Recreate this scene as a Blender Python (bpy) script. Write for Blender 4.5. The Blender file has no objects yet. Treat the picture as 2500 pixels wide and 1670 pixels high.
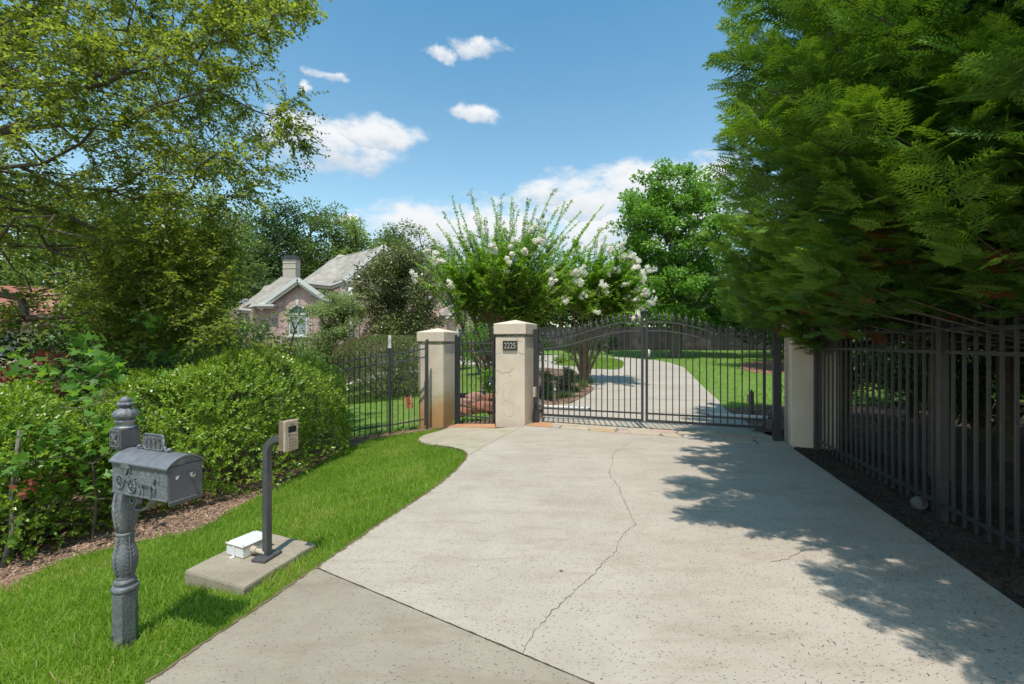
import bpy, bmesh, math, random
import numpy as np
from mathutils import Vector, Matrix

# ------------------------------------------------------------------ camera, sky, sun, exposure
scene = bpy.context.scene
col = scene.collection
random.seed(7)
rng = np.random.default_rng(7)
R = math.radians
CAM_H = 1.8
FPX = 2500 * 16 / 36.0

cam_d = bpy.data.cameras.new("camera")
cam_d.lens = 16
cam_d.sensor_width = 36
cam_d.clip_start = 0.05
cam_d.clip_end = 2000
cam = bpy.data.objects.new("camera", cam_d)
cam.location = (0, 0, CAM_H)
cam.rotation_euler = (R(90), 0, 0)
col.objects.link(cam)
scene.camera = cam

SUN_DIR = Vector((-0.04, -0.40, 1.0)).normalized()      # towards the sun
SUN_EL = math.asin(SUN_DIR.z)
scene.view_settings.view_transform = 'Standard'
scene.view_settings.look = 'None'
scene.view_settings.gamma = 1
scene.view_settings.use_curve_mapping = False
scene.view_settings.exposure = 1.1
scene.cycles.diffuse_bounces = 8
scene.cycles.transmission_bounces = 12

sd = bpy.data.lights.new("sun", 'SUN')
sd.energy = 2.1
sd.angle = R(0.53)
sd.color = (1.0, 0.95, 0.86)
so = bpy.data.objects.new("sun", sd)
so.rotation_euler = (-SUN_DIR).to_track_quat('-Z', 'Y').to_euler()
so.location = (0, 0, 40)
col.objects.link(so)


def nn(nt, typ, **kw):
    n = nt.nodes.new(typ)
    for k, v in kw.items():
        setattr(n, k, v)
    return n


def mth(nt, op, a, b=None, clamp=False):
    n = nt.nodes.new('ShaderNodeMath')
    n.operation = op
    n.use_clamp = clamp
    for i, v in enumerate((a, b)):
        if v is None:
            continue
        if isinstance(v, (int, float)):
            n.inputs[i].default_value = v
        else:
            nt.links.new(v, n.inputs[i])
    return n.outputs[0]


def build_world():
    w = bpy.data.worlds.new("World")
    scene.world = w
    w.use_nodes = True
    nt = w.node_tree
    nt.nodes.clear()
    out = nn(nt, 'ShaderNodeOutputWorld')
    bg = nn(nt, 'ShaderNodeBackground')
    bg.inputs['Strength'].default_value = 0.15
    sky = nn(nt, 'ShaderNodeTexSky', sky_type='NISHITA')
    sky.sun_disc = False
    sky.sun_elevation = SUN_EL
    sky.sun_rotation = math.atan2(SUN_DIR.x, SUN_DIR.y)
    sky.altitude = 200
    sky.air_density = 1.15
    sky.dust_density = 0.8
    sky.ozone_density = 2.2
    tc = nn(nt, 'ShaderNodeTexCoord')
    sx = nn(nt, 'ShaderNodeSeparateXYZ')
    nt.links.new(tc.outputs['Generated'], sx.inputs[0])
    az = mth(nt, 'ARCTAN2', sx.outputs[0], sx.outputs[1])
    el = mth(nt, 'ARCSINE', sx.outputs[2])
    cx = nn(nt, 'ShaderNodeCombineXYZ')
    nt.links.new(az, cx.inputs[0])
    nt.links.new(mth(nt, 'MULTIPLY', el, 1.7), cx.inputs[1])
    n1 = nn(nt, 'ShaderNodeTexNoise')
    n1.inputs['Scale'].default_value = 9.0
    n1.inputs['Detail'].default_value = 9
    n1.inputs['Roughness'].default_value = 0.66
    nt.links.new(cx.outputs[0], n1.inputs['Vector'])
    n2 = nn(nt, 'ShaderNodeTexNoise')
    n2.inputs['Scale'].default_value = 2.2
    n2.inputs['Detail'].default_value = 3
    nt.links.new(cx.outputs[0], n2.inputs['Vector'])
    nz = mth(nt, 'SUBTRACT', n1.outputs[0], 0.5)
    # the outlines wander: shift the coordinates by slow noise
    wob = nn(nt, 'ShaderNodeTexNoise')
    wob.inputs['Scale'].default_value = 13.0
    wob.inputs['Detail'].default_value = 5
    nt.links.new(cx.outputs[0], wob.inputs['Vector'])
    wsep = nn(nt, 'ShaderNodeSeparateColor')
    nt.links.new(wob.outputs['Color'], wsep.inputs[0])
    el0 = el
    az = mth(nt, 'ADD', az, mth(nt, 'MULTIPLY', mth(nt, 'SUBTRACT', wsep.outputs[0], .5), .13))
    el = mth(nt, 'ADD', el, mth(nt, 'MULTIPLY', mth(nt, 'SUBTRACT', wsep.outputs[1], .5), .05))

    def blob(px, py, hw, hh):
        a0 = math.atan((px - 1250) / FPX)
        e0 = math.atan((835 - py) / FPX * math.cos(a0))
        wa = hw / FPX * math.cos(a0) ** 2
        he = hh / FPX * math.cos(a0)
        u = mth(nt, 'DIVIDE', mth(nt, 'SUBTRACT', az, a0), wa)
        v = mth(nt, 'DIVIDE', mth(nt, 'SUBTRACT', el, e0), he)
        d = mth(nt, 'SUBTRACT', 1.0, mth(nt, 'ADD', mth(nt, 'MULTIPLY', u, u), mth(nt, 'MULTIPLY', v, v)))
        return d, v
    clouds = [(800, 355, 165, 50), (905, 330, 125, 32), (1148, 269, 58, 20), (1075, 130, 48, 12), (1178, 116, 66, 15),
              (785, 180, 42, 10), (755, 203, 24, 9), (1330, 478, 60, 32), (1430, 492, 150, 62), (1590, 445, 150, 52),
              (1720, 440, 110, 38), (1560, 560, 260, 75), (1040, 556, 160, 52), (1190, 570, 240, 70), (835, 532, 36, 12)]
    dens = None
    vs = None
    for c in clouds:
        d, v = blob(*c)
        if dens is None:
            dens, vs = d, v
        else:
            # height in the cloud follows whichever cloud is strongest here
            gt = mth(nt, 'GREATER_THAN', d, dens)
            mx = nn(nt, 'ShaderNodeMix', data_type='FLOAT')
            nt.links.new(gt, mx.inputs[0]); nt.links.new(vs, mx.inputs[2]); nt.links.new(v, mx.inputs[3])
            vs = mx.outputs[0]
            dens = mth(nt, 'MAXIMUM', d, dens)
    # unseen cumulus round the rest of the horizon, thickened to add white fill light
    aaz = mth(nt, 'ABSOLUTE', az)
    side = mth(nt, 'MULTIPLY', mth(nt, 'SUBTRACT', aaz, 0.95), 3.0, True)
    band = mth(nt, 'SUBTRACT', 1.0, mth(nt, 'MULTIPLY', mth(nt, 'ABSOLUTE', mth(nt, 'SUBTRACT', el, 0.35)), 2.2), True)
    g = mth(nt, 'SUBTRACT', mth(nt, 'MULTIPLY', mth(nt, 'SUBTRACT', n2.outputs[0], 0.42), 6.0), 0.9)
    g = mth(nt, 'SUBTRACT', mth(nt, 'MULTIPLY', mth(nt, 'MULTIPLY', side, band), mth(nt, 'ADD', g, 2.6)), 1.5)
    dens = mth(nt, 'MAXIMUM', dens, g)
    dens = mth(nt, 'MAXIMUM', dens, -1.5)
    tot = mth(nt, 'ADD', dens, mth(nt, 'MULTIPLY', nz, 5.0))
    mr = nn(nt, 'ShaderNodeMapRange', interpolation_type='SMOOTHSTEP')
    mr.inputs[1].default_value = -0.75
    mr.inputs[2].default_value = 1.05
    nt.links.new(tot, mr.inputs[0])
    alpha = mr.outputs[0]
    # cloud tone: bright white tops, slightly blue-grey bases
    ramp = nn(nt, 'ShaderNodeMapRange', interpolation_type='SMOOTHSTEP')
    ramp.inputs[1].default_value = -0.9
    ramp.inputs[2].default_value = 0.5
    nt.links.new(mth(nt, 'ADD', vs, mth(nt, 'MULTIPLY', nz, 2.2)), ramp.inputs[0])
    cc = nn(nt, 'ShaderNodeMix', data_type='RGBA')
    cc.inputs[6].default_value = (2.05, 2.28, 2.55, 1)
    cc.inputs[7].default_value = (2.85, 2.93, 3.0, 1)
    nt.links.new(ramp.outputs[0], cc.inputs[0])
    mix = nn(nt, 'ShaderNodeMix', data_type='RGBA')
    # deeper, purer blue with height
    eg = nn(nt, 'ShaderNodeMapRange')
    eg.inputs[1].default_value, eg.inputs[2].default_value = .22, .66
    nt.links.new(el, eg.inputs[0])
    grade = nn(nt, 'ShaderNodeMix', data_type='RGBA')
    grade.inputs[6].default_value = (.69, .74, .63, 1)
    grade.inputs[7].default_value = (.335, .60, .60, 1)
    nt.links.new(eg.outputs[0], grade.inputs[0])
    hs = nn(nt, 'ShaderNodeMix', data_type='RGBA', blend_type='MULTIPLY')
    hs.inputs[0].default_value = 1
    nt.links.new(sky.outputs[0], hs.inputs[6])
    nt.links.new(grade.outputs[2], hs.inputs[7])
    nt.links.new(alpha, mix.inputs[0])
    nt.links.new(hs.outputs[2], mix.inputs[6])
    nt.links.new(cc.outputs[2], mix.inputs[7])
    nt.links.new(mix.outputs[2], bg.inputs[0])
    nt.links.new(bg.outputs[0], out.inputs[0])


build_world()

# ------------------------------------------------------------------ terrain


def edge(y):
    return np.interp(y, [-5, 2.4, 3.64, 5.28, 6.4, 8.0, 9.75, 12, 60],
                     [-3, -1.93, -1.565, -1.05, -.85, -.6, 0, 0, 0])


def terrain(x, y):
    x = np.asarray(x, float); y = np.asarray(y, float)
    d = edge(y) - x
    d = (np.sqrt(d * d + .03) + d) / 2
    s = np.interp(y, [0, 3.5, 9], [.15, .15, .15])
    drop = s * d * d / (d + .6)
    drop = 1.35 * np.tanh(drop / 1.35)
    u = np.clip(y - 11, 0, 48)
    rise = .042 * u * u / (u + 1.2)
    return rise - drop


def T(x, y):
    return float(terrain(x, y))


def at(px, py, Y):
    """point at depth Y seen at a photo pixel"""
    return Vector(((px - 1250) / FPX * Y, Y, CAM_H - (py - 835) / FPX * Y))


def G(px, py, off=0.0):
    """where the line of sight through a photo pixel meets the ground"""
    a, b = (px - 1250) / FPX, (py - 835) / FPX
    lo, hi = .5, None
    y = .5
    while y < 200:
        if CAM_H - b * y < T(a * y, y) + off:
            hi = y
            break
        lo = y
        y += .25
    if hi is None:
        hi = lo = 200
    for _ in range(20):
        m = (lo + hi) / 2
        if CAM_H - b * m < T(a * m, m) + off:
            hi = m
        else:
            lo = m
    return (a * lo, lo)

# ------------------------------------------------------------------ materials


MATS = {}


def mat(name, c1, c2=None, rough=.7, scale=8, detail=6, metallic=0., bump=0., bscale=60, spec=.4, c3=None, s3=2., t3=(.55, .7),
        coat=0.):
    if name in MATS:
        return MATS[name]
    m = bpy.data.materials.new(name)
    m.use_nodes = True
    nt = m.node_tree
    p = nt.nodes['Principled BSDF']
    p.inputs['Roughness'].default_value = rough
    p.inputs['Metallic'].default_value = metallic
    p.inputs['Specular IOR Level'].default_value = spec
    p.inputs['Coat Weight'].default_value = coat
    tc = nn(nt, 'ShaderNodeTexCoord')
    if c2 is None:
        c2 = tuple(v * .8 for v in c1)
    n = nn(nt, 'ShaderNodeTexNoise')
    n.inputs['Scale'].default_value = scale
    n.inputs['Detail'].default_value = detail
    n.inputs['Roughness'].default_value = .62
    nt.links.new(tc.outputs['Object'], n.inputs['Vector'])
    cr = nn(nt, 'ShaderNodeMapRange')
    cr.inputs[1].default_value = .32
    cr.inputs[2].default_value = .68
    nt.links.new(n.outputs[0], cr.inputs[0])
    mx = nn(nt, 'ShaderNodeMix', data_type='RGBA')
    mx.inputs[6].default_value = (*c1, 1)
    mx.inputs[7].default_value = (*c2, 1)
    nt.links.new(cr.outputs[0], mx.inputs[0])
    colr = mx.outputs[2]
    if c3 is not None:
        n3 = nn(nt, 'ShaderNodeTexNoise')
        n3.inputs['Scale'].default_value = s3
        n3.inputs['Detail'].default_value = 8
        nt.links.new(tc.outputs['Object'], n3.inputs['Vector'])
        r3 = nn(nt, 'ShaderNodeMapRange')
        r3.inputs[1].default_value, r3.inputs[2].default_value = t3
        nt.links.new(n3.outputs[0], r3.inputs[0])
        m3 = nn(nt, 'ShaderNodeMix', data_type='RGBA')
        nt.links.new(r3.outputs[0], m3.inputs[0])
        nt.links.new(colr, m3.inputs[6])
        m3.inputs[7].default_value = (*c3, 1)
        colr = m3.outputs[2]
    nt.links.new(colr, p.inputs['Base Color'])
    m['_c'] = 1
    if bump:
        nb = nn(nt, 'ShaderNodeTexNoise')
        nb.inputs['Scale'].default_value = bscale
        nb.inputs['Detail'].default_value = 5
        nt.links.new(tc.outputs['Object'], nb.inputs['Vector'])
        bp = nn(nt, 'ShaderNodeBump')
        bp.inputs['Strength'].default_value = min(1, bump)
        bp.inputs['Distance'].default_value = .01 * max(1, bump)
        nt.links.new(nb.outputs[0], bp.inputs['Height'])
        nt.links.new(bp.outputs[0], p.inputs['Normal'])
    MATS[name] = m
    return m


def leafmat(name, dark, light, trans=.35, rough=.45, spec=.35, tip=None, gain=1.6):
    """foliage: the colour runs between two greens by a per-leaf tint, part of the light goes through"""
    m = bpy.data.materials.new(name)
    m.use_nodes = True
    nt = m.node_tree
    p = nt.nodes['Principled BSDF']
    out = nt.nodes['Material Output']
    p.inputs['Roughness'].default_value = rough
    p.inputs['Specular IOR Level'].default_value = spec
    at_ = nn(nt, 'ShaderNodeAttribute', attribute_name='tint')
    cr = nn(nt, 'ShaderNodeValToRGB')
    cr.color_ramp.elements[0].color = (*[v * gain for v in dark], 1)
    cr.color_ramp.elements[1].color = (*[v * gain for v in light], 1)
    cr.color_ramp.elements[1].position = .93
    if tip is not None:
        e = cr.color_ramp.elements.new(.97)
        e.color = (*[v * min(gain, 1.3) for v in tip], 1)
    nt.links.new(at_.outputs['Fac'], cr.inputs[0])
    nt.links.new(cr.outputs[0], p.inputs['Base Color'])
    tr = nn(nt, 'ShaderNodeBsdfTranslucent')
    hs = nn(nt, 'ShaderNodeHueSaturation')
    hs.inputs['Hue'].default_value = .485
    hs.inputs['Saturation'].default_value = 1.1
    hs.inputs['Value'].default_value = 1.7
    nt.links.new(cr.outputs[0], hs.inputs['Color'])
    nt.links.new(hs.outputs[0], tr.inputs[0])
    mix = nn(nt, 'ShaderNodeMixShader')
    mix.inputs[0].default_value = trans
    nt.links.new(p.outputs[0], mix.inputs[1])
    nt.links.new(tr.outputs[0], mix.inputs[2])
    nt.links.new(mix.outputs[0], out.inputs[0])
    MATS[name] = m
    return m

# ------------------------------------------------------------------ object helpers


def tag(o, label=None, cat=None, group=None, kind=None):
    if label:
        o['label'] = label
    if cat:
        o['category'] = cat
    if group:
        o['group'] = group
    if kind:
        o['kind'] = kind
    return o


def thing(name, label, cat, loc=(0, 0, 0), rz=0., group=None):
    o = bpy.data.objects.new(name, None)
    o.location = loc
    o.rotation_euler = (0, 0, rz)
    o.empty_display_size = .1
    col.objects.link(o)
    return tag(o, label, cat, group)


def link(name, me, parent=None, loc=None, rz=None, scale=None):
    o = bpy.data.objects.new(name, me)
    col.objects.link(o)
    if parent is not None:
        o.parent = parent
    if loc is not None:
        o.location = loc
    if rz is not None:
        o.rotation_euler = (0, 0, rz)
    if scale is not None:
        o.scale = scale
    return o


def copy_tree(o, parent=None):
    c = o.copy()
    col.objects.link(c)
    c.parent = parent
    for ch in list(o.children):
        copy_tree(ch, c)
    return c


def world_xy(root):
    return Matrix.Translation(root.location) @ Matrix.Rotation(root.rotation_euler.z, 4, 'Z')


class MB:
    """collects shapes and links them as one mesh object"""

    def __init__(s):
        s.v = []
        s.f = []
        s.mi = []

    def add(s, vs, fs, mi=0):
        b = len(s.v)
        s.v += [tuple(v) for v in vs]
        s.f += [tuple(b + i for i in f) for f in fs]
        s.mi += [mi] * len(fs)
        return s

    def box(s, c, d, rz=0., rx=0., mi=0):
        h = [v / 2 for v in d]
        M = Matrix.Rotation(rz, 3, 'Z') @ Matrix.Rotation(rx, 3, 'X')
        vs = [Vector(c) + M @ Vector((sx * h[0], sy * h[1], sz * h[2])) for sz in (-1, 1) for sy in (-1, 1) for sx in (-1, 1)]
        return s.add(vs, [(0, 2, 3, 1), (4, 5, 7, 6), (0, 1, 5, 4), (2, 6, 7, 3), (0, 4, 6, 2), (1, 3, 7, 5)], mi)

    def bar(s, a, b, w, h, mi=0):
        """box from a to b, width w (level), height h"""
        a = Vector(a); b = Vector(b)
        d = (b - a).normalized()
        up = Vector((0, 0, 1)) if abs(d.z) < .95 else Vector((0, 1, 0))
        x = d.cross(up).normalized()
        z = x.cross(d)
        vs = []
        for p in (a, b):
            for sx, sz in ((-1, -1), (1, -1), (1, 1), (-1, 1)):
                vs.append(p + x * sx * w / 2 + z * sz * h / 2)
        return s.add(vs, [(3, 2, 1, 0), (4, 5, 6, 7), (0, 1, 5, 4), (1, 2, 6, 5), (2, 3, 7, 6), (3, 0, 4, 7)], mi)

    def tube(s, pts, r, n=8, mi=0, cap=True, square=None):
        pts = [Vector(p) for p in pts]
        rs = r if isinstance(r, (list, tuple)) else [r] * len(pts)
        x = None
        vs = []
        for i, p in enumerate(pts):
            d = (pts[min(i + 1, len(pts) - 1)] - pts[max(i - 1, 0)]).normalized()
            if x is None:
                up = Vector((0, 0, 1)) if abs(d.z) < .9 else Vector((0, 1, 0))
                x = d.cross(up).normalized()
                if square is not None:
                    x = (x * math.cos(square) + d.cross(x) * math.sin(square))
            x = (x - d * x.dot(d)).normalized()
            y = d.cross(x)
            for k in range(n):
                a = 2 * math.pi * (k + (.5 if n == 4 else 0)) / n
                vs.append(p + (x * math.cos(a) + y * math.sin(a)) * rs[i])
        fs = []
        for i in range(len(pts) - 1):
            for k in range(n):
                k2 = (k + 1) % n
                fs.append((i * n + k, i * n + k2, (i + 1) * n + k2, (i + 1) * n + k))
        if cap:
            fs.append(tuple(reversed(range(n))))
            fs.append(tuple((len(pts) - 1) * n + k for k in range(n)))
        return s.add(vs, fs, mi)

    def lathe(s, prof, n=16, c=(0, 0, 0), mi=0, sq=0., rz=0., lobes=0, la=0.):
        """profile of (radius, height); sq > 0 squares the section"""
        vs = []
        for r, z in prof:
            for k in range(n):
                a = 2 * math.pi * k / n
                q = 1.
                if sq:
                    m = max(abs(math.cos(a)), abs(math.sin(a)))
                    q = (1 - sq) + sq / m
                if lobes:
                    q *= 1 + la * math.cos(lobes * a)
                vs.append((c[0] + r * q * math.cos(a + rz), c[1] + r * q * math.sin(a + rz), c[2] + z))
        fs = []
        for i in range(len(prof) - 1):
            for k in range(n):
                k2 = (k + 1) % n
                fs.append((i * n + k, i * n + k2, (i + 1) * n + k2, (i + 1) * n + k))
        fs.append(tuple(reversed(range(n))))
        fs.append(tuple((len(prof) - 1) * n + k for k in range(n)))
        return s.add(vs, fs, mi)

    def ball(s, c, r, n=12, m=8, sc=(1, 1, 1), mi=0):
        pr = [(r * math.sin(math.pi * i / m), -r * math.cos(math.pi * i / m)) for i in range(m + 1)]
        pr[0] = (r * .02, -r)
        pr[-1] = (r * .02, r)
        b = len(s.v)
        s.lathe(pr, n, (0, 0, 0), mi)
        for i in range(b, len(s.v)):
            v = s.v[i]
            s.v[i] = (c[0] + v[0] * sc[0], c[1] + v[1] * sc[1], c[2] + v[2] * sc[2])
        return s

    def prism(s, poly, o, ux, uy, depth, mi=0):
        """2-D outline in the frame (o, ux, uy), pushed along -ux x uy"""
        o = Vector(o); ux = Vector(ux); uy = Vector(uy)
        n = ux.cross(uy).normalized()
        k = len(poly)
        vs = [o + ux * a + uy * b for a, b in poly] + [o + ux * a + uy * b - n * depth for a, b in poly]
        fs = [tuple(range(k)), tuple(reversed(range(k, 2 * k)))]
        for i in range(k):
            j = (i + 1) % k
            fs.append((j, i, k + i, k + j))
        return s.add(vs, fs, mi)

    def mesh(s, name, mats):
        me = bpy.data.meshes.new(name)
        me.from_pydata(s.v, [], s.f)
        if not isinstance(mats, (list, tuple)):
            mats = [mats]
        for m in mats:
            me.materials.append(m)
        if len(mats) > 1:
            me.polygons.foreach_set('material_index', s.mi)
        me.update()
        return me

    def build(s, name, mats, parent=None, smooth=False, bevel=0., world=False, kind=None, label=None, subd=0):
        if world and parent is not None:
            root = parent
            M = Matrix()
            while root is not None:
                M = world_xy(root) @ M if root.type == 'EMPTY' else M
                root = root.parent
            Mi = M.inverted()
            s.v = [tuple(Mi @ Vector(v)) for v in s.v]
        me = s.mesh(name, mats)
        o = link(name, me, parent)
        if smooth:
            me.shade_smooth()
        if bevel:
            b = o.modifiers.new('bevel', 'BEVEL')
            b.width = bevel
            b.segments = 2
            b.limit_method = 'ANGLE'
            b.angle_limit = R(40)
            b.harden_normals = False
        if kind:
            o['kind'] = kind
        if label:
            o['label'] = label
        return o


def smooth_angle(o, deg=40):
    me = o.data
    me.shade_smooth()
    bm = bmesh.new()
    bm.from_mesh(me)
    for e in bm.edges:
        if len(e.link_faces) == 2 and e.calc_face_angle(0) > R(deg):
            e.smooth = False
    bm.to_mesh(me)
    bm.free()
    return o


def np_mesh(name, V, F, mats, tint=None, smooth=False):
    """mesh from numpy arrays: V (n,3), F (m,k)"""
    me = bpy.data.meshes.new(name)
    n, (m, k) = len(V), F.shape
    me.vertices.add(n)
    me.vertices.foreach_set('co', np.ascontiguousarray(V, np.float32).ravel())
    me.loops.add(m * k)
    me.loops.foreach_set('vertex_index', np.ascontiguousarray(F, np.int32).ravel())
    me.polygons.add(m)
    me.polygons.foreach_set('loop_start', np.arange(0, m * k, k, dtype=np.int32))
    me.update(calc_edges=True)
    if not isinstance(mats, (list, tuple)):
        mats = [mats]
    for a in mats:
        me.materials.append(a)
    if tint is not None:
        at_ = me.attributes.new('tint', 'FLOAT', 'POINT')
        at_.data.foreach_set('value', np.ascontiguousarray(tint, np.float32))
    if smooth:
        me.shade_smooth()
    return me


def norm(a):
    return a / np.maximum(np.linalg.norm(a, axis=-1, keepdims=True), 1e-9)


def frames(D, N):
    """X = along, Y = across, Z = normal"""
    X = norm(D)
    Y = norm(np.cross(N, X))
    Z = np.cross(X, Y)
    return np.stack([X, Y, Z], axis=-1)


def scatter(tv, tf, P, F, S):
    """template tv/tf copied to points P with frames F (n,3,3) and scales S (n,) or (n,3)"""
    tv = np.asarray(tv, float)
    tf = np.asarray(tf, int)
    n, k = len(P), len(tv)
    S = np.asarray(S, float)
    if S.ndim == 1:
        S = np.repeat(S[:, None], 3, 1)
    loc = tv[None] * S[:, None, :]
    V = np.einsum('nij,nkj->nki', F, loc) + P[:, None, :]
    FF = tf[None] + (np.arange(n) * k)[:, None, None]
    return V.reshape(-1, 3), FF.reshape(-1, tf.shape[1])


LEAF = ([(0, 0, 0), (.45, .5, .10), (1, 0, -.05), (.45, -.5, .10)], [(0, 3, 2, 1)])
LEAFD = ([(0, 0, 0), (.3, .42, .10), (.62, .36, .07), (1, 0, -.12), (.62, -.36, .07), (.3, -.42, .10)],
         [(0, 5, 4, 3), (0, 3, 2, 1)])

# ------------------------------------------------------------------ palette
M_soil = mat('soil', (.075, .05, .033), (.13, .085, .055), .95, 3, bump=1, bscale=40, c3=(.20, .115, .07), s3=1.2)
M_mulch = mat('mulch', (.10, .062, .042), (.26, .17, .12), .95, 14, bump=1.5, bscale=50, c3=(.40, .22, .13), s3=.9, t3=(.52, .66))
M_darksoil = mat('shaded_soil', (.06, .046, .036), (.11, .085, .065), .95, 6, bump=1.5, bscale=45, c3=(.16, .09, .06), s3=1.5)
M_lawn = mat('lawn_base', (.10, .19, .025), (.15, .25, .04), .9, 3, bump=1, bscale=90, c3=(.22, .24, .07), s3=1.1, t3=(.55, .75))
M_black = mat('black_steel', (.028, .029, .034), (.045, .046, .052), .36, 12, spec=.5, bump=.15, bscale=90)
M_rail = mat('weathered_black_steel', (.05, .05, .056), (.085, .085, .09), .38, 9, spec=.5, bump=.2, bscale=80)
M_plain = mat('charcoal_paint', (.03, .033, .042), (.05, .052, .062), .4, 10, spec=.5)
M_blue = mat('blue_grey_cast_metal', (.20, .208, .23), (.13, .136, .15), .5, 16, metallic=.2, spec=.5, bump=.5, bscale=60,
             c3=(.34, .34, .34), s3=6, t3=(.58, .7))
M_bluedk = mat('dull_grey_sheet_metal', (.10, .105, .12), (.15, .153, .163), .5, 4, metallic=.25, bump=.2, bscale=50,
               c3=(.17, .17, .17), s3=2.5, t3=(.55, .8))
M_galv = mat('worn_dark_post', (.075, .085, .105), (.13, .125, .12), .42, 18, metallic=.3, bump=.4, bscale=120, c3=(.16, .13, .10), s3=14, t3=(.6, .75))
M_white = mat('white_enamel', (.72, .72, .70), (.62, .62, .60), .35, 5)
M_rust = mat('rust', (.20, .07, .03), (.32, .14, .07), .8, 20)
M_beige = mat('beige_plastic', (.50, .42, .31), (.43, .36, .26), .5, 4, bump=.1, c3=(.33, .24, .16), s3=5, t3=(.6, .8))
M_dglass = mat('dark_display', (.02, .02, .022), (.03, .03, .03), .15, 5)
M_brown = mat('weathered_brown_side', (.20, .12, .085), (.30, .2, .15), .6, 12)
M_pearl = mat('light_lettering', (.55, .52, .42), (.45, .42, .33), .5, 9)
M_glow = mat('white_trim', (.70, .69, .67), (.62, .61, .59), .5, 3)


def concrete(name, c1, c2, stain, moss=0.0, speck=1.0, scale=1.):
    m = bpy.data.materials.new(name)
    m.use_nodes = True
    nt = m.node_tree
    p = nt.nodes['Principled BSDF']
    p.inputs['Roughness'].default_value = .88
    p.inputs['Specular IOR Level'].default_value = .25
    tc = nn(nt, 'ShaderNodeTexCoord')
    V = tc.outputs['Object']

    def noise(sc, det=6, rough=.6, vec=None):
        n = nn(nt, 'ShaderNodeTexNoise')
        n.inputs['Scale'].default_value = sc
        n.inputs['Detail'].default_value = det
        n.inputs['Roughness'].default_value = rough
        nt.links.new(vec or V, n.inputs['Vector'])
        return n.outputs[0]

    def rng_(v, a, b):
        r = nn(nt, 'ShaderNodeMapRange')
        r.inputs[1].default_value, r.inputs[2].default_value = a, b
        nt.links.new(v, r.inputs[0])
        return r.outputs[0]

    def mixc(f, a, b):
        x = nn(nt, 'ShaderNodeMix', data_type='RGBA')
        nt.links.new(f, x.inputs[0])
        for i, c in ((6, a), (7, b)):
            if isinstance(c, tuple):
                x.inputs[i].default_value = (*c, 1)
            else:
                nt.links.new(c, x.inputs[i])
        return x.outputs[2]
    base = mixc(rng_(noise(1.1 * scale, 9, .68), .36, .64), c1, c2)
    # warm brown stains stretched across the brushing direction
    mp = nn(nt, 'ShaderNodeMapping')
    mp.inputs['Rotation'].default_value = (0, 0, R(12))
    mp.inputs['Scale'].default_value = (.8, 3.0, 1)
    nt.links.new(V, mp.inputs[0])
    st = rng_(noise(1.6 * scale, 10, .74, mp.outputs[0]), .50, .72)
    base = mixc(mth(nt, 'MULTIPLY', st, .55), base, stain)
    fine = rng_(noise(55, 3, .7), .35, .65)
    base = mixc(mth(nt, 'MULTIPLY', fine, .22), base, tuple(v * .72 for v in c1))
    # exposed dark chips of stone, slightly elongated
    for sc, th, rot in ((15, .085, 35), (26, .13, 20), (44, .17, 75)):
        m2 = nn(nt, 'ShaderNodeMapping')
        m2.inputs['Rotation'].default_value = (0, 0, R(rot))
        m2.inputs['Scale'].default_value = (1, 1.9, 1)
        nt.links.new(V, m2.inputs[0])
        vo = nn(nt, 'ShaderNodeTexVoronoi')
        vo.inputs['Scale'].default_value = sc
        vo.inputs['Randomness'].default_value = 1
        nt.links.new(m2.outputs[0], vo.inputs['Vector'])
        r = nn(nt, 'ShaderNodeMapRange')
        r.inputs[1].default_value, r.inputs[2].default_value = th, th + .07
        r.inputs[3].default_value, r.inputs[4].default_value = 1, 0
        nt.links.new(vo.outputs['Distance'], r.inputs[0])
        sep = nn(nt, 'ShaderNodeSeparateColor')
        nt.links.new(vo.outputs['Color'], sep.inputs[0])
        keep = mth(nt, 'GREATER_THAN', sep.outputs[0], .42)
        f = mth(nt, 'MULTIPLY', mth(nt, 'MULTIPLY', r.outputs[0], keep), speck)
        tone = mixc(sep.outputs[1], (.05, .045, .04), (.24, .20, .16))
        base = mixc(f, base, tone)
    if moss:
        f = mth(nt, 'MULTIPLY', rng_(noise(1.7, 8, .7), .56, .70), moss)
        base = mixc(f, base, (.23, .27, .10))
    nt.links.new(base, p.inputs['Base Color'])
    bp = nn(nt, 'ShaderNodeBump')
    bp.inputs['Strength'].default_value = .5
    bp.inputs['Distance'].default_value = .004
    nt.links.new(noise(90, 4, .7), bp.inputs['Height'])
    nt.links.new(bp.outputs[0], p.inputs['Normal'])
    MATS[name] = m
    return m


M_conc = concrete('driveway_concrete', (.485, .42, .35), (.405, .345, .28), (.29, .21, .14), speck=.95)
M_apron = concrete('apron_concrete', (.375, .318, .25), (.30, .252, .195), (.19, .145, .10), moss=.35, speck=.85)
M_path = concrete('walkway_concrete', (.47, .405, .315), (.39, .335, .255), (.33, .225, .12), moss=.9, speck=.5)
M_drive2 = concrete('far_drive_concrete', (.48, .42, .35), (.40, .35, .29), (.34, .25, .17), speck=.4, scale=.6)
M_slab = concrete('pad_concrete', (.38, .325, .245), (.29, .24, .175), (.17, .125, .08), moss=.4, speck=.8, scale=2.5)


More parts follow.
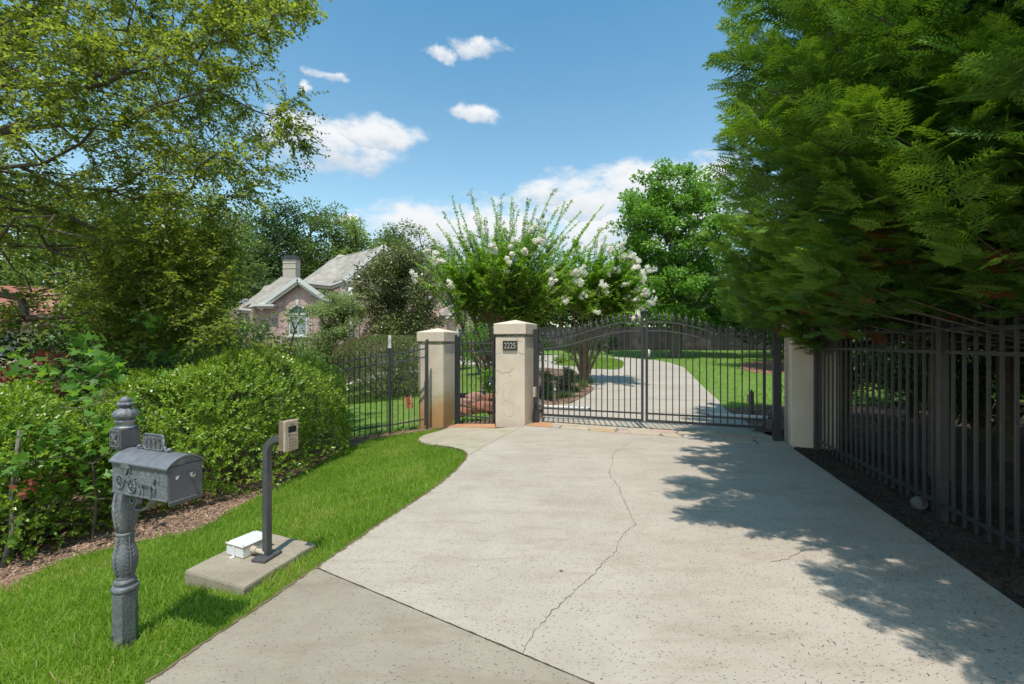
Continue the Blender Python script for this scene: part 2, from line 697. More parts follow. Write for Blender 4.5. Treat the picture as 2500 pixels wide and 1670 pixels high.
def smooth_poly(pts, n=6, closed=True):
    """Catmull-Rom through 2-D points"""
    out = []
    k = len(pts)
    rngk = range(k) if closed else range(k - 1)
    for i in rngk:
        p = [pts[(i + d) % k] if closed else pts[min(max(i + d, 0), k - 1)] for d in (-1, 0, 1, 2)]
        for j in range(n):
            t = j / n
            out.append(tuple(.5 * ((2 * p[1][a]) + (-p[0][a] + p[2][a]) * t + (2 * p[0][a] - 5 * p[1][a] + 4 * p[2][a] - p[3][a]) * t * t
                                   + (-p[0][a] + 3 * p[1][a] - 3 * p[2][a] + p[3][a]) * t ** 3) for a in (0, 1)))
    if not closed:
        out.append(pts[-1])
    return out


def drape(name, poly, off, m, step=.4, thick=.05, parent=None, kind='structure', holes=()):
    """a level outline laid over the terrain, with its own thickness"""
    bm = bmesh.new()
    vs = [bm.verts.new((x, y, 0)) for x, y in poly]
    es = [bm.edges.new((vs[i], vs[(i + 1) % len(vs)])) for i in range(len(vs))]
    r = bmesh.ops.triangle_fill(bm, use_beauty=True, use_dissolve=False, edges=es)
    xs = [p[0] for p in poly]; ys = [p[1] for p in poly]
    for ax, lo, hi in ((0, min(xs), max(xs)), (1, min(ys), max(ys))):
        t = math.ceil(lo / step) * step
        while t < hi:
            co = [0, 0, 0]; no = [0, 0, 0]
            co[ax] = t; no[ax] = 1
            bmesh.ops.bisect_plane(bm, geom=bm.verts[:] + bm.edges[:] + bm.faces[:], plane_co=co, plane_no=no)
            t += step
    bmesh.ops.recalc_face_normals(bm, faces=bm.faces)
    for f in bm.faces:
        if f.normal.z < 0:
            f.normal_flip()
    for v in bm.verts:
        v.co.z = T(v.co.x, v.co.y) + off
    be = [e for e in bm.edges if len(e.link_faces) == 1]
    ex = bmesh.ops.extrude_edge_only(bm, edges=be)
    for g in ex['geom']:
        if isinstance(g, bmesh.types.BMVert):
            g.co.z -= thick
    bmesh.ops.recalc_face_normals(bm, faces=bm.faces)
    me = bpy.data.meshes.new(name)
    bm.to_mesh(me)
    bm.free()
    up = sum(p.normal.z * p.area for p in me.polygons)
    if up < 0:
        me.flip_normals()
    me.materials.append(m)
    o = link(name, me, parent)
    if kind:
        o['kind'] = kind
    return o


def inside(poly, x, y):
    """vectorised point in polygon"""
    x = np.asarray(x); y = np.asarray(y)
    r = np.zeros(x.shape, bool)
    k = len(poly)
    for i in range(k):
        x1, y1 = poly[i]; x2, y2 = poly[(i + 1) % k]
        if y1 == y2:
            continue
        c = ((y1 > y) != (y2 > y)) & (x < (x2 - x1) * (y - y1) / (y2 - y1) + x1)
        r ^= c
    return r


# ------------------------------------------------------------------ ground sheet
def ground_sheet():
    xs = np.unique(np.concatenate([np.linspace(-300, -40, 14), np.arange(-40, -14, 1.5), np.arange(-14, 9, .25), np.arange(9, 40, 1.5),
                                   np.linspace(40, 300, 14)]))
    ys = np.unique(np.concatenate([np.linspace(-120, -4, 10), np.arange(-4, 16, .25), np.arange(16, 60, 1.), np.linspace(60, 600, 14)]))
    X, Y = np.meshgrid(xs, ys)
    Z = terrain(X, Y) - .075
    rough = np.sin(X * 3.1 + Y * 1.7) * np.sin(Y * 2.3 - X) * .012
    Z = Z + rough
    V = np.stack([X.ravel(), Y.ravel(), Z.ravel()], 1)
    nx = len(xs); ny = len(ys)
    i = np.arange((ny - 1) * nx).reshape(ny - 1, nx)[:, :-1].ravel()
    F = np.stack([i, i + 1, i + nx + 1, i + nx], 1)
    me = np_mesh('ground', V, F, M_soil, smooth=True)
    tag(link('ground', me), kind='structure')


ground_sheet()

# driveway in front of the gates
gate_L = Vector((.687, 10.18)); gate_R = Vector((4.80, 8.66))
gdir = (gate_R - gate_L).normalized()
gnor = Vector((gdir.y, -gdir.x))            # towards the street
PHI = R(22)
ux = Vector((math.cos(PHI), -math.sin(PHI)))  # along a pillar front, to the right
uy = Vector((math.sin(PHI), math.cos(PHI)))   # away from the street

jA = G(772, 1386); jB = G(1450, 1670)
jd = Vector((jB[0] - jA[0], jB[1] - jA[1]))
def jpt(t, off=0.):
    n = Vector((-jd.y, jd.x)).normalized()
    p = Vector(jA) + jd * t + n * off
    return (p.x, p.y)


left_edge = [(955, 1259), (1028, 1214), (1079.5, 1177), (1114, 1147), (1135, 1124), (1141, 1110)]
left_edge = [jpt(0, .006)] + [G(*p) for p in left_edge]
walk_joint = [G(1141, 1110), G(1205, 1076), G(1281, 1039)]
thr_front = [(.275, 9.80), (4.80, 7.86)]
re = [(4.80, 7.86), G(2100, 1208), G(2250, 1312), G(2400, 1417), G(2500, 1487), (3.05, 1.7), (2.65, .3), (2.1, -1.6)]
drive_poly = left_edge + [thr_front[0]] + re + [jpt(2.6, .006), jpt(1.6, .006), jpt(1, .006)]
drive = drape('front_driveway', drive_poly, 0, M_conc)
apron_poly = [jpt(0, -.006), jpt(1, -.006), jpt(1.6, -.006), jpt(2.6, -.006), (2.1, -2.2), (1, -5), (-3.3, -5), (-2.6, .2), G(352, 1670), G(480, 1584), G(620, 1489), G(700, 1434)]
drape('street_apron', apron_poly, 0, M_apron)
pad_pts = [(1141, 1110), (1134, 1101), (1105, 1092), (1050, 1086), (1029, 1081), (1022, 1074), (1032, 1063), (1071, 1052), (1086, 1047)]
pad = [G(*p) for p in pad_pts]
pad_poly = smooth_poly(pad, 4, closed=False) + [G(1105, 1040), G(1210, 1046), G(1279, 1040)] + [G(1205, 1077)]
drape('walkway', pad_poly, -.003, M_path, step=.3)

# lawns, beds
bed_edge_px = [(-200, 1500), (0, 1438), (130, 1374), (320, 1322), (480, 1290), (560, 1245), (650, 1200), (760, 1140), (850, 1093), (905, 1072), (955, 1062), (1030, 1050), (1075, 1046)]
bed_edge = [G(*p) for p in bed_edge_px]
verge = [(-8, -3), (-8, 2.3)] + smooth_poly(bed_edge, 4, closed=False) + [G(1071, 1051), G(1032, 1063), G(1022, 1074), G(1029, 1081), G(1050, 1086), G(1105, 1092), G(1134, 1101)] \
    + [G(1141, 1112)] + [G(*p) for p in [(1135, 1126), (1114, 1149), (1079.5, 1179), (1028, 1216), (955, 1261), (772, 1388), (700, 1436), (620, 1491), (480, 1586), (352, 1672)]] + [(-2.62, .2), (-3.3, -3)]
drape('verge_lawn', verge, -.045, M_lawn, step=.4)

# beyond the gates
dr = [(1845, 1047), (1818, 1026), (1770, 998), (1755, 977.5), (1721, 948), (1697, 924), (1670, 897), (1636, 885), (1600, 879), (1582, 878), (1538, 873), (1469, 870.5),
      (1400, 868), (1318, 866), (1220, 866), (1120, 868)]
drv = [G(*p) for p in dr]
drv2 = [(-9, 30), (-9, 24)] + [G(1121, 889), G(1206, 891), G(1260, 896), G(1318, 900), G(1370, 904), G(1405, 908), G(1451, 948), G(1430, 965), G(1395, 984), G(1327, 989)]
far_drive = drv2 + [(.75, 10.9), (.72, 10.12)] + [(4.72, 8.60), (4.95, 9.6)] + drv
far_drive = [p for p in far_drive]
drape('inner_driveway', far_drive, -.004, M_drive2, step=.6)
isl = [G(*p) for p in [(1355, 890), (1375, 882), (1396, 878), (1469, 873.5), (1510, 879), (1523, 888), (1511, 901), (1470, 901), (1437, 899.5), (1401, 894)]]
isl = smooth_poly(isl, 4)
drape('island_lawn', isl, .03, M_lawn, step=1.0, thick=.08)
rl = [G(*p) for p in [(1770, 996), (1755, 976), (1721, 947), (1697, 923), (1670, 896), (1636, 884), (1600, 878), (1582, 877), (1538, 872), (1469, 869.5)]]
right_lawn = [(9, 13.0), G(1900, 988)] + rl + [(9.0, 40), (38, 40), (38, 16)]
drape('right_lawn', right_lawn, -.02, M_lawn, step=1.0)
back_strip = [G(1469, 869), G(1400, 866.5), G(1318, 864.5), G(1220, 864.5), (-8, 32), (-8, 40), (9, 40)]
drape('back_lawn', back_strip, -.02, M_lawn, step=1.5)
left_lawn = [(-.55, 11.3)] + [(-.9, 13.5), G(1175, 930), G(1215, 893)] + [G(1121, 890), (-9, 23.6), (-20, 24), (-22, 12), (-9, 11.2)]
drape('house_lawn', left_lawn, -.03, M_lawn, step=.8)

# thin crack lines in the driveway
M_crack = mat('crack_dirt', (.06, .045, .03), (.10, .075, .05), .95, 20)


def crack(name, px, w, m, parent, z=.003, jit=.012, frame=None):
    pts = [Vector((*G(*p), 0)) for p in px]
    out = []
    for a, b in zip(pts, pts[1:]):
        n = max(2, int((b - a).length / .035))
        for i in range(n):
            p = a.lerp(b, i / n)
            out.append(p + Vector((random.uniform(-jit, jit), random.uniform(-jit, jit), 0)))
    out.append(pts[-1])
    mb = MB()
    vs = []
    for i, p in enumerate(out):
        d = (out[min(i + 1, len(out) - 1)] - out[max(0, i - 1)]).normalized()
        nrm = Vector((-d.y, d.x, 0))
        ww = w * random.uniform(.25, 1.2)
        for s_ in (-1, 1):
            q = p + nrm * ww * s_
            vs.append((q.x, q.y, T(q.x, q.y) + z))
    fs = [(2 * i, 2 * i + 1, 2 * i + 3, 2 * i + 2) for i in range(len(out) - 1)]
    mb.add(vs, fs)
    return mb.build(name, m, parent)


crack('crack', [(1552, 1062), (1545, 1075), (1500, 1105), (1494, 1120), (1497, 1130), (1487, 1152), (1492, 1168), (1510, 1186), (1518, 1212), (1532, 1240), (1549, 1275),
                (1553, 1280), (1530, 1297), (1508, 1322), (1510, 1333), (1495, 1356), (1470, 1378), (1452, 1402), (1425, 1422), (1400, 1449), (1370, 1475),
                (1350, 1492), (1330, 1517), (1300, 1555), (1285, 1575), (1275, 1597)], .0026, M_crack, drive)
crack('joint', [(772, 1386), (1450, 1670)], .006, mat('joint_filler', (.05, .038, .025), (.10, .07, .045), .95, 9), drive, z=.0015, jit=.002)
crack('joint', [(1143, 1112), (1205, 1077), (1281, 1040)], .004, MATS['joint_filler'], drive, z=.004, jit=.002)
crack('crack', [(1960, 1345), (1920, 1365), (1880, 1372)], .002, M_crack, drive)

crack('edge_soil', [(352, 1670), (480, 1584), (620, 1489), (700, 1434), (772, 1386), (955, 1259), (1028, 1214), (1079.5, 1177), (1114, 1147), (1135, 1124), (1141, 1110), (1134, 1101), (1105, 1092), (1050, 1086), (1029, 1081), (1022, 1074)], .014, mat('edge_soil', (.13, .085, .05), (.22, .16, .10), .95, 25, bump=1), drive, z=.0055, jit=.010)
# concrete control joints across the inner driveway
for a, b in (((1511, 903), (1672, 902)), ((1484, 918), (1695, 921)), ((1437, 938), (1712, 941)), ((1420, 975), (1752, 977)), ((1360, 1003), (1800, 1012))):
    o = crack('joint', [a, b], .012, M_crack, bpy.data.objects['inner_driveway'], z=.002, jit=.0)

# stone threshold under the gates
stone_cols = [((.42, .27, .14), (.52, .37, .22)), ((.50, .42, .31), (.42, .34, .25)), ((.46, .29, .23), (.54, .38, .31)), ((.44, .20, .10), (.52, .29, .16)),
              ((.36, .31, .26), (.44, .40, .34))]
M_stone = [mat('flagstone_%s' % n, a, b, .85, 5, bump=.8, bscale=18, c3=tuple(v * .7 for v in a), s3=7, t3=(.6, .8))
           for n, (a, b) in zip(('ochre', 'cream', 'pink', 'orange', 'grey'), stone_cols)]
thr_base_poly = [(.25, 9.86), (.5, 10.5), (.75, 10.9), (5.05, 9.2), (4.80, 7.88)]
thr = drape('threshold', thr_base_poly, -.012, mat('mortar', (.27, .24, .20), (.2, .17, .14), .95, 12, bump=.5), step=.5)


def threshold():
    # quads of a jittered grid between the driveway edge and the gate line
    A0 = Vector((.30, 9.80)); A1 = Vector((4.80, 7.88))       # street side
    B0 = Vector((.70, 10.55)); B1 = Vector((4.98, 8.95))      # garden side
    n = 11
    rows = 3
    us = [[0] + sorted(max(.03, min(.97, (i + random.uniform(-.3, .3)) / n)) for i in range(1, n)) + [1] for _ in range(rows)]
    vsp = [0, .36, .68, 1]
    def P(u, v):
        return A0.lerp(A1, u).lerp(B0.lerp(B1, u), v)
    k = 0
    for r in range(rows):
        for i in range(n):
            u0, u1 = us[r][i], us[r][i + 1]
            w0 = random.uniform(-.05, .05); w1 = random.uniform(-.05, .05)
            c = [P(u0 + random.uniform(-.012, .012), vsp[r]), P((u0 + u1) / 2, vsp[r] + (.0 if r == 0 else w0)), P(u1 + random.uniform(-.012, .012), vsp[r]),
                 P(u1 + random.uniform(-.02, .02), vsp[r + 1]), P((u0 + u1) / 2 + w1 * .3, vsp[r + 1] + (0 if r == rows - 1 else w0)), P(u0 + random.uniform(-.02, .02), vsp[r + 1])]
            cen = sum(c, Vector((0, 0))) / len(c)
            c = [cen + (q - cen) * (1 - .012 / max(.05, (q - cen).length)) for q in c]
            h = random.uniform(.003, .009)
            mb = MB()
            vs = [(q.x, q.y, T(q.x, q.y) + h) for q in c] + [(q.x, q.y, T(q.x, q.y) - .03) for q in c]
            # order for upward normal
            fs = [tuple(range(6)), tuple(reversed(range(6, 12)))] + [((j + 1) % 6, j, 6 + j, 6 + (j + 1) % 6) for j in range(6)]
            mb.add(vs, fs)
            m = M_stone[random.choice((0, 1, 1, 1, 2, 4, 1, 3) if i < 7 else (1, 4, 4, 4, 2))]
            mb.build('flagstone', m, thr, bevel=.004)
            k += 1


threshold()

# ------------------------------------------------------------------ pillars


def stucco(name, stain):
    m = bpy.data.materials.new(name)
    m.use_nodes = True
    nt = m.node_tree
    p = nt.nodes['Principled BSDF']
    p.inputs['Roughness'].default_value = .9
    p.inputs['Specular IOR Level'].default_value = .2
    tc = nn(nt, 'ShaderNodeTexCoord')
    V = tc.outputs['Object']
    n = nn(nt, 'ShaderNodeTexNoise')
    n.inputs['Scale'].default_value = 2.5
    n.inputs['Detail'].default_value = 8
    nt.links.new(V, n.inputs['Vector'])
    mr = nn(nt, 'ShaderNodeMapRange')
    mr.inputs[1].default_value, mr.inputs[2].default_value = .35, .68
    nt.links.new(n.outputs[0], mr.inputs[0])
    mx = nn(nt, 'ShaderNodeMix', data_type='RGBA')
    mx.inputs[6].default_value = (.72, .605, .495, 1)
    mx.inputs[7].default_value = (.62, .515, .41, 1)
    nt.links.new(mr.outputs[0], mx.inputs[0])
    c = mx.outputs[2]
    if stain:
        sp = nn(nt, 'ShaderNodeSeparateXYZ')
        nt.links.new(V, sp.inputs[0])
        for (z0, z1, colr, amt) in ((1.25, .7, (.34, .37, .17), .45), (1.05, .25, (.47, .24, .085), .85)):
            r = nn(nt, 'ShaderNodeMapRange', interpolation_type='SMOOTHSTEP')
            r.inputs[1].default_value, r.inputs[2].default_value = z1, z0
            r.inputs[3].default_value, r.inputs[4].default_value = amt, 0
            zz = mth(nt, 'ADD', sp.outputs[2], mth(nt, 'MULTIPLY', mth(nt, 'SUBTRACT', n.outputs[0], .5), 1.1))
            nt.links.new(zz, r.inputs[0])
            # strongest on the lawn side, where the sprinkler water hits
            rx = nn(nt, 'ShaderNodeMapRange')
            rx.inputs[1].default_value, rx.inputs[2].default_value = .42, .1
            rx.inputs[3].default_value, rx.inputs[4].default_value = .25, 1
            nt.links.new(sp.outputs[0], rx.inputs[0])
            m3 = nn(nt, 'ShaderNodeMix', data_type='RGBA')
            nt.links.new(mth(nt, 'MULTIPLY', r.outputs[0], rx.outputs[0]), m3.inputs[0])
            nt.links.new(c, m3.inputs[6])
            m3.inputs[7].default_value = (*colr, 1)
            c = m3.outputs[2]
    # hairline crazing
    nd = nn(nt, 'ShaderNodeTexNoise')
    nd.inputs['Scale'].default_value = 4
    nd.inputs['Detail'].default_value = 5
    nt.links.new(V, nd.inputs['Vector'])
    ad = nn(nt, 'ShaderNodeMix', data_type='VECTOR')
    ad.inputs[0].default_value = .22
    nt.links.new(V, ad.inputs[4]); nt.links.new(nd.outputs['Color'], ad.inputs[5])
    vo = nn(nt, 'ShaderNodeTexVoronoi', feature='DISTANCE_TO_EDGE')
    vo.inputs['Scale'].default_value = 3.2
    nt.links.new(ad.outputs[1], vo.inputs['Vector'])
    r4 = nn(nt, 'ShaderNodeMapRange')
    r4.inputs[1].default_value, r4.inputs[2].default_value = .0, .012
    r4.inputs[3].default_value, r4.inputs[4].default_value = 1, 0
    nt.links.new(vo.outputs[0], r4.inputs[0])
    n5 = nn(nt, 'ShaderNodeTexNoise')
    n5.inputs['Scale'].default_value = 1.7
    nt.links.new(V, n5.inputs['Vector'])
    r5 = nn(nt, 'ShaderNodeMapRange')
    r5.inputs[1].default_value, r5.inputs[2].default_value = .46, .60
    nt.links.new(n5.outputs[0], r5.inputs[0])
    m6 = nn(nt, 'ShaderNodeMix', data_type='RGBA')
    nt.links.new(mth(nt, 'MULTIPLY', mth(nt, 'MULTIPLY', r4.outputs[0], r5.outputs[0]), .45), m6.inputs[0])
    nt.links.new(c, m6.inputs[6])
    m6.inputs[7].default_value = (.25, .20, .15, 1)
    nt.links.new(m6.outputs[2], p.inputs['Base Color'])
    nb = nn(nt, 'ShaderNodeTexNoise')
    nb.inputs['Scale'].default_value = 55
    nb.inputs['Detail'].default_value = 4
    nt.links.new(V, nb.inputs['Vector'])
    bp = nn(nt, 'ShaderNodeBump')
    bp.inputs['Strength'].default_value = .65
    bp.inputs['Distance'].default_value = .006
    nt.links.new(nb.outputs[0], bp.inputs['Height'])
    nt.links.new(bp.outputs[0], p.inputs['Normal'])
    return m


M_stucco = stucco('stucco', False)
M_stucco2 = stucco('stained_stucco', True)
PW = .693


def pillar(corner, left_of, zbase, zcap, zband, zpeak, m, label, cw=PW):
    """corner: the near corner; left_of: True when the front runs to its left"""
    root = thing('gate_pillar', label, 'pillar', (corner[0], corner[1], zbase), -PHI, 'stucco pillars at the gates')
    x0, x1 = (-cw, 0) if left_of else (0, cw)
    h = zcap - zbase
    mb = MB()
    mb.box(((x0 + x1) / 2, cw / 2, (h - .1) / 2 - .05), (cw, cw, h + .1 - .006))
    mb.build('shaft', m, root, bevel=.012)
    o = .035
    c = MB()
    a, b = x0 - o, x1 + o
    y0, y1 = -o, cw + o
    hz = zband - zbase
    vs = [(a, y0, h), (b, y0, h), (b, y1, h), (a, y1, h), (a, y0, hz), (b, y0, hz), (b, y1, hz), (a, y1, hz), ((a + b) / 2, (y0 + y1) / 2, zpeak - zbase)]
    c.add(vs, [(3, 2, 1, 0), (0, 1, 5, 4), (1, 2, 6, 5), (2, 3, 7, 6), (3, 0, 4, 7), (4, 5, 8), (5, 6, 8), (6, 7, 8), (7, 4, 8)])
    c.build('cap', m if m is M_stucco else M_stucco, root, bevel=.012)
    return root


p2 = pillar((.275, 9.85), True, -.03, 1.97, 2.205, 2.30, M_stucco, 'cracked beige stucco pillar in the middle, the one carrying the number plaque')
p1 = pillar((-1.648, 10.9), True, -.30, 1.81, 2.045, 2.145, M_stucco2, 'shorter beige stucco pillar with an orange stained foot at the end of the slat fence')
p3 = pillar((4.85, 7.90), False, 0, 1.98, 2.21, 2.31, M_stucco, 'beige stucco pillar at the right of the driveway, its top hidden by cypress branches')
p1.children[0].data.materials[0] = M_stucco2

M_pcrack = mat('stucco_crack', (.13, .10, .075), (.2, .155, .115), .95, 20)


def face_crack(root, pts, w=.0022):
    """crack line on a pillar front, pts in (x, z) of the pillar frame"""
    mb = MB()
    out = []
    for a, b in zip(pts, pts[1:]):
        n = max(2, int(math.dist(a, b) / .02))
        for i in range(n):
            out.append((a[0] + (b[0] - a[0]) * i / n + random.uniform(-.004, .004), a[1] + (b[1] - a[1]) * i / n + random.uniform(-.004, .004)))
    out.append(pts[-1])
    vs = []
    for i, p in enumerate(out):
        a = out[max(0, i - 1)]; b = out[min(len(out) - 1, i + 1)]
        d = math.dist(a, b) or 1
        nx, nz = -(b[1] - a[1]) / d, (b[0] - a[0]) / d
        ww = w * random.uniform(.3, 1.3)
        vs += [(p[0] - nx * ww, -.003, p[1] - nz * ww), (p[0] + nx * ww, -.003, p[1] + nz * ww)]
    mb.add(vs, [(2 * i, 2 * i + 1, 2 * i + 3, 2 * i + 2) for i in range(len(out) - 1)])
    return mb.build('crack', M_pcrack, root)


face_crack(p2, [(-.69, 1.20), (-.60, 1.19), (-.52, 1.13), (-.46, 1.17), (-.37, 1.16), (-.30, 1.22), (-.26, 1.26)], .0035)
face_crack(p2, [(-.37, 1.16), (-.33, 1.06)], .003)
face_crack(p2, [(-.69, 1.56), (-.60, 1.59), (-.55, 1.59)], .003)
face_crack(p2, [(-.14, 1.62), (-.10, 1.58), (-.03, 1.57), (0, 1.57)], .004)
face_crack(p2, [(-.22, 1.96), (-.17, 1.88), (-.12, 1.83), (-.05, 1.86)], .003)
face_crack(p2, [(-.48, .80), (-.52, .66), (-.47, .55), (-.53, .44)], .002)
face_crack(p2, [(-.47, .55), (-.36, .51), (-.26, .50), (-.26, .26), (-.31, .20), (-.46, .20), (-.52, .36)], .002)
face_crack(p1, [(-.33, .78), (-.15, .77), (0, .80)], .002)
face_crack(p1, [(-.40, 1.37), (-.18, 1.36)], .002)


def text_mesh(txt, size, extr, m):
    cu = bpy.data.curves.new('lettering', 'FONT')
    cu.body = txt
    cu.size = size
    cu.extrude = extr
    cu.align_x = 'CENTER'
    cu.align_y = 'CENTER'
    cu.resolution_u = 3
    o = bpy.data.objects.new('lettering', cu)
    col.objects.link(o)
    dg = bpy.context.evaluated_depsgraph_get()
    me = bpy.data.meshes.new_from_object(o.evaluated_get(dg))
    bpy.data.objects.remove(o)
    me.materials.clear()
    me.materials.append(m)
    return me


# number plaque
zc = at(1244, 844, 9.95).z
plq = thing('number_plaque', 'black house number plaque reading 2225 on the middle stucco pillar', 'number plaque', (0, 0, 0), -PHI)
pp = Vector((.275, 9.85)) - ux * .335 - uy * .012
plq.location = (pp.x, pp.y, zc)
MB().box((0, 0, 0), (.335, .022, .20)).build('backing', mat('plaque_black', (.02, .022, .02), (.035, .035, .03), .4), plq, bevel=.003)
fr = MB()
for sx in (-1, 1):
    fr.box((sx * .165, -.006, 0), (.014, .026, .214))
for sz in (-1, 1):
    fr.box((0, -.0062, sz * .100), (.318, .026, .014))
fr.build('frame', mat('tarnished_frame', (.10, .10, .085), (.17, .16, .13), .5, metallic=.5), plq, bevel=.003)
for i, ch in enumerate('2225'):
    me = text_mesh(ch, .185, .004, M_pearl)
    o = link('numeral', me, plq, ((i - 1.5) * .071, -.015, -.004))
    o.rotation_euler = (R(90), 0, 0)
    o.scale = (.72, 1, 1)
    # serif feet like the cast figures
# photo eye on the right pillar
eye = thing('gate_sensor', 'small white round safety sensor on the shaded side of the right pillar', 'sensor', (4.85, 7.90, .42), -PHI)
eye.location = (4.85 + uy.x * .16 - ux.x * .004, 7.90 + uy.y * .16 - ux.y * .004, .68)
mb = MB(); mb.tube([(0, 0, 0), (-.014, 0, 0)], .032, 14); mb.build('housing', M_white, eye, bevel=.003)
mb = MB(); mb.tube([(-.014, 0, 0), (-.018, 0, 0)], .009, 10); mb.build('lens', M_dglass, eye)

# grey cut cover and small control box at the foot of the middle pillar side
bx = thing('control_box', 'small beige weatherproof box with a hanging cable beside the left gate post', 'electrical box', (0, 0, 0), -PHI)
q = at(1305.5, 957, 9.98)
bx.location = (q.x, q.y, q.z)
MB().box((0, 0, 0), (.055, .10, .21)).build('housing', M_beige, bx, bevel=.008)
mb = MB(); mb.tube([(0, 0, -.11), (-.005, .0, -.16), (-.03, 0, -.24), (-.03, .02, -.34), (0, .02, -.42)], .008, 6); mb.build('cable', M_black, bx, smooth=True)

# ------------------------------------------------------------------ gates
unit_picket = MB().box((0, 0, .5), (.02, .02, 1)).mesh('picket', M_black)


def finial_mesh():
    """spear with side leaves on a turned neck, foot at z=0, height 1"""
    mb = MB()
    mb.lathe([(.09, 0), (.09, .06), (.15, .08), (.15, .13), (.09, .15), (.08, .28), (.16, .31), (.18, .36), (.1, .40), (.07, .44)], 8)
    # spear blade
    for rz in (0, math.pi / 2):
        c_, s_ = math.cos(rz), math.sin(rz)
        pts = [(.0, .42), (.10, .50), (.22, .60), (.12, .68), (.07, .74), (.0, 1.0), (-.07, .74), (-.12, .68), (-.22, .60), (-.10, .50)]
        mb.prism(pts, (s_ * .03, -c_ * .03, 0), (c_, s_, 0), (0, 0, 1), .06)
    return mb.mesh('finial', M_rail)


fin_me = finial_mesh()
ball_me = MB().lathe([(.03, 0), (.034, .01), (.02, .022), (.02, .03), (.036, .045), (.042, .065), (.036, .088), (.02, .1), (.004, .105)], 12).mesh('post_ball', M_black)
for p_ in ball_me.polygons:
    p_.use_smooth = True


def gate_leaf(name, label, hinge, d, L, rise_end, npick, z0=.15, post=.05):
    """rise_end: +1 when the arch rises away from the hinge"""
    root = thing(name, label, 'gate', (hinge.x, hinge.y, z0), math.atan2(d.y, d.x), 'two leaves of the driveway gate')
    def top(s, za, zb):
        e = s if rise_end > 0 else 1 - s
        e = min(1, e * 1.1)
        return za + (zb - za) * e * e * (3 - 2 * e) - z0
    zt = lambda s: top(s, 1.83, 2.215)
    z2 = lambda s: top(s, 1.66, 2.03)
    for s_ in (0, 1):
        h = (1.90 if (s_ == 0) == (rise_end > 0) else 2.36) - z0
        mb = MB().box((s_ * L, 0, h / 2), (post, post, h))
        o = mb.build('stile', M_black, root, bevel=.003)
        link('ball_cap', ball_me, root, (s_ * L, 0, h))
    for zf, nm in ((zt, 'arched_rail'), (z2, 'arched_rail')):
        mb = MB()
        n = 24
        prev = None
        vs = []
        for i in range(n + 1):
            s_ = i / n
            x = post / 2 + s_ * (L - post)
            z = zf(s_)
            for yy, zz in ((-.019, -.0125), (.019, -.0125), (.019, .0125), (-.019, .0125)):
                vs.append((x, yy, z + zz))
        fs = [(3, 2, 1, 0), (4 * n, 4 * n + 1, 4 * n + 2, 4 * n + 3)]
        for i in range(n):
            for k in range(4):
                k2 = (k + 1) % 4
                fs.append((4 * i + k, 4 * i + k2, 4 * i + 4 + k2, 4 * i + 4 + k))
        mb.add(vs, fs)
        mb.build(nm, M_rail, root)
    MB().box((L / 2, 0, .172), (L - post, .036, .03)).build('lower_rail', M_black, root)
    MB().box((L / 2, 0, .025), (L - post, .046, .05)).build('bottom_rail', M_black, root, bevel=.003)
    for i in range(npick):
        s_ = (i + 1) / (npick + 1)
        x = s_ * L
        h = zt(s_) - .05
        o = link('picket', unit_picket, root, (x, 0, .05), scale=(1, 1, h))
        f = link('finial', fin_me, o)
        f.location = (0, 0, 1.0)
        f.scale = (.20, .20, .215 / h)
    return root


Lh = (gate_R - gate_L).length
half = Lh * .5 - .044
GAPC = .088
gl = gate_leaf('driveway_gate', 'left leaf of the black steel driveway gate, hinged beside the middle pillar', gate_L, gdir, half, 1, 17)
gr = gate_leaf('driveway_gate', 'right leaf of the black steel driveway gate, its outer end under the cypress', gate_L + gdir * (half + GAPC), gdir, half, -1, 16)
# hinges + gate posts
for pos, w, h, lab in ((Vector((.545, 10.22)), .105, 2.07, 'black square steel gate post against the middle pillar'),
                       (Vector((4.83, 8.30)), .13, 1.95, 'black square steel gate post in front of the right pillar')):
    t = thing('gate_post', lab, 'gate post', (pos.x, pos.y, 0), -PHI * .9, 'steel posts the driveway gate hangs on')
    MB().box((0, 0, h / 2 - .02), (w, w, h + .04)).build('tube', M_black, t, bevel=.004)
    MB().box((0, 0, h + .009), (w + .008, w + .008, .014)).build('cap', M_rail, t, bevel=.002)
    for z in (.25, h - .35):
        mb = MB()
        sx = 1 if pos.x < 2 else -1
        mb.tube([(sx * (w / 2 + .02), -.01, z - .05), (sx * (w / 2 + .02), -.01, z + .05)], .018, 8)
        mb.build('hinge', M_rail, t, smooth=False)
    if pos.x < 2:
        mb = MB(); mb.lathe([(.075, 0), (.078, .1), (.075, .22), (.06, .30), (.055, .34)], 10, (0, -.03, -.02), sq=.4)
        mb.build('rubber_sleeve', M_black, t)
# opener arms
for a, b, lab in ((at(1322, 992, 10.45), at(1437, 997, 10.15), 'white tubular gate opener arm behind the left gate leaf'),
                  (at(1874, 1020, 8.95), at(1722, 1010, 9.6), 'white tubular gate opener arm behind the right gate leaf')):
    t = thing('gate_opener', lab, 'gate opener', (a.x, a.y, a.z), 0, 'gate opener arms')
    m1 = a.lerp(b, .52)
    MB().tube([a, m1], .036, 12).build('cylinder', M_white, t, world=True, smooth=False)
    MB().tube([m1, b], .026, 12).build('piston_tube', M_white, t, world=True)
    mb = MB(); mb.bar(b, b + Vector((0, -.16, 0)), .03, .03); mb.build('bracket', M_rail, t, world=True)
    MB().bar(a, a + (a - b).normalized() * .14, .03, .05).build('mount', M_rail, t, world=True)

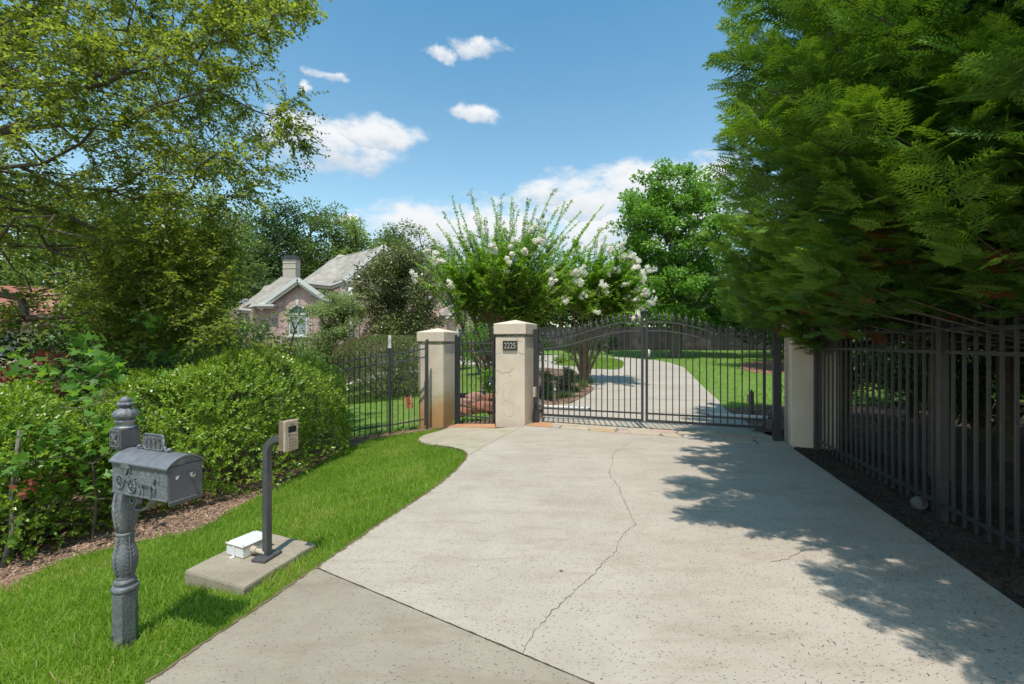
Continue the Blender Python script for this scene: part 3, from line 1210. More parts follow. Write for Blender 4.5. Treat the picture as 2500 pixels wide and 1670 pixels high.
# pedestrian gate
pa = at(1119, 838, 10.72); pb = at(1207, 838, 10.24)
pdv = Vector((pb.x - pa.x, pb.y - pa.y)); pL = pdv.length; pdv.normalize()
zg = -.11
pg = thing('pedestrian_gate', 'narrow black steel picket gate between the two stucco pillars', 'gate', (pa.x, pa.y, zg), math.atan2(pdv.y, pdv.x))
for x, w, h in ((.0, .065, 2.04), (pL - .02, .045, 1.98)):
    MB().box((x, 0, h / 2), (w, w, h)).build('stile', M_black, pg, bevel=.003)
for z, hh in ((1.78 - zg - .01, .032), (1.585 - zg, .032), (.19, .032)):
    MB().box((pL / 2, 0, z), (pL - .07, .03, hh)).build('rail', M_rail, pg)
for i in range(7):
    x = (i + 1) * pL / 8
    link('picket', unit_picket, pg, (x, 0, .04), scale=(1, 1, 1.96))
MB().box((pL - .075, -.03, 1.02), (.07, .05, .22)).build('lock_box', M_rail, pg, bevel=.006)
mb = MB(); mb.ball((pL - .075, -.075, .96), .026); mb.build('knob', mat('steel', (.45, .45, .46), (.5, .5, .5), .25, metallic=.9), pg, smooth=True)
t = thing('gate_post', 'black square steel hinge post between the shorter pillar and the narrow gate', 'gate post', (pa.x - .06, pa.y + .05, -.25), math.atan2(pdv.y, pdv.x))
MB().box((0, 0, 1.11), (.05, .05, 2.22)).build('tube', M_black, t, bevel=.003)
# its stone sill
sill = thing('door_sill', 'orange stone sill under the narrow pedestrian gate', 'stone sill', (pa.x, pa.y, 0))
c = [G(1092, 1043), G(1117, 1036), G(1208, 1036), G(1209, 1045)]
zt_ = -.13
mb = MB(); mb.add([(x, y, T(x, y) + .012) for x, y in c] + [(x, y, T(x, y) - .1) for x, y in c], [(0, 3, 2, 1)[::1], (4, 5, 6, 7), (0, 1, 5, 4), (1, 2, 6, 5), (2, 3, 7, 6), (3, 0, 4, 7)])
mb.build('slab', M_stone[3], sill, world=True, bevel=.004)

# ------------------------------------------------------------------ slat fence on the left (follows the falling ground)
FY = 10.72


def ftop(x):       # top rail height
    return at(1043, 851, FY).z - .155 * (-1.99 - x)


lf = thing('picket_fence', 'black steel picket fence stepping down the slope left of the shorter pillar', 'fence', (-1.99, FY, T(-1.99, FY)))
x0 = at(1043, 851, FY).x
x_end = -8.9
x_pier = x_end
posts = [x0, at(952, 850, FY).x, -5.35, -7.6]
for px_ in posts:
    zt_ = ftop(px_)
    zb_ = T(px_, FY) - .1
    hh = zt_ + .16 - zb_
    if px_ == x0:
        hh = zt_ + .22 - zb_
    MB().box((px_, FY, zb_ + hh / 2), (.055, .055, hh)).build('post', M_black, lf, world=True, bevel=.003)
for dz, nm in ((0, 'rail'), (-.195, 'rail'), (-1.66, 'rail')):
    edges_ = sorted(posts + [x_end])
    for a, b in zip(edges_, edges_[1:]):
        mb = MB()
        mb.bar((a + .03, FY - .0, ftop(a) + dz), (b - .03, FY, ftop(b) + dz), .032, .032)
        mb.build(nm, M_rail, lf, world=True)
x = x0 - .045
k = 0
sp = .1285
lp_me = unit_picket
while x > x_end:
    if min(abs(x - p) for p in posts) > .04:
        zt_ = ftop(x) + .14
        zb_ = ftop(x) - 1.80
        o = link('picket', lp_me, lf, (x - lf.location.x, 0.0, zb_ - lf.location.z), scale=(.95, .95, zt_ - zb_))
    x -= sp
# white tube gauge on the fence post
wt = thing('rain_gauge', 'white and clear tube standing on top of the middle fence post', 'rain gauge', (posts[1], FY - .032, ftop(posts[1]) + .12))
z1 = at(952, 819, FY).z - wt.location.z
MB().box((0, .03, z1 / 2 + .04), (.062, .05, z1 - .08)).build('body', M_white, wt, bevel=.004)
for i in range(5):
    MB().box((.004, .003, .13 + i * .028), (.034 if i % 2 else .022, .003, .008)).build('mark', M_plain, wt)
mb = MB(); mb.box((0, .025, .05), (.075, .07, .05)); mb.build('clip', M_glow, wt, bevel=.004)

# orange tag on a stake in the lawn behind the fence
q = G(1025, 1006)
tg = thing('marker_flag', 'small orange marker paddle with a dark figure leaning in the lawn behind the fence', 'lawn marker', (q[0], q[1] + .2, T(*q)))
c = at(998, 981, 10.98)
d = Vector((-.18, 0, .98)).normalized(); rx_ = Vector((.98, 0, .18)).normalized()
w, h = .085, .17
poly = [(-w * .7, -h), (w * .7, -h), (w, -h * .7), (w, h * .7), (w * .7, h), (-w * .7, h), (-w, h * .7), (-w, -h * .7)]
mb = MB(); mb.prism(poly, c, rx_, d, .012); mb.build('paddle', mat('orange_plastic', (.62, .25, .13), (.55, .2, .1), .6), tg, world=True)
mb = MB(); mb.prism([(-w * .72, h * .72), (w * .72, h * .72), (w * .7, h * 1.02), (-w * .7, h * 1.02)], c + Vector((0, -.003, 0)), rx_, d, .016)
mb.build('top_band', M_plain, tg, world=True)
mb = MB(); mb.tube([c - d * h, Vector((c.x + .10, c.y + .02, T(c.x, c.y) - .05))], .006, 6); mb.build('stake', M_beige, tg, world=True)
me = text_mesh('2', .16, .002, M_plain)
o = link('figure', me, tg)
o.matrix_local = Matrix.Translation(c - tg.location + Vector((0, -.003, 0))) @ Matrix.Rotation(R(-10), 4, 'Y') @ Matrix.Rotation(R(90), 4, 'X') @ Matrix.Rotation(R(0), 4, 'Z')

# stone pier at the far end of the slat fence
M_pier = [mat('pier_stone_%s' % n, c, tuple(v * .75 for v in c), .9, 7, bump=1, bscale=20) for n, c in
          (('brown', (.20, .17, .12)), ('grey', (.17, .16, .14)), ('tan', (.24, .20, .15)))]
pr = thing('stone_pier', 'rough stone pier at the shaded left end of the picket fence', 'pier', (-9.2, 10.9, T(-9.2, 10.9)))
mb = MB(); mb.box((0, 0, 1.05), (.60, .60, 2.12)); mb.build('core', M_pier[1], pr)
z = .0
while z < 2.0:
    hh = random.uniform(.14, .24)
    for sx, sy, nx, ny in ((0, -1, 1, 0), (1, 0, 0, 1), (-1, 0, 0, 1)):
        u = -.34
        while u < .33:
            w_ = min(random.uniform(.18, .34), .34 - u)
            if w_ < .07:
                break
            cx_, cy_ = (u + w_ / 2, sy * .31) if sx == 0 else (sx * .31, u + w_ / 2)
            dims = (w_ - .012, .07 + random.uniform(0, .03), hh - .014) if sx == 0 else (.07 + random.uniform(0, .03), w_ - .012, hh - .014)
            MB().box((cx_, cy_, z + hh / 2), dims).build('stone', random.choice(M_pier), pr, bevel=.012)
            u += w_
    z += hh
MB().box((0, 0, z + .04), (.80, .80, .08)).build('cap', M_pier[2], pr, bevel=.015)

# ------------------------------------------------------------------ fence on the right, beside the driveway
f0 = Vector((5.13, 7.66)); fd = Vector((-.244, -.97)).normalized()
rf = thing('picket_fence', 'tall black steel picket fence along the right edge of the driveway under the cypress', 'fence', (f0.x, f0.y, 0), math.atan2(fd.y, fd.x))
FL = 8.6
post_t = [0, 3.14, 6.2, 8.6]
for t_ in post_t:
    MB().box((t_, 0, 1.04), (.074, .074, 2.2)).build('post', M_black, rf, bevel=.004)
    MB().box((t_, 0, 2.15), (.088, .088, .02)).build('post_cap', M_rail, rf)
for a, b in zip(post_t, post_t[1:]):
    for z in (.155, 1.70, 1.925):
        MB().box(((a + b) / 2, 0, z), (b - a - .08, .034, .038)).build('rail', M_black, rf, bevel=.003)
rp_me = MB().box((0, 0, .5), (.023, .023, 1)).mesh('picket', M_black)
t_ = .16
while t_ < FL:
    if min(abs(t_ - p) for p in post_t) > .06:
        link('picket', rp_me, rf, (t_, 0, .04), scale=(1, 1, 2.05))
    t_ += .1495

# ------------------------------------------------------------------ concrete pad, gooseneck keypad, white box
P1 = Vector((-2.575, 3.587)); P2v = Vector((-1.96, 3.33)); P3v = Vector((-1.75, 4.065)); P4 = P1 + P3v - P2v
pd = thing('concrete_pad', 'weathered concrete pad in the grass under the keypad post', 'concrete pad', (P1.x, P1.y, 0))
mb = MB()
top_ = [(P1.x, P1.y), (P2v.x, P2v.y), (P3v.x, P3v.y), (P4.x, P4.y)]
outl = []
for i in range(4):
    a = Vector(top_[i]); b = Vector(top_[(i + 1) % 4])
    n = 9
    for j in range(n):
        p = a.lerp(b, j / n)
        if j:
            p = p + Vector((random.uniform(-.006, .006), random.uniform(-.006, .006)))
        outl.append(p)
k = len(outl)
cen = sum(outl, Vector((0, 0))) / k
vs = [(p.x, p.y, .0) for p in [cen + (q - cen) * .985 for q in outl]] + [(p.x, p.y, -.015) for p in outl] + [(*(cen + (p - cen) * 1.015), -.22) for p in outl]
fs = [tuple(range(k))] + [((j + 1) % k, j, k + j, k + (j + 1) % k) for j in range(k)] + [(k + (j + 1) % k, k + j, 2 * k + j, 2 * k + (j + 1) % k) for j in range(k)]
mb.add(vs, fs)
o = mb.build('slab', M_slab, pd, world=True)

KX, KY = -2.045, 3.80
kd = Vector((.93, -.36)).normalized()
kp = thing('keypad_pedestal', 'dark gooseneck post with a beige keypad standing on the concrete pad', 'keypad pedestal', (KX, KY, 0), math.atan2(kd.y, kd.x))
MB().box((0, 0, .0125), (.13, .20, .025), rz=R(8)).build('base_plate', M_galv, kp, bevel=.003)
pts = [(0, 0, .02), (0, 0, .5), (0, 0, .86)]
for i in range(1, 9):
    a = math.pi / 2 * i / 8
    pts.append((.145 * (1 - math.cos(a)), 0, .86 + .145 * math.sin(a)))
pts.append((.20, 0, 1.005))
o = MB().tube(pts, .038, 4, square=R(0)).build('post', M_galv, kp, bevel=.004)
kb = thing('keypad', None, None)
bpy.data.objects.remove(kb)
mb = MB(); mb.box((.225, 0, 1.04), (.05, .128, .240)); kback = mb.build('keypad_back', M_brown, kp, bevel=.004)
mb = MB(); mb.box((.262, 0, 1.04), (.022, .136, .248)); kbox = mb.build('keypad_face', M_beige, kp, bevel=.006)
FXk = .2745
MB().box((FXk, .003, 1.092), (.004, .076, .048)).build('display', M_dglass, kbox)
MB().box((FXk + .001, .003, 1.133), (.003, .036, .008)).build('badge', M_brown, kbox)
MB().box((FXk, .003, 1.058), (.003, .086, .012)).build('label_strip', mat('pale_plastic', (.55, .5, .36), (.5, .45, .33), .5), kbox)
for i in range(2):
    MB().box((FXk + .002, -.020 - i * .016 + .0, 1.052), (.004, .010, .012)).build('button', M_brown, kbox)
M_btn = mat('keypad_button', (.40, .33, .24), (.36, .3, .22), .5)
for r_ in range(4):
    for c_ in range(3):
        yy = -.027 + c_ * .027
        zz = 1.02 - r_ * .026
        b_ = MB().box((FXk + .002, yy, zz), (.006, .019, .018)).build('button', M_btn, kbox, bevel=.002)
        ch = [['3', '2', '1'], ['6', '5', '4'], ['9', '8', '7'], ['#', '0', '*']][r_][c_]
        me = text_mesh(ch, .016, .0004, M_brown)
        l_ = link('mark', me, b_, (FXk + .0056, yy, zz))
        l_.rotation_euler = (R(90), 0, R(90))

# low white box beside the post
jb = thing('junction_box', 'white metal box with a rusty lid edge lying on the concrete pad', 'junction box', (-2.227, 3.766, 0), math.atan2(-.092, .198))
# local x: along the short front, local y: away
W_, D_, H_ = .215, .265, .085
MB().box((-W_ / 2, D_ / 2, H_ / 2 + .004), (W_, D_, H_)).build('body', M_white, jb, bevel=.006)
MB().box((-W_ / 2, D_ / 2, H_ + .0055), (W_ + .008, D_ + .008, .004)).build('lid_edge', M_rust, jb)
MB().box((-W_ / 2, D_ / 2, H_ + .0135), (W_ + .008, D_ + .008, .012)).build('lid', M_white, jb, bevel=.003)
MB().box((-W_ * .52, -.004, .045), (.026, .006, .085)).build('strap', M_white, jb, bevel=.001)
MB().lathe([(.018, 0), (.018, .005)], 12, (-W_ * .52, -.018, .001)).build('foot_tab', M_white, jb)
for xx, yy in ((-.012, .012), (-W_ + .012, .012), (-.012, D_ - .012), (-W_ + .012, D_ - .012)):
    MB().lathe([(.007, 0), (.006, .004)], 8, (xx, yy, H_ + .019)).build('screw', M_rust, jb)
mb = MB(); mb.tube([(0.002, D_ * .30, .055), (.055, D_ * .32, .052)], .028, 12)
mb.tube([(.055, D_ * .32, .052), (.085, D_ * .33, .05), (.15, D_ * .36, .045)], .020, 10)
mb.build('conduit', M_beige, jb, smooth=False)

# ------------------------------------------------------------------ mailbox
MYAW = math.atan2(-.21, .54)     # box axis, door end first
mpos = Vector((-2.60, 3.06)); mz = -.20
MSC = .925
mpos *= MSC
mbx = thing('mailbox', 'ornate blue-grey cast metal mailbox on a leaf pattern post, with a horse and carriage relief', 'mailbox', (mpos.x, mpos.y, CAM_H - 2.0 * MSC), MYAW)
mbx.scale = (MSC, MSC, MSC)
def Z(py, Y=3.05):
    return CAM_H - (py - 835) / FPX * Y - mz
# square chamfered base
hb = Z(1443)
sq = .066
ch_ = .022
octo = [(-sq, -sq + ch_), (-sq + ch_, -sq), (sq - ch_, -sq), (sq, -sq + ch_), (sq, sq - ch_), (sq - ch_, sq), (-sq + ch_, sq), (-sq, sq - ch_)]
# wide chamfers as on the cast foot
ch_ = .045
mb = MB()
sq = .078
octo = [(-sq, -sq + ch_), (-sq + ch_, -sq), (sq - ch_ * .3, -sq), (sq, -sq + ch_ * .3), (sq, sq - ch_), (sq - ch_, sq), (-sq + ch_, sq), (-sq, sq - ch_)]
mb.add([(x, y, -.1) for x, y in octo] + [(x * .985, y * .985, hb) for x, y in octo], [tuple(reversed(range(8))), tuple(range(8, 16))] + [(i, (i + 1) % 8, 8 + (i + 1) % 8, 8 + i) for i in range(8)])
mb.build('base', M_blue, mbx, bevel=.003)
mb = MB(); mb.tube([(-.02, -.078, .055), (-.02, -.090, .055)], .009, 6); mb.build('bolt', M_bluedk, mbx)
mb = MB()
mb.lathe([(.078, hb), (.086, hb + .012), (.088, hb + .026), (.080, hb + .04), (.062, hb + .045), (.068, hb + .055), (.074, hb + .066), (.066, hb + .08), (.054, hb + .088), (.060, hb + .096), (.058, hb + .105), (.05, hb + .11)], 20, sq=.35)
mb.build('collar', M_blue, mbx, smooth=True)
z1 = Z(1409); z2_ = Z(1303); z3 = Z(1175); zt_ = Z(1090)


def baluster(za, zb, name='shaft'):
    mb = MB()
    n = 14
    prof = []
    for i in range(n + 1):
        s_ = i / n
        r_ = .050 + .024 * math.sin(math.pi * min(1, s_ * 1.25 + .0)) ** 1.0 if s_ < .8 else .050 + .010 * math.cos((s_ - .8) / .2 * math.pi / 2) * 0 + .004 * (s_ - .8) / .2
        prof.append((r_, za + (zb - za) * s_))
    mb.lathe(prof, 28, sq=.62)
    o = mb.build(name, M_blue, mbx, smooth=True)
    # raised leaf sprays on each face
    lf_ = MB()
    for side in range(4):
        a = side * math.pi / 2
        cs, sn = math.cos(a), math.sin(a)
        def P(u, s_):
            rr = prof[min(n, int(s_ * n))][0]
            i0 = min(n - 1, int(s_ * n)); f = s_ * n - i0
            rr = prof[i0][0] * (1 - f) + prof[i0 + 1][0] * f
            w_ = rr + .002 - abs(u) * .22
            return (cs * w_ - sn * u, sn * w_ + cs * u, za + (zb - za) * s_)
        lf_.tube([P(0, .05 + .9 * i / 9) for i in range(10)], [.006] * 9 + [.003], 5)
        for j in range(9):
            s0 = .08 + j * .095
            for sg in (-1, 1):
                u1 = sg * (.040 if j < 7 else .03)
                lf_.tube([P(0, s0), P(u1 * .55, min(.97, s0 + .05)), P(u1, min(.98, s0 + .13))], [.0035, .0055, .002], 5)
    lf_.build('leaf_relief', M_blue, mbx, smooth=True)
    return o


baluster(z1 + .0, z2_ - .0)
mb = MB(); mb.lathe([(.052, z2_ - .012), (.058, z2_ - .006), (.060, z2_ + .004), (.052, z2_ + .012)], 20, sq=.5); mb.build('collar', M_blue, mbx, smooth=True)
baluster(z2_ + .008, z3 + .05)
mb = MB(); mb.lathe([(.05, z3 + .04), (.05, zt_ - .02), (.062, zt_ - .012), (.066, zt_ + .001)], 20, sq=.8); mb.build('neck', M_blue, mbx)
zh0, zh1 = Z(1090), Z(1045)
MB().box((0, 0, (zh0 + zh1) / 2), (.145, .145, zh1 - zh0)).build('head_block', M_bluedk, mbx, bevel=.004)
# rosette on the near-left faces
for (cx_, cy_, a) in ((0, -.0735, -math.pi / 2), (-.0735, 0, math.pi)):
    mb = MB()
    cs, sn = math.cos(a), math.sin(a)
    tx, ty = -sn, cs
    zc_ = (zh0 + zh1) / 2
    hh = (zh1 - zh0) / 2 - .008
    for u0, u1, v0, v1 in ((-.062, .062, hh - .006, hh), (-.062, .062, -hh, -hh + .006), (-.062, -.055, -hh, hh), (.055, .062, -hh, hh)):
        mb.prism([(u0, v0), (u1, v0), (u1, v1), (u0, v1)], (cx_ + cs * .004, cy_ + sn * .004, zc_), (-tx * -1, -ty * -1, 0), (0, 0, 1), .004)
    for k_ in range(4):
        an = math.pi / 4 + k_ * math.pi / 2
        p0 = (cx_ + cs * .004, cy_ + sn * .004, zc_)
        p1 = (cx_ + cs * .005 + tx * .045 * math.cos(an), cy_ + sn * .005 + ty * .045 * math.cos(an), zc_ + .045 * math.sin(an))
        mb.tube([p0, tuple((p0[i] + p1[i]) / 2 for i in range(3)), p1], [.004, .011, .003], 6)
    mb.ball((cx_ + cs * .006, cy_ + sn * .006, zc_), .011)
    mb.build('rosette', M_blue, mbx)
q = .00063
zf = zh1
prof = [(.055, 0), (.075, .002), (.075, .008), (.066, .012), (.058, .018), (.056, .030), (.066, .038), (.073, .045), (.070, .054), (.052, .060), (.052, .066)]
mb = MB(); mb.lathe([(r_, zf + h_) for r_, h_ in prof], 24); mb.build('finial_base', M_blue, mbx, smooth=True)
mb = MB(); mb.lathe([(r_, zf + h_) for r_, h_ in [(.052, .066), (.078, .072), (.086, .088), (.080, .106), (.060, .124), (.038, .138), (.034, .146)]], 40, lobes=10, la=.05)
mb.build('finial_bulb', M_blue, mbx, smooth=True)
mb = MB(); mb.lathe([(r_, zf + h_) for r_, h_ in [(.034, .146), (.052, .150), (.058, .158), (.050, .168), (.036, .174)]], 32, lobes=8, la=.07)
mb.lathe([(r_, zf + h_) for r_, h_ in [(.037, .17), (.040, .180), (.037, .192), (.028, .203), (.014, .209), (.002, .211)]], 20)
mb.build('finial_tip', M_blue, mbx, smooth=True)

for ch in mbx.children:
    ch.scale = (.82, .82, 1)

# the box: local x along its axis (door at +x), y away from camera
bx0, bx1 = .060, .60
by0, by1 = -.105, .105
zb_ = .832 - mz; ze_ = 1.040 - mz; zr_ = 1.093 - mz


def roof_profile(y0, y1, z0, z1, n=12, off=0.):
    out = []
    for i in range(n + 1):
        a = math.pi * (.0 + i / n)
        t_ = i / n
        y = y0 + (y1 - y0) * t_
        out.append((y, z0 + (z1 - z0) * (1 - abs(2 * t_ - 1) ** 2.1) + off))
    return out


outline = [(by0, zb_), (by1, zb_)] + [(y, z) for y, z in reversed(roof_profile(by0, by1, ze_, zr_ - .006))]
mb = MB(); mb.prism(outline, (bx1, 0, 0), (0, 1, 0), (0, 0, 1), bx1 - bx0)
body = mb.build('box', M_blue, mbx, bevel=.002)
# lid with overhang
up_ = roof_profile(by0 - .014, by1 + .014, ze_ - .004, zr_ + .004)
lo_ = roof_profile(by0 - .014, by1 + .014, ze_ - .012, zr_ - .004)
mb = MB(); mb.prism(lo_ + list(reversed(up_)), (bx1 + .014, 0, 0), (0, 1, 0), (0, 0, 1), bx1 - bx0 + .03)
o = mb.build('roof', M_blue, mbx); smooth_angle(o, 35)
# side strips
MB().box(((bx0 + bx1) / 2, by0 - .003, zb_ + .006), (bx1 - bx0, .008, .012)).build('bottom_moulding', M_blue, mbx, bevel=.002)
MB().box(((bx0 + bx1) / 2, by0 - .002, ze_ - .024), (bx1 - bx0 - .004, .004, .026)).build('top_band', M_bluedk, mbx)
# door
dpl = [(by0 + .004, zb_ - .028), (by1 - .004, zb_ - .028), (by1 - .004, ze_ - .002), (by0 + .004, ze_ - .002)]
mb = MB(); mb.prism(dpl, (bx1 + .009, 0, 0), (0, 1, 0), (0, 0, 1), .007)
door = mb.build('door', M_bluedk, mbx, bevel=.0015)
MB().box((bx1 + .012, 0, zb_ - .004), (.008, by1 - by0 - .008, .008)).build('door_hem', M_blue, door)
zk = (zb_ + ze_) / 2 + .035
mb = MB(); mb.tube([(bx1 + .008, .022, zk), (bx1 + .03, .022, zk)], .009, 10); mb.tube([(bx1 + .03, .022, zk), (bx1 + .038, .022, zk)], .018, 12)
mb.ball((bx1 + .038, .022, zk), .016, sc=(.4, 1, 1))
mb.build('knob', mat('chrome', (.5, .5, .5), (.45, .45, .45), .25, metallic=.9), door, smooth=False)
MB().prism([(-.01, -.012), (.002, -.012), (.012, .010), (-.01, .006)], (bx1 + .0095, -.052, zk - .002), (0, 1, 0), (0, 0, 1), .003).build('worn_patch', M_white, door)
# number plate on the ridge
zpl = zr_ + .006
pc = .30
pw, ph, pr_ = .20, .098, .022
def rrect(w, h, r, n=5):
    out = []
    for cx_, cy_, a0 in ((w / 2 - r, h / 2 - r, 0), (-w / 2 + r, h / 2 - r, 90), (-w / 2 + r, -h / 2 + r, 180), (w / 2 - r, -h / 2 + r, 270)):
        for i in range(n + 1):
            a = R(a0 + 90 * i / n)
            out.append((cx_ + r * math.cos(a), cy_ + r * math.sin(a)))
    return out
pn = MB(); pn.prism(rrect(pw, ph, pr_), (pc, -.004, zpl + ph / 2 + .004), (1, 0, 0), (0, 0, 1), .006)
plate = pn.build('address_plate', M_blue, mbx)
rim = MB(); rr_ = rrect(pw, ph, pr_)
rim.tube([(pc + a, -.003, zpl + ph / 2 + .004 + b) for a, b in rr_ + rr_[:1]], .006, 6); rim.build('rim', M_blue, plate, smooth=True)
for i, ch in enumerate('2225'):
    me = text_mesh(ch, .078, .0022, (M_blue, M_blue, mat('tarnished_brass', (.16, .13, .085), (.26, .22, .15), .35, metallic=.6), M_bluedk)[i] if i != 1 else M_bluedk)
    o = link('numeral', me, plate, (pc - .068 + i * .045, -.0105, zpl + ph / 2 + .002), scale=(.85, 1, 1))
    o.rotation_euler = (R(90), 0, 0)
for sg in (-1, 1):
    mb = MB()
    pts = [(pc + sg * (.095), 0, zpl + .035), (pc + sg * .108, 0, zpl + .02), (pc + sg * .112, 0, zpl + .006), (pc + sg * .130, 0, zpl + .0), (pc + sg * .148, 0, zpl + .008)]
    mb.tube(pts, [.006, .008, .008, .007, .007], 6)
    mb.ball((pc + sg * .150, 0, zpl + .014), .015, sc=(1, 1, .8))
    mb.build('scroll_foot', M_blue, mbx, smooth=True)

# horse and carriage relief on the street side
hr_o = (0, by0 - .001, 0)
rel = MB()
def RP(u, v, d=.006):      # u from the left (0) to the right (1) of the side, v up from the bottom
    return (bx0 + .01 + u * .49, by0 - d, zb_ + .010 + v * 1.12)
for cu, cv, rw in ((.165, .062, .036), (.40, .046, .036)):
    circ = [RP(cu + rw * math.cos(a) / .47, cv + rw * math.sin(a)) for a in [2 * math.pi * i / 18 for i in range(19)]]
    rel.tube(circ, .0042, 6)
    for i in range(8):
        a = math.pi * i / 4
        rel.tube([RP(cu, cv), RP(cu + rw * math.cos(a) / .47, cv + rw * math.sin(a))], .0022, 4)
    rel.ball(RP(cu, cv, .010), .006)
def relpoly(pts, d=.010):
    out = [(bx0 + .01 + u * .49, zb_ + .010 + v * 1.12) for u, v in pts]
    rel.prism(out, (0, by0 - d, 0), (1, 0, 0), (0, 0, 1), -d * 0 - 0 + -(-d + .001))
relpoly([(.22, .085), (.33, .07), (.40, .088), (.46, .08), (.47, .092), (.40, .105), (.34, .11), (.33, .10), (.27, .11), (.24, .11)])
relpoly([(.26, .108), (.31, .108), (.34, .155), (.27, .155)], .012)
relpoly([(.21, .150), (.36, .142), (.38, .152), (.35, .166), (.25, .168), (.21, .160)], .016)
relpoly([(.355, .09), (.372, .09), (.385, .15), (.37, .152)], .010)
for sg in range(3):
    rel.tube([RP(.43 + .0 * sg, .082, .008), RP(.62, .080, .010), RP(.80, .076 - .006 * sg, .010)], .0025, 5)
# horse: body, neck, head, legs, tail
horse = [(.545, .085), (.56, .105), (.60, .112), (.68, .106), (.76, .108), (.82, .122), (.86, .14), (.895, .148), (.905, .138), (.93, .118), (.945, .098), (.925, .094),
         (.895, .112), (.875, .110), (.86, .094), (.84, .078), (.80, .068), (.70, .066), (.62, .062), (.57, .066)]
relpoly(horse, .011)
for leg_ in ([(.57, .07), (.555, .045), (.575, .028), (.565, .002)], [(.60, .066), (.61, .045), (.635, .022), (.635, -.004)], [(.80, .072), (.785, .045), (.795, .02), (.785, -.006)],
             [(.83, .075), (.865, .055), (.860, .030), (.835, .018)]):
    rel.tube([RP(u, v, .008) for u, v in leg_], [.008, .0055, .0042, .0045], 6)
rel.tube([RP(.548, .10), RP(.53, .085), RP(.535, .05)], [.003, .005, .002], 5)
rel.build('carriage_relief', M_blue, mbx, smooth=False)
# scroll bracket below the box
mb = MB()
pts = []
for i in range(26):
    s_ = i / 25
    a = R(90 - 520 * s_)
    rr = .012 + .034 * s_
    pts.append((.105 + rr * math.cos(a), 0, zb_ - .075 + rr * math.sin(a)))
last = pts[-1]
pts += [(.13, 0, zb_ - .135), (.19, 0, zb_ - .135), (.26, 0, zb_ - .10), (.30, 0, zb_ - .05), (.335, 0, zb_ - .01)]
sm = [Vector(p) for p in pts]
vs = []
for i, p in enumerate(sm):
    d = (sm[min(i + 1, len(sm) - 1)] - sm[max(i - 1, 0)]).normalized()
    nrm = Vector((-d.z, 0, d.x))
    for (a_, b_) in ((-.018, -.005), (.018, -.005), (.018, .005), (-.018, .005)):
        vs.append(tuple(p + Vector((0, a_, 0)) + nrm * b_))
n = len(sm)
fs = [(0, 1, 2, 3), (4 * n - 1, 4 * n - 2, 4 * n - 3, 4 * n - 4)]
for i in range(n - 1):
    for k_ in range(4):
        fs.append((4 * i + k_, 4 * i + 4 + k_, 4 * i + 4 + (k_ + 1) % 4, 4 * i + (k_ + 1) % 4))
mb.add(vs, fs)
mb.build('scroll_bracket', M_blue, mbx, bevel=.001)

# fallen rock by the fence foot, and a leaf on the concrete
q = G(2243, 1238)
rk = MB(); rk.ball((0, 0, .06), .075, 10, 7, (1, .9, 1.05))
rk.v = [(x * (1 + .12 * math.sin(9 * z + 4 * x)), y, z) for x, y, z in rk.v]
o = rk.build('rock', mat('pale_rock', (.10, .10, .10), (.15, .145, .14), .9, 9, bump=.8), smooth=True)
o.location = (q[0], q[1], -.02)
tag(o, 'rounded grey rock on the bare soil beside a post of the right hand fence', 'rock')
q = G(1364, 1395)
me = MB().add([(0, 0, 0), (.018, .012, .006), (.04, 0, .002), (.018, -.014, .008)], [(0, 3, 2, 1)]).mesh('fallen_leaf', M_rust)
o = link('fallen_leaf', me); o.location = (q[0], q[1], .003)
tag(o, 'small rust brown leaf lying alone on the sunlit concrete', 'leaf')

# ------------------------------------------------------------------ plants: tools
M_bark = mat('bark', (.16, .13, .095), (.085, .068, .05), .9, 14, bump=1.5, bscale=30)
M_bark_grey = mat('grey_bark', (.22, .20, .17), (.12, .105, .085), .9, 12, bump=1.2, bscale=30, c3=(.20, .19, .10), s3=5)
M_bark_tan = mat('smooth_tan_bark', (.30, .20, .12), (.17, .11, .07), .75, 9, bump=.5, bscale=16, c3=(.11, .07, .045), s3=4)
M_pale = mat('pale_stem', (.40, .35, .27), (.24, .20, .15), .85, 18)
M_twig = mat('twig', (.15, .125, .09), (.09, .075, .055), .85, 18)

L_elm = leafmat('elm_leaf', (.025, .045, .008), (.125, .155, .026), .55, .38, .4, tip=(.22, .22, .05), gain=2.2)
L_forest = leafmat('forest_leaf', (.020, .042, .012), (.080, .115, .028), .35, .5, .3, gain=2.3)
L_forest2 = leafmat('pale_forest_leaf', (.035, .060, .014), (.115, .155, .035), .45, .5, .3, gain=2.7)
L_pine = leafmat('pine_leaf', (.020, .045, .014), (.055, .105, .028), .15, .6, .3)
L_bush = leafmat('privet_leaf', (.026, .060, .010), (.150, .215, .022), .30, .32, .5, tip=(.36, .38, .05), gain=2.2)
L_hedge = leafmat('hedge_leaf', (.022, .040, .012), (.070, .100, .030), .3, .35, .5, gain=2.9)
L_red = leafmat('red_tip_leaf', (.12, .035, .025), (.26, .09, .06), .3, .45, .3)
L_mag = leafmat('magnolia_leaf', (.026, .036, .012), (.085, .092, .028), .1, .3, .5, tip=(.15, .09, .04), gain=2.9)
L_tea = leafmat('olive_leaf', (.045, .060, .022), (.120, .150, .055), .35, .5, .3, gain=2.9)
L_crape = leafmat('crape_leaf', (.024, .062, .010), (.095, .165, .022), .45, .4, .4, tip=(.17, .24, .03), gain=2.9)
L_oak = leafmat('bright_tree_leaf', (.025, .066, .012), (.095, .180, .028), .40, .45, .35, tip=(.17, .25, .035), gain=2.3)
L_maple = leafmat('maple_leaf', (.025, .070, .014), (.105, .200, .035), .45, .45, .3, gain=1.9)
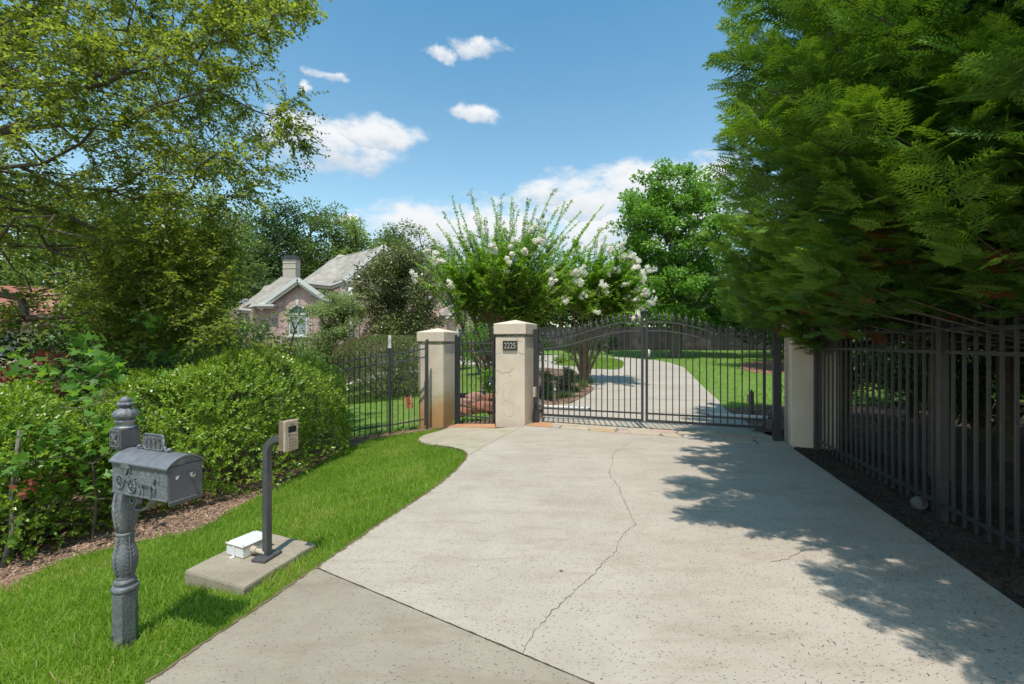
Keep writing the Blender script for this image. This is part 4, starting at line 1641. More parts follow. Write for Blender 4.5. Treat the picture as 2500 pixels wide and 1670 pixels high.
L_dark = leafmat('shade_leaf', (.014, .030, .008), (.05, .085, .018), .25, .45, .35)
L_cyp = leafmat('cypress_frond', (.012, .046, .011), (.135, .225, .022), .24, .55, .25, gain=1.9)
L_cypdead = leafmat('dead_cypress_frond', (.09, .03, .012), (.20, .07, .03), .15, .8, .1)
L_flower = leafmat('white_blossom', (.66, .64, .57), (.88, .86, .80), .35, .7, .1, gain=1.)
L_bud = leafmat('tan_bud', (.22, .20, .09), (.42, .38, .24), .3, .7, .1, gain=1.)
L_redfl = leafmat('red_blossom', (.50, .06, .06), (.70, .14, .12), .3, .7, .1, gain=1.)
L_lir = leafmat('liriope_blade', (.03, .065, .012), (.13, .19, .045), .3, .4, .4)
L_grass = leafmat('grass_blade', (.13, .25, .026), (.31, .43, .065), .45, .55, .25, tip=(.42, .36, .15), gain=1.)
L_straw = leafmat('straw', (.16, .095, .06), (.42, .28, .20), .05, .9, .1, gain=1.1)
L_litter = leafmat('litter', (.02, .017, .012), (.09, .065, .04), .0, .9, .1, gain=1.)


def grow(trunk, targets, bias=.35, seg=.5, sag=0.06, seed=1):
    """branches that reach from a trunk polyline to every target; returns nodes, parents, weights"""
    r = np.random.default_rng(seed)
    pos = [np.array(trunk[0], float)]
    par = [-1]
    pl = [0.]
    for a, b in zip(trunk, trunk[1:]):
        a = np.array(a, float); b = np.array(b, float)
        n = max(1, int(np.linalg.norm(b - a) / seg))
        for i in range(1, n + 1):
            pos.append(a + (b - a) * i / n)
            par.append(len(pos) - 2)
            pl.append(pl[-1] + np.linalg.norm(b - a) / n)
    ntr = len(pos)
    first = ntr // 3
    tg = np.array(targets, float)
    base = np.array(trunk[len(trunk) // 2], float)
    order = np.argsort(np.linalg.norm(tg - base, axis=1) + r.random(len(tg)) * .6)
    P = np.zeros((ntr + len(tg) * 14, 3)); PLn = np.zeros(len(P))
    P[:ntr] = pos; PLn[:ntr] = pl
    n = ntr
    tips = []
    for k in order:
        t = tg[k]
        d = np.linalg.norm(P[first:n] - t, axis=1)
        # prefer joining below and inside the target
        up = np.maximum(0, P[first:n, 2] - t[2]) * .8
        j = int(np.argmin(d + bias * PLn[first:n] + up)) + first
        a = P[j]
        D = np.linalg.norm(t - a)
        m = int(min(9, max(1, D / seg)))
        side = r.normal(size=3) * D * .06
        prev = j
        for i in range(1, m + 1):
            s = i / m
            p = a + (t - a) * s + side * math.sin(math.pi * s) + np.array([0, 0, sag * D * math.sin(math.pi * s)])
            if n >= len(P):
                break
            P[n] = p
            PLn[n] = PLn[prev] + D / m
            par.append(prev)
            prev = n
            n += 1
        tips.append(prev)
    P = P[:n]
    par = np.array(par[:n])
    w = np.zeros(n)
    for t in tips:
        w[t] += 1
    for i in range(n - 1, 0, -1):
        w[par[i]] += w[i]
    return P, par, w, np.array(tips)


def limb_mesh(name, P, par, rad, m, sides=6):
    idx = np.arange(1, len(P))
    idx = idx[par[idx] >= 0]
    A = P[par[idx]]; B = P[idx]
    ra = np.minimum(rad[par[idx]], rad[idx] * 1.5)
    rb = rad[idx]
    D = norm(B - A)
    up = np.tile([0, 0, 1.], (len(D), 1))
    up[np.abs(D[:, 2]) > .95] = [0, 1., 0]
    X = norm(np.cross(D, up)); Y = np.cross(D, X)
    an = np.arange(sides) * 2 * math.pi / sides
    ring = X[:, None] * np.cos(an)[None, :, None] + Y[:, None] * np.sin(an)[None, :, None]
    VA = A[:, None] + ring * ra[:, None, None]
    VB = B[:, None] + ring * rb[:, None, None]
    V = np.concatenate([VA, VB], 1).reshape(-1, 3)
    k = np.arange(sides); k2 = (k + 1) % sides
    F = np.stack([k, k2, k2 + sides, k + sides], 1)
    F = (F[None] + (np.arange(len(D)) * 2 * sides)[:, None, None]).reshape(-1, 4)
    return np_mesh(name, V, F, m, smooth=True)


def leaves(name, P, D, N, L, W, m, tint=None, tpl=LEAF):
    n = len(P)
    F = frames(D, N)
    S = np.stack([L, W, L], 1)
    V, FF = scatter(tpl[0], tpl[1], P, F, S)
    if tint is None:
        tint = rng.random(n)
    k = len(tpl[0])
    return np_mesh(name, V, FF, m, tint=np.repeat(tint, k))


def rand_dirs(n, r=rng):
    return norm(r.normal(size=(n, 3)))


def cluster_leaves(C, rad, per, size, flat=.7, r=rng, out=None, droop=.0, upbias=.8, spread=.25):
    """leaves around cluster centres; returns P, D, N, L, tint"""
    n = len(C) * per
    cc = np.repeat(C, per, 0)
    rr = np.repeat(rad, per)
    off = rand_dirs(n, r) * (r.random(n)[:, None] ** .45) * rr[:, None]
    off[:, 2] *= flat
    P = cc + off
    D = norm(off * 1.2 / rr[:, None] + rand_dirs(n, r) * .8 + np.array([0, 0, -droop]))
    N = norm(rand_dirs(n, r) * .9 + np.array([0, 0, upbias]) + off / rr[:, None] * .5)
    L = size * (1 + r.normal(size=n) * spread).clip(.5, 1.6)
    ct = np.repeat(r.random(len(C)), per)
    tint = np.clip(.30 * ct + .70 * r.random(n), 0, 1)
    return P, D, N, L, tint


def crown_points(n, c, rad, r, shell=.6, lump=.18, zmin=None, seed=0):
    """points in an ellipsoid with a lumpy surface"""
    d = rand_dirs(n, r)
    ph = r.random(6) * 6.28
    bump = 1 + lump * (np.sin(d[:, 0] * 4 + ph[0]) * np.sin(d[:, 1] * 5 + ph[1]) + np.sin(d[:, 2] * 5 + ph[2] + d[:, 0] * 3))
    q = np.where(r.random(n) < shell, .78 + .24 * r.random(n), r.random(n) ** .5 * .85)
    P = np.array(c) + d * np.array(rad) * (bump * q)[:, None]
    if zmin is not None:
        P[:, 2] = np.where(P[:, 2] < zmin, zmin + r.random(n) * .5, P[:, 2])
    return P


def tree(name, label, cat, base, trunk, C, crad, per, lsize, lw, leafm, barkm=M_bark, r0=.02, group=None, seed=1, flat=.7, droop=0., upbias=.8,
         tpl=LEAF, extra=None, sides=6, seg=.6, bias=.35, nocount=None):
    r = np.random.default_rng(seed)
    root = thing(name, label, cat, base, 0, group)
    b = np.array(base, float)
    P, par, w, tips = grow(trunk, C, seed=seed, seg=seg, bias=bias)
    rad = r0 * np.maximum(w, .6) ** .48
    me = limb_mesh('branches', P - b, par, rad, barkm, sides)
    link('trunk', me, root)
    cr = np.full(len(C), crad) * (.75 + .5 * r.random(len(C)))
    LP, LD, LN, LL, tint = cluster_leaves(np.asarray(C), cr, per, lsize, flat, r, droop=droop, upbias=upbias)
    me = leaves('crown', LP - b, LD, LN, LL, LL * lw, leafm, tint, tpl)
    link('crown', me, root)
    return root


def simple_tree(name, label, cat, x, y, top, rx, ry=None, cz=None, low=None, nC=70, crad=1.1, per=90, lsize=.26, lw=.6, leafm=None, barkm=M_bark, group=None, seed=1,
                flat=.75, r0=.045, shell=.65, lump=.2, tz=None, upbias=.8, tpl=LEAF, seg=.9):
    r = np.random.default_rng(seed)
    z0 = T(x, y) - .1
    ry = ry or rx
    if low is None:
        low = z0 + (top - z0) * .22
    cz = (top + low) / 2
    rz = (top - low) / 2
    C = crown_points(nC, (x, y, cz), (rx * .86, ry * .86, rz * .9), r, shell, lump)
    trunk = [(x, y, z0), (x + r.normal() * .1, y, z0 + (low - z0) * .6), (x + r.normal() * .3, y + r.normal() * .2, low + rz * .5), (x + r.normal() * .3, y, cz + rz * .4)]
    return tree(name, label, cat, (x, y, z0), trunk, C, crad, per, lsize, lw, leafm, barkm, r0, group, seed, flat, upbias=upbias, tpl=tpl, seg=seg)


PROTO = {}


def repeat_tree(key, name, label, cat, x, y, top, rx, leafm, group, rz=0., **kw):
    """the first of a kind is built, the others are copies of it and its parts, turned and sized"""
    if key not in PROTO:
        t = simple_tree(name, label, cat, x, y, top, rx, leafm=leafm, group=group, **kw)
        PROTO[key] = (t, top - t.location.z, rx)
        return t
    t0, h0, r0_ = PROTO[key]
    t = copy_tree(t0)
    t.name = name
    t.location = (x, y, T(x, y) - .1)
    t.rotation_euler = (0, 0, rz)
    t.scale = (rx / r0_, rx / r0_, (top - t.location.z) / h0)
    tag(t, label, cat, group)
    for ch in t.children:
        if ch.name.startswith('crown'):
            ch.material_slots[0].link = 'OBJECT'
            ch.material_slots[0].material = leafm
    return t


def xat(px, Y):
    return (px - 1250) / FPX * Y


def zat(py, Y):
    return CAM_H - (py - 835) / FPX * Y

# ------------------------------------------------------------------ forest behind the house (left half)


G_F = 'trees beyond the brick house'
forest = [(470, 46, 450, 4.5, L_forest2, 'broad olive green tree highest at the left of the forest behind the house'),
          (585, 52, 470, 4.2, L_forest, 'dark green forest tree just left of the chimney line'),
          (668, 56, 448, 4.0, L_pine, 'round topped bright pine rising above the chimney'),
          (745, 58, 480, 4.4, L_forest, 'dark forest tree directly right of the round topped pine'),
          (815, 62, 500, 5.4, L_forest, 'dark broad tree behind the main roof of the house'),
          (880, 60, 525, 4.6, L_forest2, 'low paler tree beside the high gable of the house'),
          (945, 64, 525, 4.8, L_forest, 'small crowned tree showing over the dark magnolia'),
          (1005, 66, 535, 4.6, L_forest, 'distant tree between the magnolia and the flowering crape myrtle'),
          (1075, 62, 585, 4.4, L_forest, 'distant tree hidden behind the left side of the crape myrtle'),
          (540, 40, 560, 4.0, L_forest, 'mid green tree left of the brick house wing'),
          (455, 36, 600, 3.8, L_forest2, 'light green tree standing left of the satellite dish'),
          (350, 38, 470, 5.0, L_forest, 'tall dark tree behind the spreading elm, centre left'),
          (230, 36, 430, 5.0, L_forest, 'tall dark tree behind the red tiled house'),
          (80, 38, 440, 5.0, L_forest2, 'tall olive tree at the far left behind the red tiled house')]
for i, (px, Y, py, rx, lm, lab) in enumerate(forest):
    x = xat(px, Y)
    repeat_tree('F%d' % (i % 4), 'forest_tree', lab, 'tree', x, Y, zat(py, Y), rx, lm, G_F, rz=i * 1.3, low=T(x, Y) + 1.5, nC=105, crad=1.3, per=125, lsize=.30, seed=20 + i, lump=.20, r0=.05)

# mid-height trees beyond the gates (right half background)
far = [(1120, 60, 640), (1200, 62, 655), (1290, 60, 650), (1370, 64, 640), (1450, 60, 660), (1530, 62, 600), (1610, 60, 620), (1700, 62, 610), (1790, 60, 600), (1880, 62, 590)]
for i, (px, Y, py) in enumerate(far):
    x = xat(px, Y)
    repeat_tree('D%d' % (i % 2), 'forest_tree', ('distant tree behind the white crape myrtle, from the left the first', 'distant tree behind the white crape myrtle, second from its left', 'distant tree above the left gate post',
                                'distant tree between the two crape myrtles', 'distant tree behind the second crape myrtle', 'distant tree left of the big bright tree trunk', 'distant tree straight behind the big bright tree',
                                'distant tree right of the big bright tree trunk', 'distant tree left of the red flowers', 'distant tree behind the red flowering tree')[i],
                'tree', x, Y, zat(py, Y), 3.6, (L_forest, L_forest2)[i % 2], 'distant trees beyond the board fence', rz=i * 1.1, low=T(x, Y) + .8, nC=60, crad=1.4, per=85, lsize=.34, seed=260 + i, lump=.16, r0=.05)
mid = [(1130, 44, 700, 3.2, 'low green tree behind the stems of the crape myrtle'), (1225, 46, 690, 3.4, 'low green tree behind the middle stucco pillar'),
       (1320, 44, 690, 3.6, 'low dark tree behind the left gate leaf'), (1420, 46, 670, 4.0, 'dark tree behind the second crape myrtle'),
       (1505, 44, 690, 3.2, 'low tree at the left foot of the big bright green tree'), (1840, 42, 640, 4.5, 'green tree behind the cypress tips right of the big bright tree'),
       (1700, 42, 720, 3.6, 'low shrubby tree in front of the board fence below the big bright tree')]
for i, (px, Y, py, rx, lab) in enumerate(mid):
    x = xat(px, Y)
    repeat_tree('G%d' % (i % 2), 'garden_tree', lab, 'tree', x, Y, zat(py, Y), rx, (L_forest, L_oak, L_dark)[i % 3], 'low trees at the back of the garden', rz=i * .9, low=T(x, Y) + .6, nC=60, crad=1.1, per=110, lsize=.24, seed=60 + i)

# the big bright tree
r_ = np.random.default_rng(5)
Yb = 31
xb = xat(1650, Yb)
zb0 = T(xb, Yb)
Cb = []
for (px, py, rpx, rpy, n) in ((1615, 480, 85, 70, 34), (1700, 475, 75, 65, 30), (1560, 560, 60, 80, 26), (1650, 580, 120, 110, 60), (1730, 600, 110, 120, 44), (1600, 690, 100, 80, 44),
                              (1700, 710, 120, 70, 44), (1560, 650, 60, 70, 22), (1545, 500, 35, 35, 8), (1600, 760, 90, 35, 26), (1720, 765, 110, 35, 30), (1790, 690, 60, 60, 20)):
    d = rand_dirs(n, r_) * (r_.random(n)[:, None] ** .4)
    Cb.append(np.stack([xat(px, Yb) + d[:, 0] * rpx / FPX * Yb, Yb + d[:, 1] * 3.2, zat(py, Yb) + d[:, 2] * rpy / FPX * Yb], 1))
Cb = np.concatenate(Cb)
tree('shade_tree', 'big bright green broadleaf tree against the clouds, right of the white crape myrtle', 'tree', (xb, Yb, zb0),
     [(xb, Yb, zb0), (xb, Yb, zb0 + 2.2), (xb - .3, Yb, zb0 + 5), (xb - .2, Yb, zb0 + 8.5)], Cb, .66, 150, .20, .66, L_oak, M_bark_grey, .024, seed=71, flat=.62, upbias=1.1)

# trees that close the view behind the right fence and cypresses
for i, (x, y, top, rx, lab) in enumerate(((14.5, 22, 9, 3.6, 'dark broad tree in the shade well behind the cypresses'), (17, 15, 9, 4.2, 'dark tree behind the middle of the right hand fence'),
                                          (15.5, 8.5, 8, 4.0, 'dark tree seen through the near end of the right hand fence'), (20, 30, 11, 5, 'tall tree beyond the right hand garden'),
                                          (14, 3.0, 8, 3.8, 'dark tree at the right edge behind the fence'))):
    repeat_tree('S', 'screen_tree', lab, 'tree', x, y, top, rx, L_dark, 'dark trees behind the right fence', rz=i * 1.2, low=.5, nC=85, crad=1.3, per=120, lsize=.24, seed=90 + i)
under = [(9.4, 10.8, 2.6, 1.5), (8.6, 8.4, 2.4, 1.2), (8.8, 6.1, 2.6, 1.3), (8.4, 4.2, 2.3, 1.2), (7.9, 2.6, 2.2, 1.1), (11, 8.0, 3.2, 1.8), (10.6, 5.0, 3.2, 1.8), (11.5, 12.5, 3.2, 1.8), (7.6, 10.9, 1.9, .9)]
uname = ['at the far end behind the right pillar', 'just behind the right pillar', 'behind the middle of the near fence bay', 'behind the post of the near fence bay', 'at the right edge of the photo',
         'back row, behind the fence panel next to the pillar', 'back row, behind the near fence panel', 'back row, farthest from the street', 'smallest, at the corner of the right pillar']
for i, (x, y, h, rx) in enumerate(under):
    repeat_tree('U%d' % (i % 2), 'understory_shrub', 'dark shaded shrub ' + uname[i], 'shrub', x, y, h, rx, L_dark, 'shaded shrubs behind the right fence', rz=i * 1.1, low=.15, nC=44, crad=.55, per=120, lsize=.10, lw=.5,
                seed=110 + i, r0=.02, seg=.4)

# ------------------------------------------------------------------ shrubs with a clipped outline


def clipped(name, label, cat, c, rad, n, lsize, lw, leafm, power=2.4, seed=3, lump=.06, cut=None, inner=.25, tips=None, stems=9, per=7, group=None, sprigs=True):
    """rounded clipped bush: leaf sprigs over a superellipsoid, darker leaves and stems inside"""
    r = np.random.default_rng(seed)
    z0 = T(c[0], c[1]) - .08
    root = thing(name, label, cat, (c[0], c[1], z0), 0, group)
    d = rand_dirs(n, r)
    d[:, 2] = np.abs(d[:, 2]) * np.where(r.random(n) < .7, 1, -1)
    p = power
    s = (np.abs(d) ** p).sum(1) ** (-1 / p)
    ph = r.random(9) * 6.28
    b = 1 + lump * (np.sin(d[:, 0] * 5 + ph[0]) * np.cos(d[:, 1] * 6 + ph[1]) + .8 * np.sin(d[:, 2] * 7 + ph[2] + d[:, 0] * 4) + .5 * np.sin(d[:, 0] * 13 + ph[3]) * np.sin(d[:, 1] * 11 + d[:, 2] * 12 + ph[4]))
    q = np.where(r.random(n) < inner, .55 + .38 * r.random(n), .93 + .08 * r.random(n) ** 1.0)
    S = np.array(c) + d * np.array(rad) * (s * b * q)[:, None]
    gn = norm(np.sign(d) * np.abs(d) ** (p - 1) / np.array(rad))
    keep = S[:, 2] > terrain(S[:, 0], S[:, 1]) + .02
    hole = np.sin(S[:, 0] * 6.3 + ph[5]) * np.sin(S[:, 1] * 5.7 + ph[6]) + np.sin(S[:, 2] * 7.9 + ph[7] + S[:, 0] * 3) * .8 + .5 * np.sin(S[:, 0] * 17 + S[:, 2] * 13) * np.sin(S[:, 1] * 15)
    keep &= ~((hole > .95 + (0 if lump > .04 else 9)) & (q > .9) & (r.random(n) < .75))
    if cut is not None:
        keep &= cut(S)
    S = S[keep]; gn = gn[keep]; q = q[keep]
    m = len(S)
    ax = norm(gn + rand_dirs(m, r) * .55 + np.array([0, 0, .35]))
    # a sprig: leaves in pairs round its axis
    P_, D_, N_, T_ = [], [], [], []
    st = r.random(m)
    side = norm(np.cross(ax, rand_dirs(m, r)))
    for k in range(per):
        a = k * 2.4
        s2 = side * math.cos(a) + np.cross(ax, side) * math.sin(a)
        f = k / max(1, per - 1)
        P_.append(S + ax * (lsize * 1.3 * (f - .4))[..., None] if np.ndim(f) else S + ax * (lsize * 1.3 * (f - .4)))
        D_.append(norm(s2 * (1 - .45 * f) + ax * (.35 + .75 * f) + rand_dirs(m, r) * .2))
        N_.append(norm(ax * 1.0 - s2 * .5 + rand_dirs(m, r) * .3))
        T_.append(np.clip(.0 + .45 * st + .50 * r.random(m) * (1 if f < .7 else 1.25), 0, 1))
    P_ = np.concatenate(P_); D_ = np.concatenate(D_); N_ = np.concatenate(N_); T_ = np.concatenate(T_)
    L_ = lsize * (.7 + .5 * r.random(len(P_)))
    rt = np.array([c[0], c[1], z0])
    link('foliage', leaves('foliage', P_ - rt, D_, N_, L_, L_ * lw, leafm, T_, LEAF), root)
    # stray shoots standing out of the outline
    k_ = r.integers(0, m, int(m * .012) + 4)
    sp, sd_, sn_, sl_ = [], [], [], []
    for j in k_:
        if S[j, 2] < c[2]:
            continue
        ln = r.uniform(.08, .24)
        dr = norm((ax[j] + np.array([0, 0, .8]))[None])[0]
        for q_ in range(9):
            sp.append(S[j] + dr * ln * q_ / 9); sd_.append(norm((rand_dirs(1, r)[0] + dr * .6)[None])[0]); sn_.append(dr + rand_dirs(1, r)[0] * .4); sl_.append(lsize * r.uniform(.7, 1.1))
    if sp:
        sl_ = np.array(sl_)
        link('shoots', leaves('shoots', np.array(sp) - rt, np.array(sd_), np.array(sn_), sl_, sl_ * lw, leafm, .5 + .5 * r.random(len(sp))), root)
    # stems
    ns = 90
    sel = r.integers(0, m, ns * 3)
    base_pts = np.array(c) + (S[sel] - np.array(c)) * .25
    base_pts[:, 2] = z0 + .05
    A = []; par = []; rad_ = []
    for i in range(len(sel)):
        b0 = base_pts[i]; e = S[sel[i]] + ax[sel[i]] * lsize * .6
        mid_ = b0 + (e - b0) * .55 + np.array([0, 0, .12 * rad[2]])
        k = len(A)
        A += [b0, mid_, e]; par += [-1, k, k + 1]; rad_ += [.011, .007, .0032]
    link('stems', limb_mesh('stems', np.array(A) - rt, np.array(par), np.array(rad_), M_pale, 4), root)
    return root, S, ax


# the bright privet behind the mailbox
def lump_c(px, py, Y):
    return (xat(px, Y), Y, zat(py, Y))


b1, S1, A1 = clipped('rounded_bush', 'large bright green rounded bush behind the mailbox and keypad post', 'bush', (-4.75, 8.1, .25), (1.52, 2.3, 1.30), 15500, .050, .55, L_bush, 2.4, 31, .085, per=6)
# the darker bush at the left edge, untidy
b2, S2, A2 = clipped('untidy_bush', 'untidy green and yellow bush at the left edge of the photo', 'bush', (-6.15, 5.35, .0), (1.2, 1.1, 1.12), 9000, .052, .52, L_bush, 2.2, 32, .10, per=6)
# clipped hedge behind the fence
b3, S3, A3 = clipped('clipped_hedge', 'dark clipped hedge with reddish top behind the picket fence', 'hedge', (-4.75, 18.3, .55), (2.35, 1.5, 1.45), 15000, .055, .5, L_hedge, 3.2, 33, .02, inner=.2, per=5)
# red new growth on its shoulder
r = np.random.default_rng(8)
sel = (S3[:, 2] > 1.35) & (r.random(len(S3)) < .3) | ((S3[:, 0] < -5.6) & (S3[:, 2] > .9) & (r.random(len(S3)) < .3))
Sx = S3[sel] + A3[sel] * .03
rt = np.array(b3.location)
n_ = len(Sx) * 4
D_ = norm(np.repeat(A3[sel], 4, 0) + rand_dirs(n_, r) * .7)
link('new_growth', leaves('new_growth', np.repeat(Sx, 4, 0) - rt, D_, rand_dirs(n_, r) + np.array([0, 0, .6]), np.full(n_, .06), np.full(n_, .026), L_red, r.random(n_)), b3)

# ------------------------------------------------------------------ shrubs and trees round the house
# olive green shrub tree, dark magnolia
Cg = []
r = np.random.default_rng(12)
Y = 21
for (px, py, rpx, rpy, n) in ((812, 752, 46, 42, 38), (835, 800, 60, 60, 34), (792, 838, 50, 48, 36), (850, 740, 35, 25, 12), (800, 880, 55, 30, 16), (745, 862, 28, 26, 10)):
    d = rand_dirs(n, r) * (r.random(n)[:, None] ** .4)
    Cg.append(np.stack([xat(px, Y) + d[:, 0] * rpx / FPX * Y, Y + d[:, 1] * 1.5, zat(py, Y) + d[:, 2] * rpy / FPX * Y], 1))
Cg = np.concatenate(Cg)
x = xat(800, Y)
tree('olive_shrub_tree', 'soft olive green rounded tree in front of the arched window of the house', 'tree', (x, Y, T(x, Y)), [(x, Y, T(x, Y)), (x, Y, .6), (x - .1, Y, 1.6)], Cg, .34, 170, .085, .5, L_tea,
     M_bark, .016, seed=13, flat=.7, seg=.3)
Cg = []
Y = 23.5
for (px, py, rpx, rpy, n) in ((960, 668, 55, 58, 44), (995, 640, 45, 38, 26), (930, 730, 60, 60, 44), (1010, 720, 65, 65, 46), (1035, 790, 40, 40, 18), (970, 800, 85, 40, 44), (900, 690, 35, 45, 14),
                              (1050, 690, 28, 45, 10)):
    d = rand_dirs(n, r) * (r.random(n)[:, None] ** .4)
    Cg.append(np.stack([xat(px, Y) + d[:, 0] * rpx / FPX * Y, Y + d[:, 1] * 2, zat(py, Y) + d[:, 2] * rpy / FPX * Y], 1))
Cg = np.concatenate(Cg)
x = xat(985, Y)
tree('magnolia_tree', 'dark bronze green magnolia tree covering the middle of the brick house', 'tree', (x, Y, T(x, Y)), [(x, Y, T(x, Y)), (x, Y, 1.6), (x - .1, Y, 3.5), (x, Y, 5.2)], Cg, .46, 105, .145, .45, L_mag,
     M_bark_grey, .02, seed=14, flat=.8, seg=.4, upbias=.5)

# low shrubs seen past the pillars
lows = [(1165, 800, 22, 35, 28, L_oak, 'low bright shrub seen over the narrow gate'), (1130, 790, 26, 30, 22, L_forest, 'low dark shrub beside the small gable window'),
        (1195, 830, 20, 30, 30, L_dark, 'dark shrub directly left of the middle pillar top'), (1290, 830, 20, 40, 30, L_dark, 'dark shrub behind the left gate post'),
        (1400, 850, 32, 40, 22, L_dark, 'dark shrub at the back behind the island lawn'), (1480, 850, 34, 45, 26, L_dark, 'dark shrub behind the middle of the gate'),
        (1310, 845, 33, 50, 24, L_dark, 'dark shrub at the back of the turning circle')]
for i, (px, py, Y, rpx, rpy, lm, lab) in enumerate(lows):
    x = xat(px, Y)
    simple_tree('garden_shrub', lab, 'shrub', x, Y, zat(py - rpy, Y), rpx / FPX * Y, ry=.8, low=T(x, Y) + .1, nC=26, crad=.35, per=80, lsize=.09, leafm=lm, group='low shrubs in the back garden', seed=140 + i, r0=.012, seg=.3)

# ------------------------------------------------------------------ crape myrtles


def crape(label, base, stems, shoots, seed, blossoms, leaf=.062, sc=1.):
    """vase of tan stems; long arching shoots with leaves in ranks; white panicles at the ends of some"""
    r = np.random.default_rng(seed)
    root = thing('crape_myrtle', label, 'tree', base, 0, 'white crape myrtles inside the gates')
    b = np.array(base, float)
    A, par, rad = [], [], []
    tops = []
    for (dx, dy, h, r0) in stems:
        k = len(A)
        n = 7
        for i in range(n):
            s = i / (n - 1)
            A.append(np.array([b[0] + dx * (s ** 1.25) + r.normal() * .02 + dx * .05, b[1] + dy * (s ** 1.25) + dy * .05, b[2] + h * s]))
            par.append(-1 if i == 0 else len(A) - 2)
            rad.append(r0 * (1 - .55 * s))
        tops.append(len(A) - 1)
    LP, LD, LN, LL, LT = [], [], [], [], []
    tips = []
    for (t, bl) in shoots:
        t = np.array(t, float)
        ta = np.array([A[i] for i in tops])
        d = np.linalg.norm(ta - t, axis=1)
        j = tops[int(np.argmin(d + r.random(len(d)) * .6))]
        a = A[j]
        D = np.linalg.norm(t - a)
        n = max(5, int(D / .18))
        out = np.array([t[0] - a[0], t[1] - a[1], 0])
        prev = j
        c = a + (t - a) * .5 + np.array([0, 0, .10 * D]) - out * .10
        for i in range(1, n + 1):
            s = i / n
            p = (1 - s) ** 2 * a + 2 * s * (1 - s) * c + s * s * t
            A.append(p); par.append(prev); rad.append(.009 * (1 - s) + .0025); prev = len(A) - 1
            if s > .22:
                # leaf ranks along this piece
                q0 = A[par[prev]]
                ax = norm((p - q0)[None])[0]
                m = 7 if s > .5 else 5
                for k in range(m):
                    pos = q0 + (p - q0) * (k / m)
                    sd = norm(np.cross(ax, np.array([0, 0, 1.]) + r.normal(size=3) * .25)[None])[0]
                    for sg in (-1, 1):
                        LP.append(pos); LD.append(sd * sg + ax * .35 + r.normal(size=3) * .12 - np.array([0, 0, .15])); LN.append(np.array([0, 0, 1.]) + ax * -.2 + r.normal(size=3) * .25)
                        LL.append(leaf * (1.2 - .30 * s) * (.8 + .4 * r.random())); LT.append(min(1, .2 + .45 * r.random() + .33 * s))
                # side twigs
                for _t in range(2 if s < (.9 if bl == 1 else .68) else 0):
                    sd = norm((r.normal(size=3) + np.array([0, 0, .3]) + ax * .5)[None])[0]
                    tl = .18 + .36 * r.random()
                    for k in range(9):
                        pos = p + sd * tl * (k + 1) / 9
                        s3 = norm(np.cross(sd, np.array([0, 0, 1.]) + r.normal(size=3) * .3)[None])[0]
                        for sg in (-1, 1):
                            LP.append(pos); LD.append(s3 * sg + sd * .4 - np.array([0, 0, .1])); LN.append(np.array([0, 0, 1.]) + r.normal(size=3) * .3)
                            LL.append(leaf * (.75 + .4 * r.random())); LT.append(.1 + .7 * r.random())
                    A.append(p + sd * tl); par.append(prev); rad.append(.003)
        tips.append((t, norm((t - c)[None])[0], bl))
    link('trunk', limb_mesh('trunk', np.array(A) - b, np.array(par), np.array(rad), M_bark_tan, 7), root)
    LP = np.array(LP); LL = np.array(LL)
    link('crown', leaves('crown', LP - b, np.array(LD), np.array(LN), LL, LL * .6, L_crape, np.array(LT), LEAF), root)
    # panicles: cones of small crinkled petals, each one a part
    for (t, ax, bl) in tips:
        if bl == 0:
            continue
        n = 420 if bl == 1 else 150
        hh = blossoms * (.55 + .75 * r.random())
        nl = r.integers(4, 8)
        lc = t + ax * (hh * (r.random(nl)[:, None] - .5)) + rand_dirs(nl, r) * hh * .32 - np.array([0, 0, .10 * hh])
        wl_ = r.integers(0, nl, n)
        P = lc[wl_] + rand_dirs(n, r) * (hh * .17 * (.6 + .7 * r.random(nl)))[wl_][:, None] * (r.random(n)[:, None] ** .35)
        sz = (.042 if bl == 1 else .022) * (.7 + .6 * r.random(n))
        me = leaves('blossom', P - b, rand_dirs(n, r), rand_dirs(n, r) + np.array([0, 0, .5]), sz, sz, L_flower if bl == 1 else L_bud, r.random(n))
        link('blossom', me, root)
    return root


r = np.random.default_rng(44)


def shoots_from(px_list, Y, depth, n_fill, region, seed):
    r = np.random.default_rng(seed)
    out = []
    for (px, py, bl) in px_list:
        yy = Y + r.uniform(-depth, depth) * .6 if bl != 1 else Y - depth * r.uniform(.7, 1.2)
        out.append(((xat(px, yy), yy, zat(py, yy)), bl))
    for _ in range(n_fill):
        cx, cy, rx_, ry_ = region[r.integers(len(region))]
        a = rand_dirs(1, r)[0] * r.random() ** .35
        yy = Y + a[1] * depth
        out.append(((xat(cx + a[0] * rx_, Y), yy, zat(cy - a[2] * ry_, Y)), 2 if r.random() < .10 else (1 if r.random() < .03 else 0)))
    return out


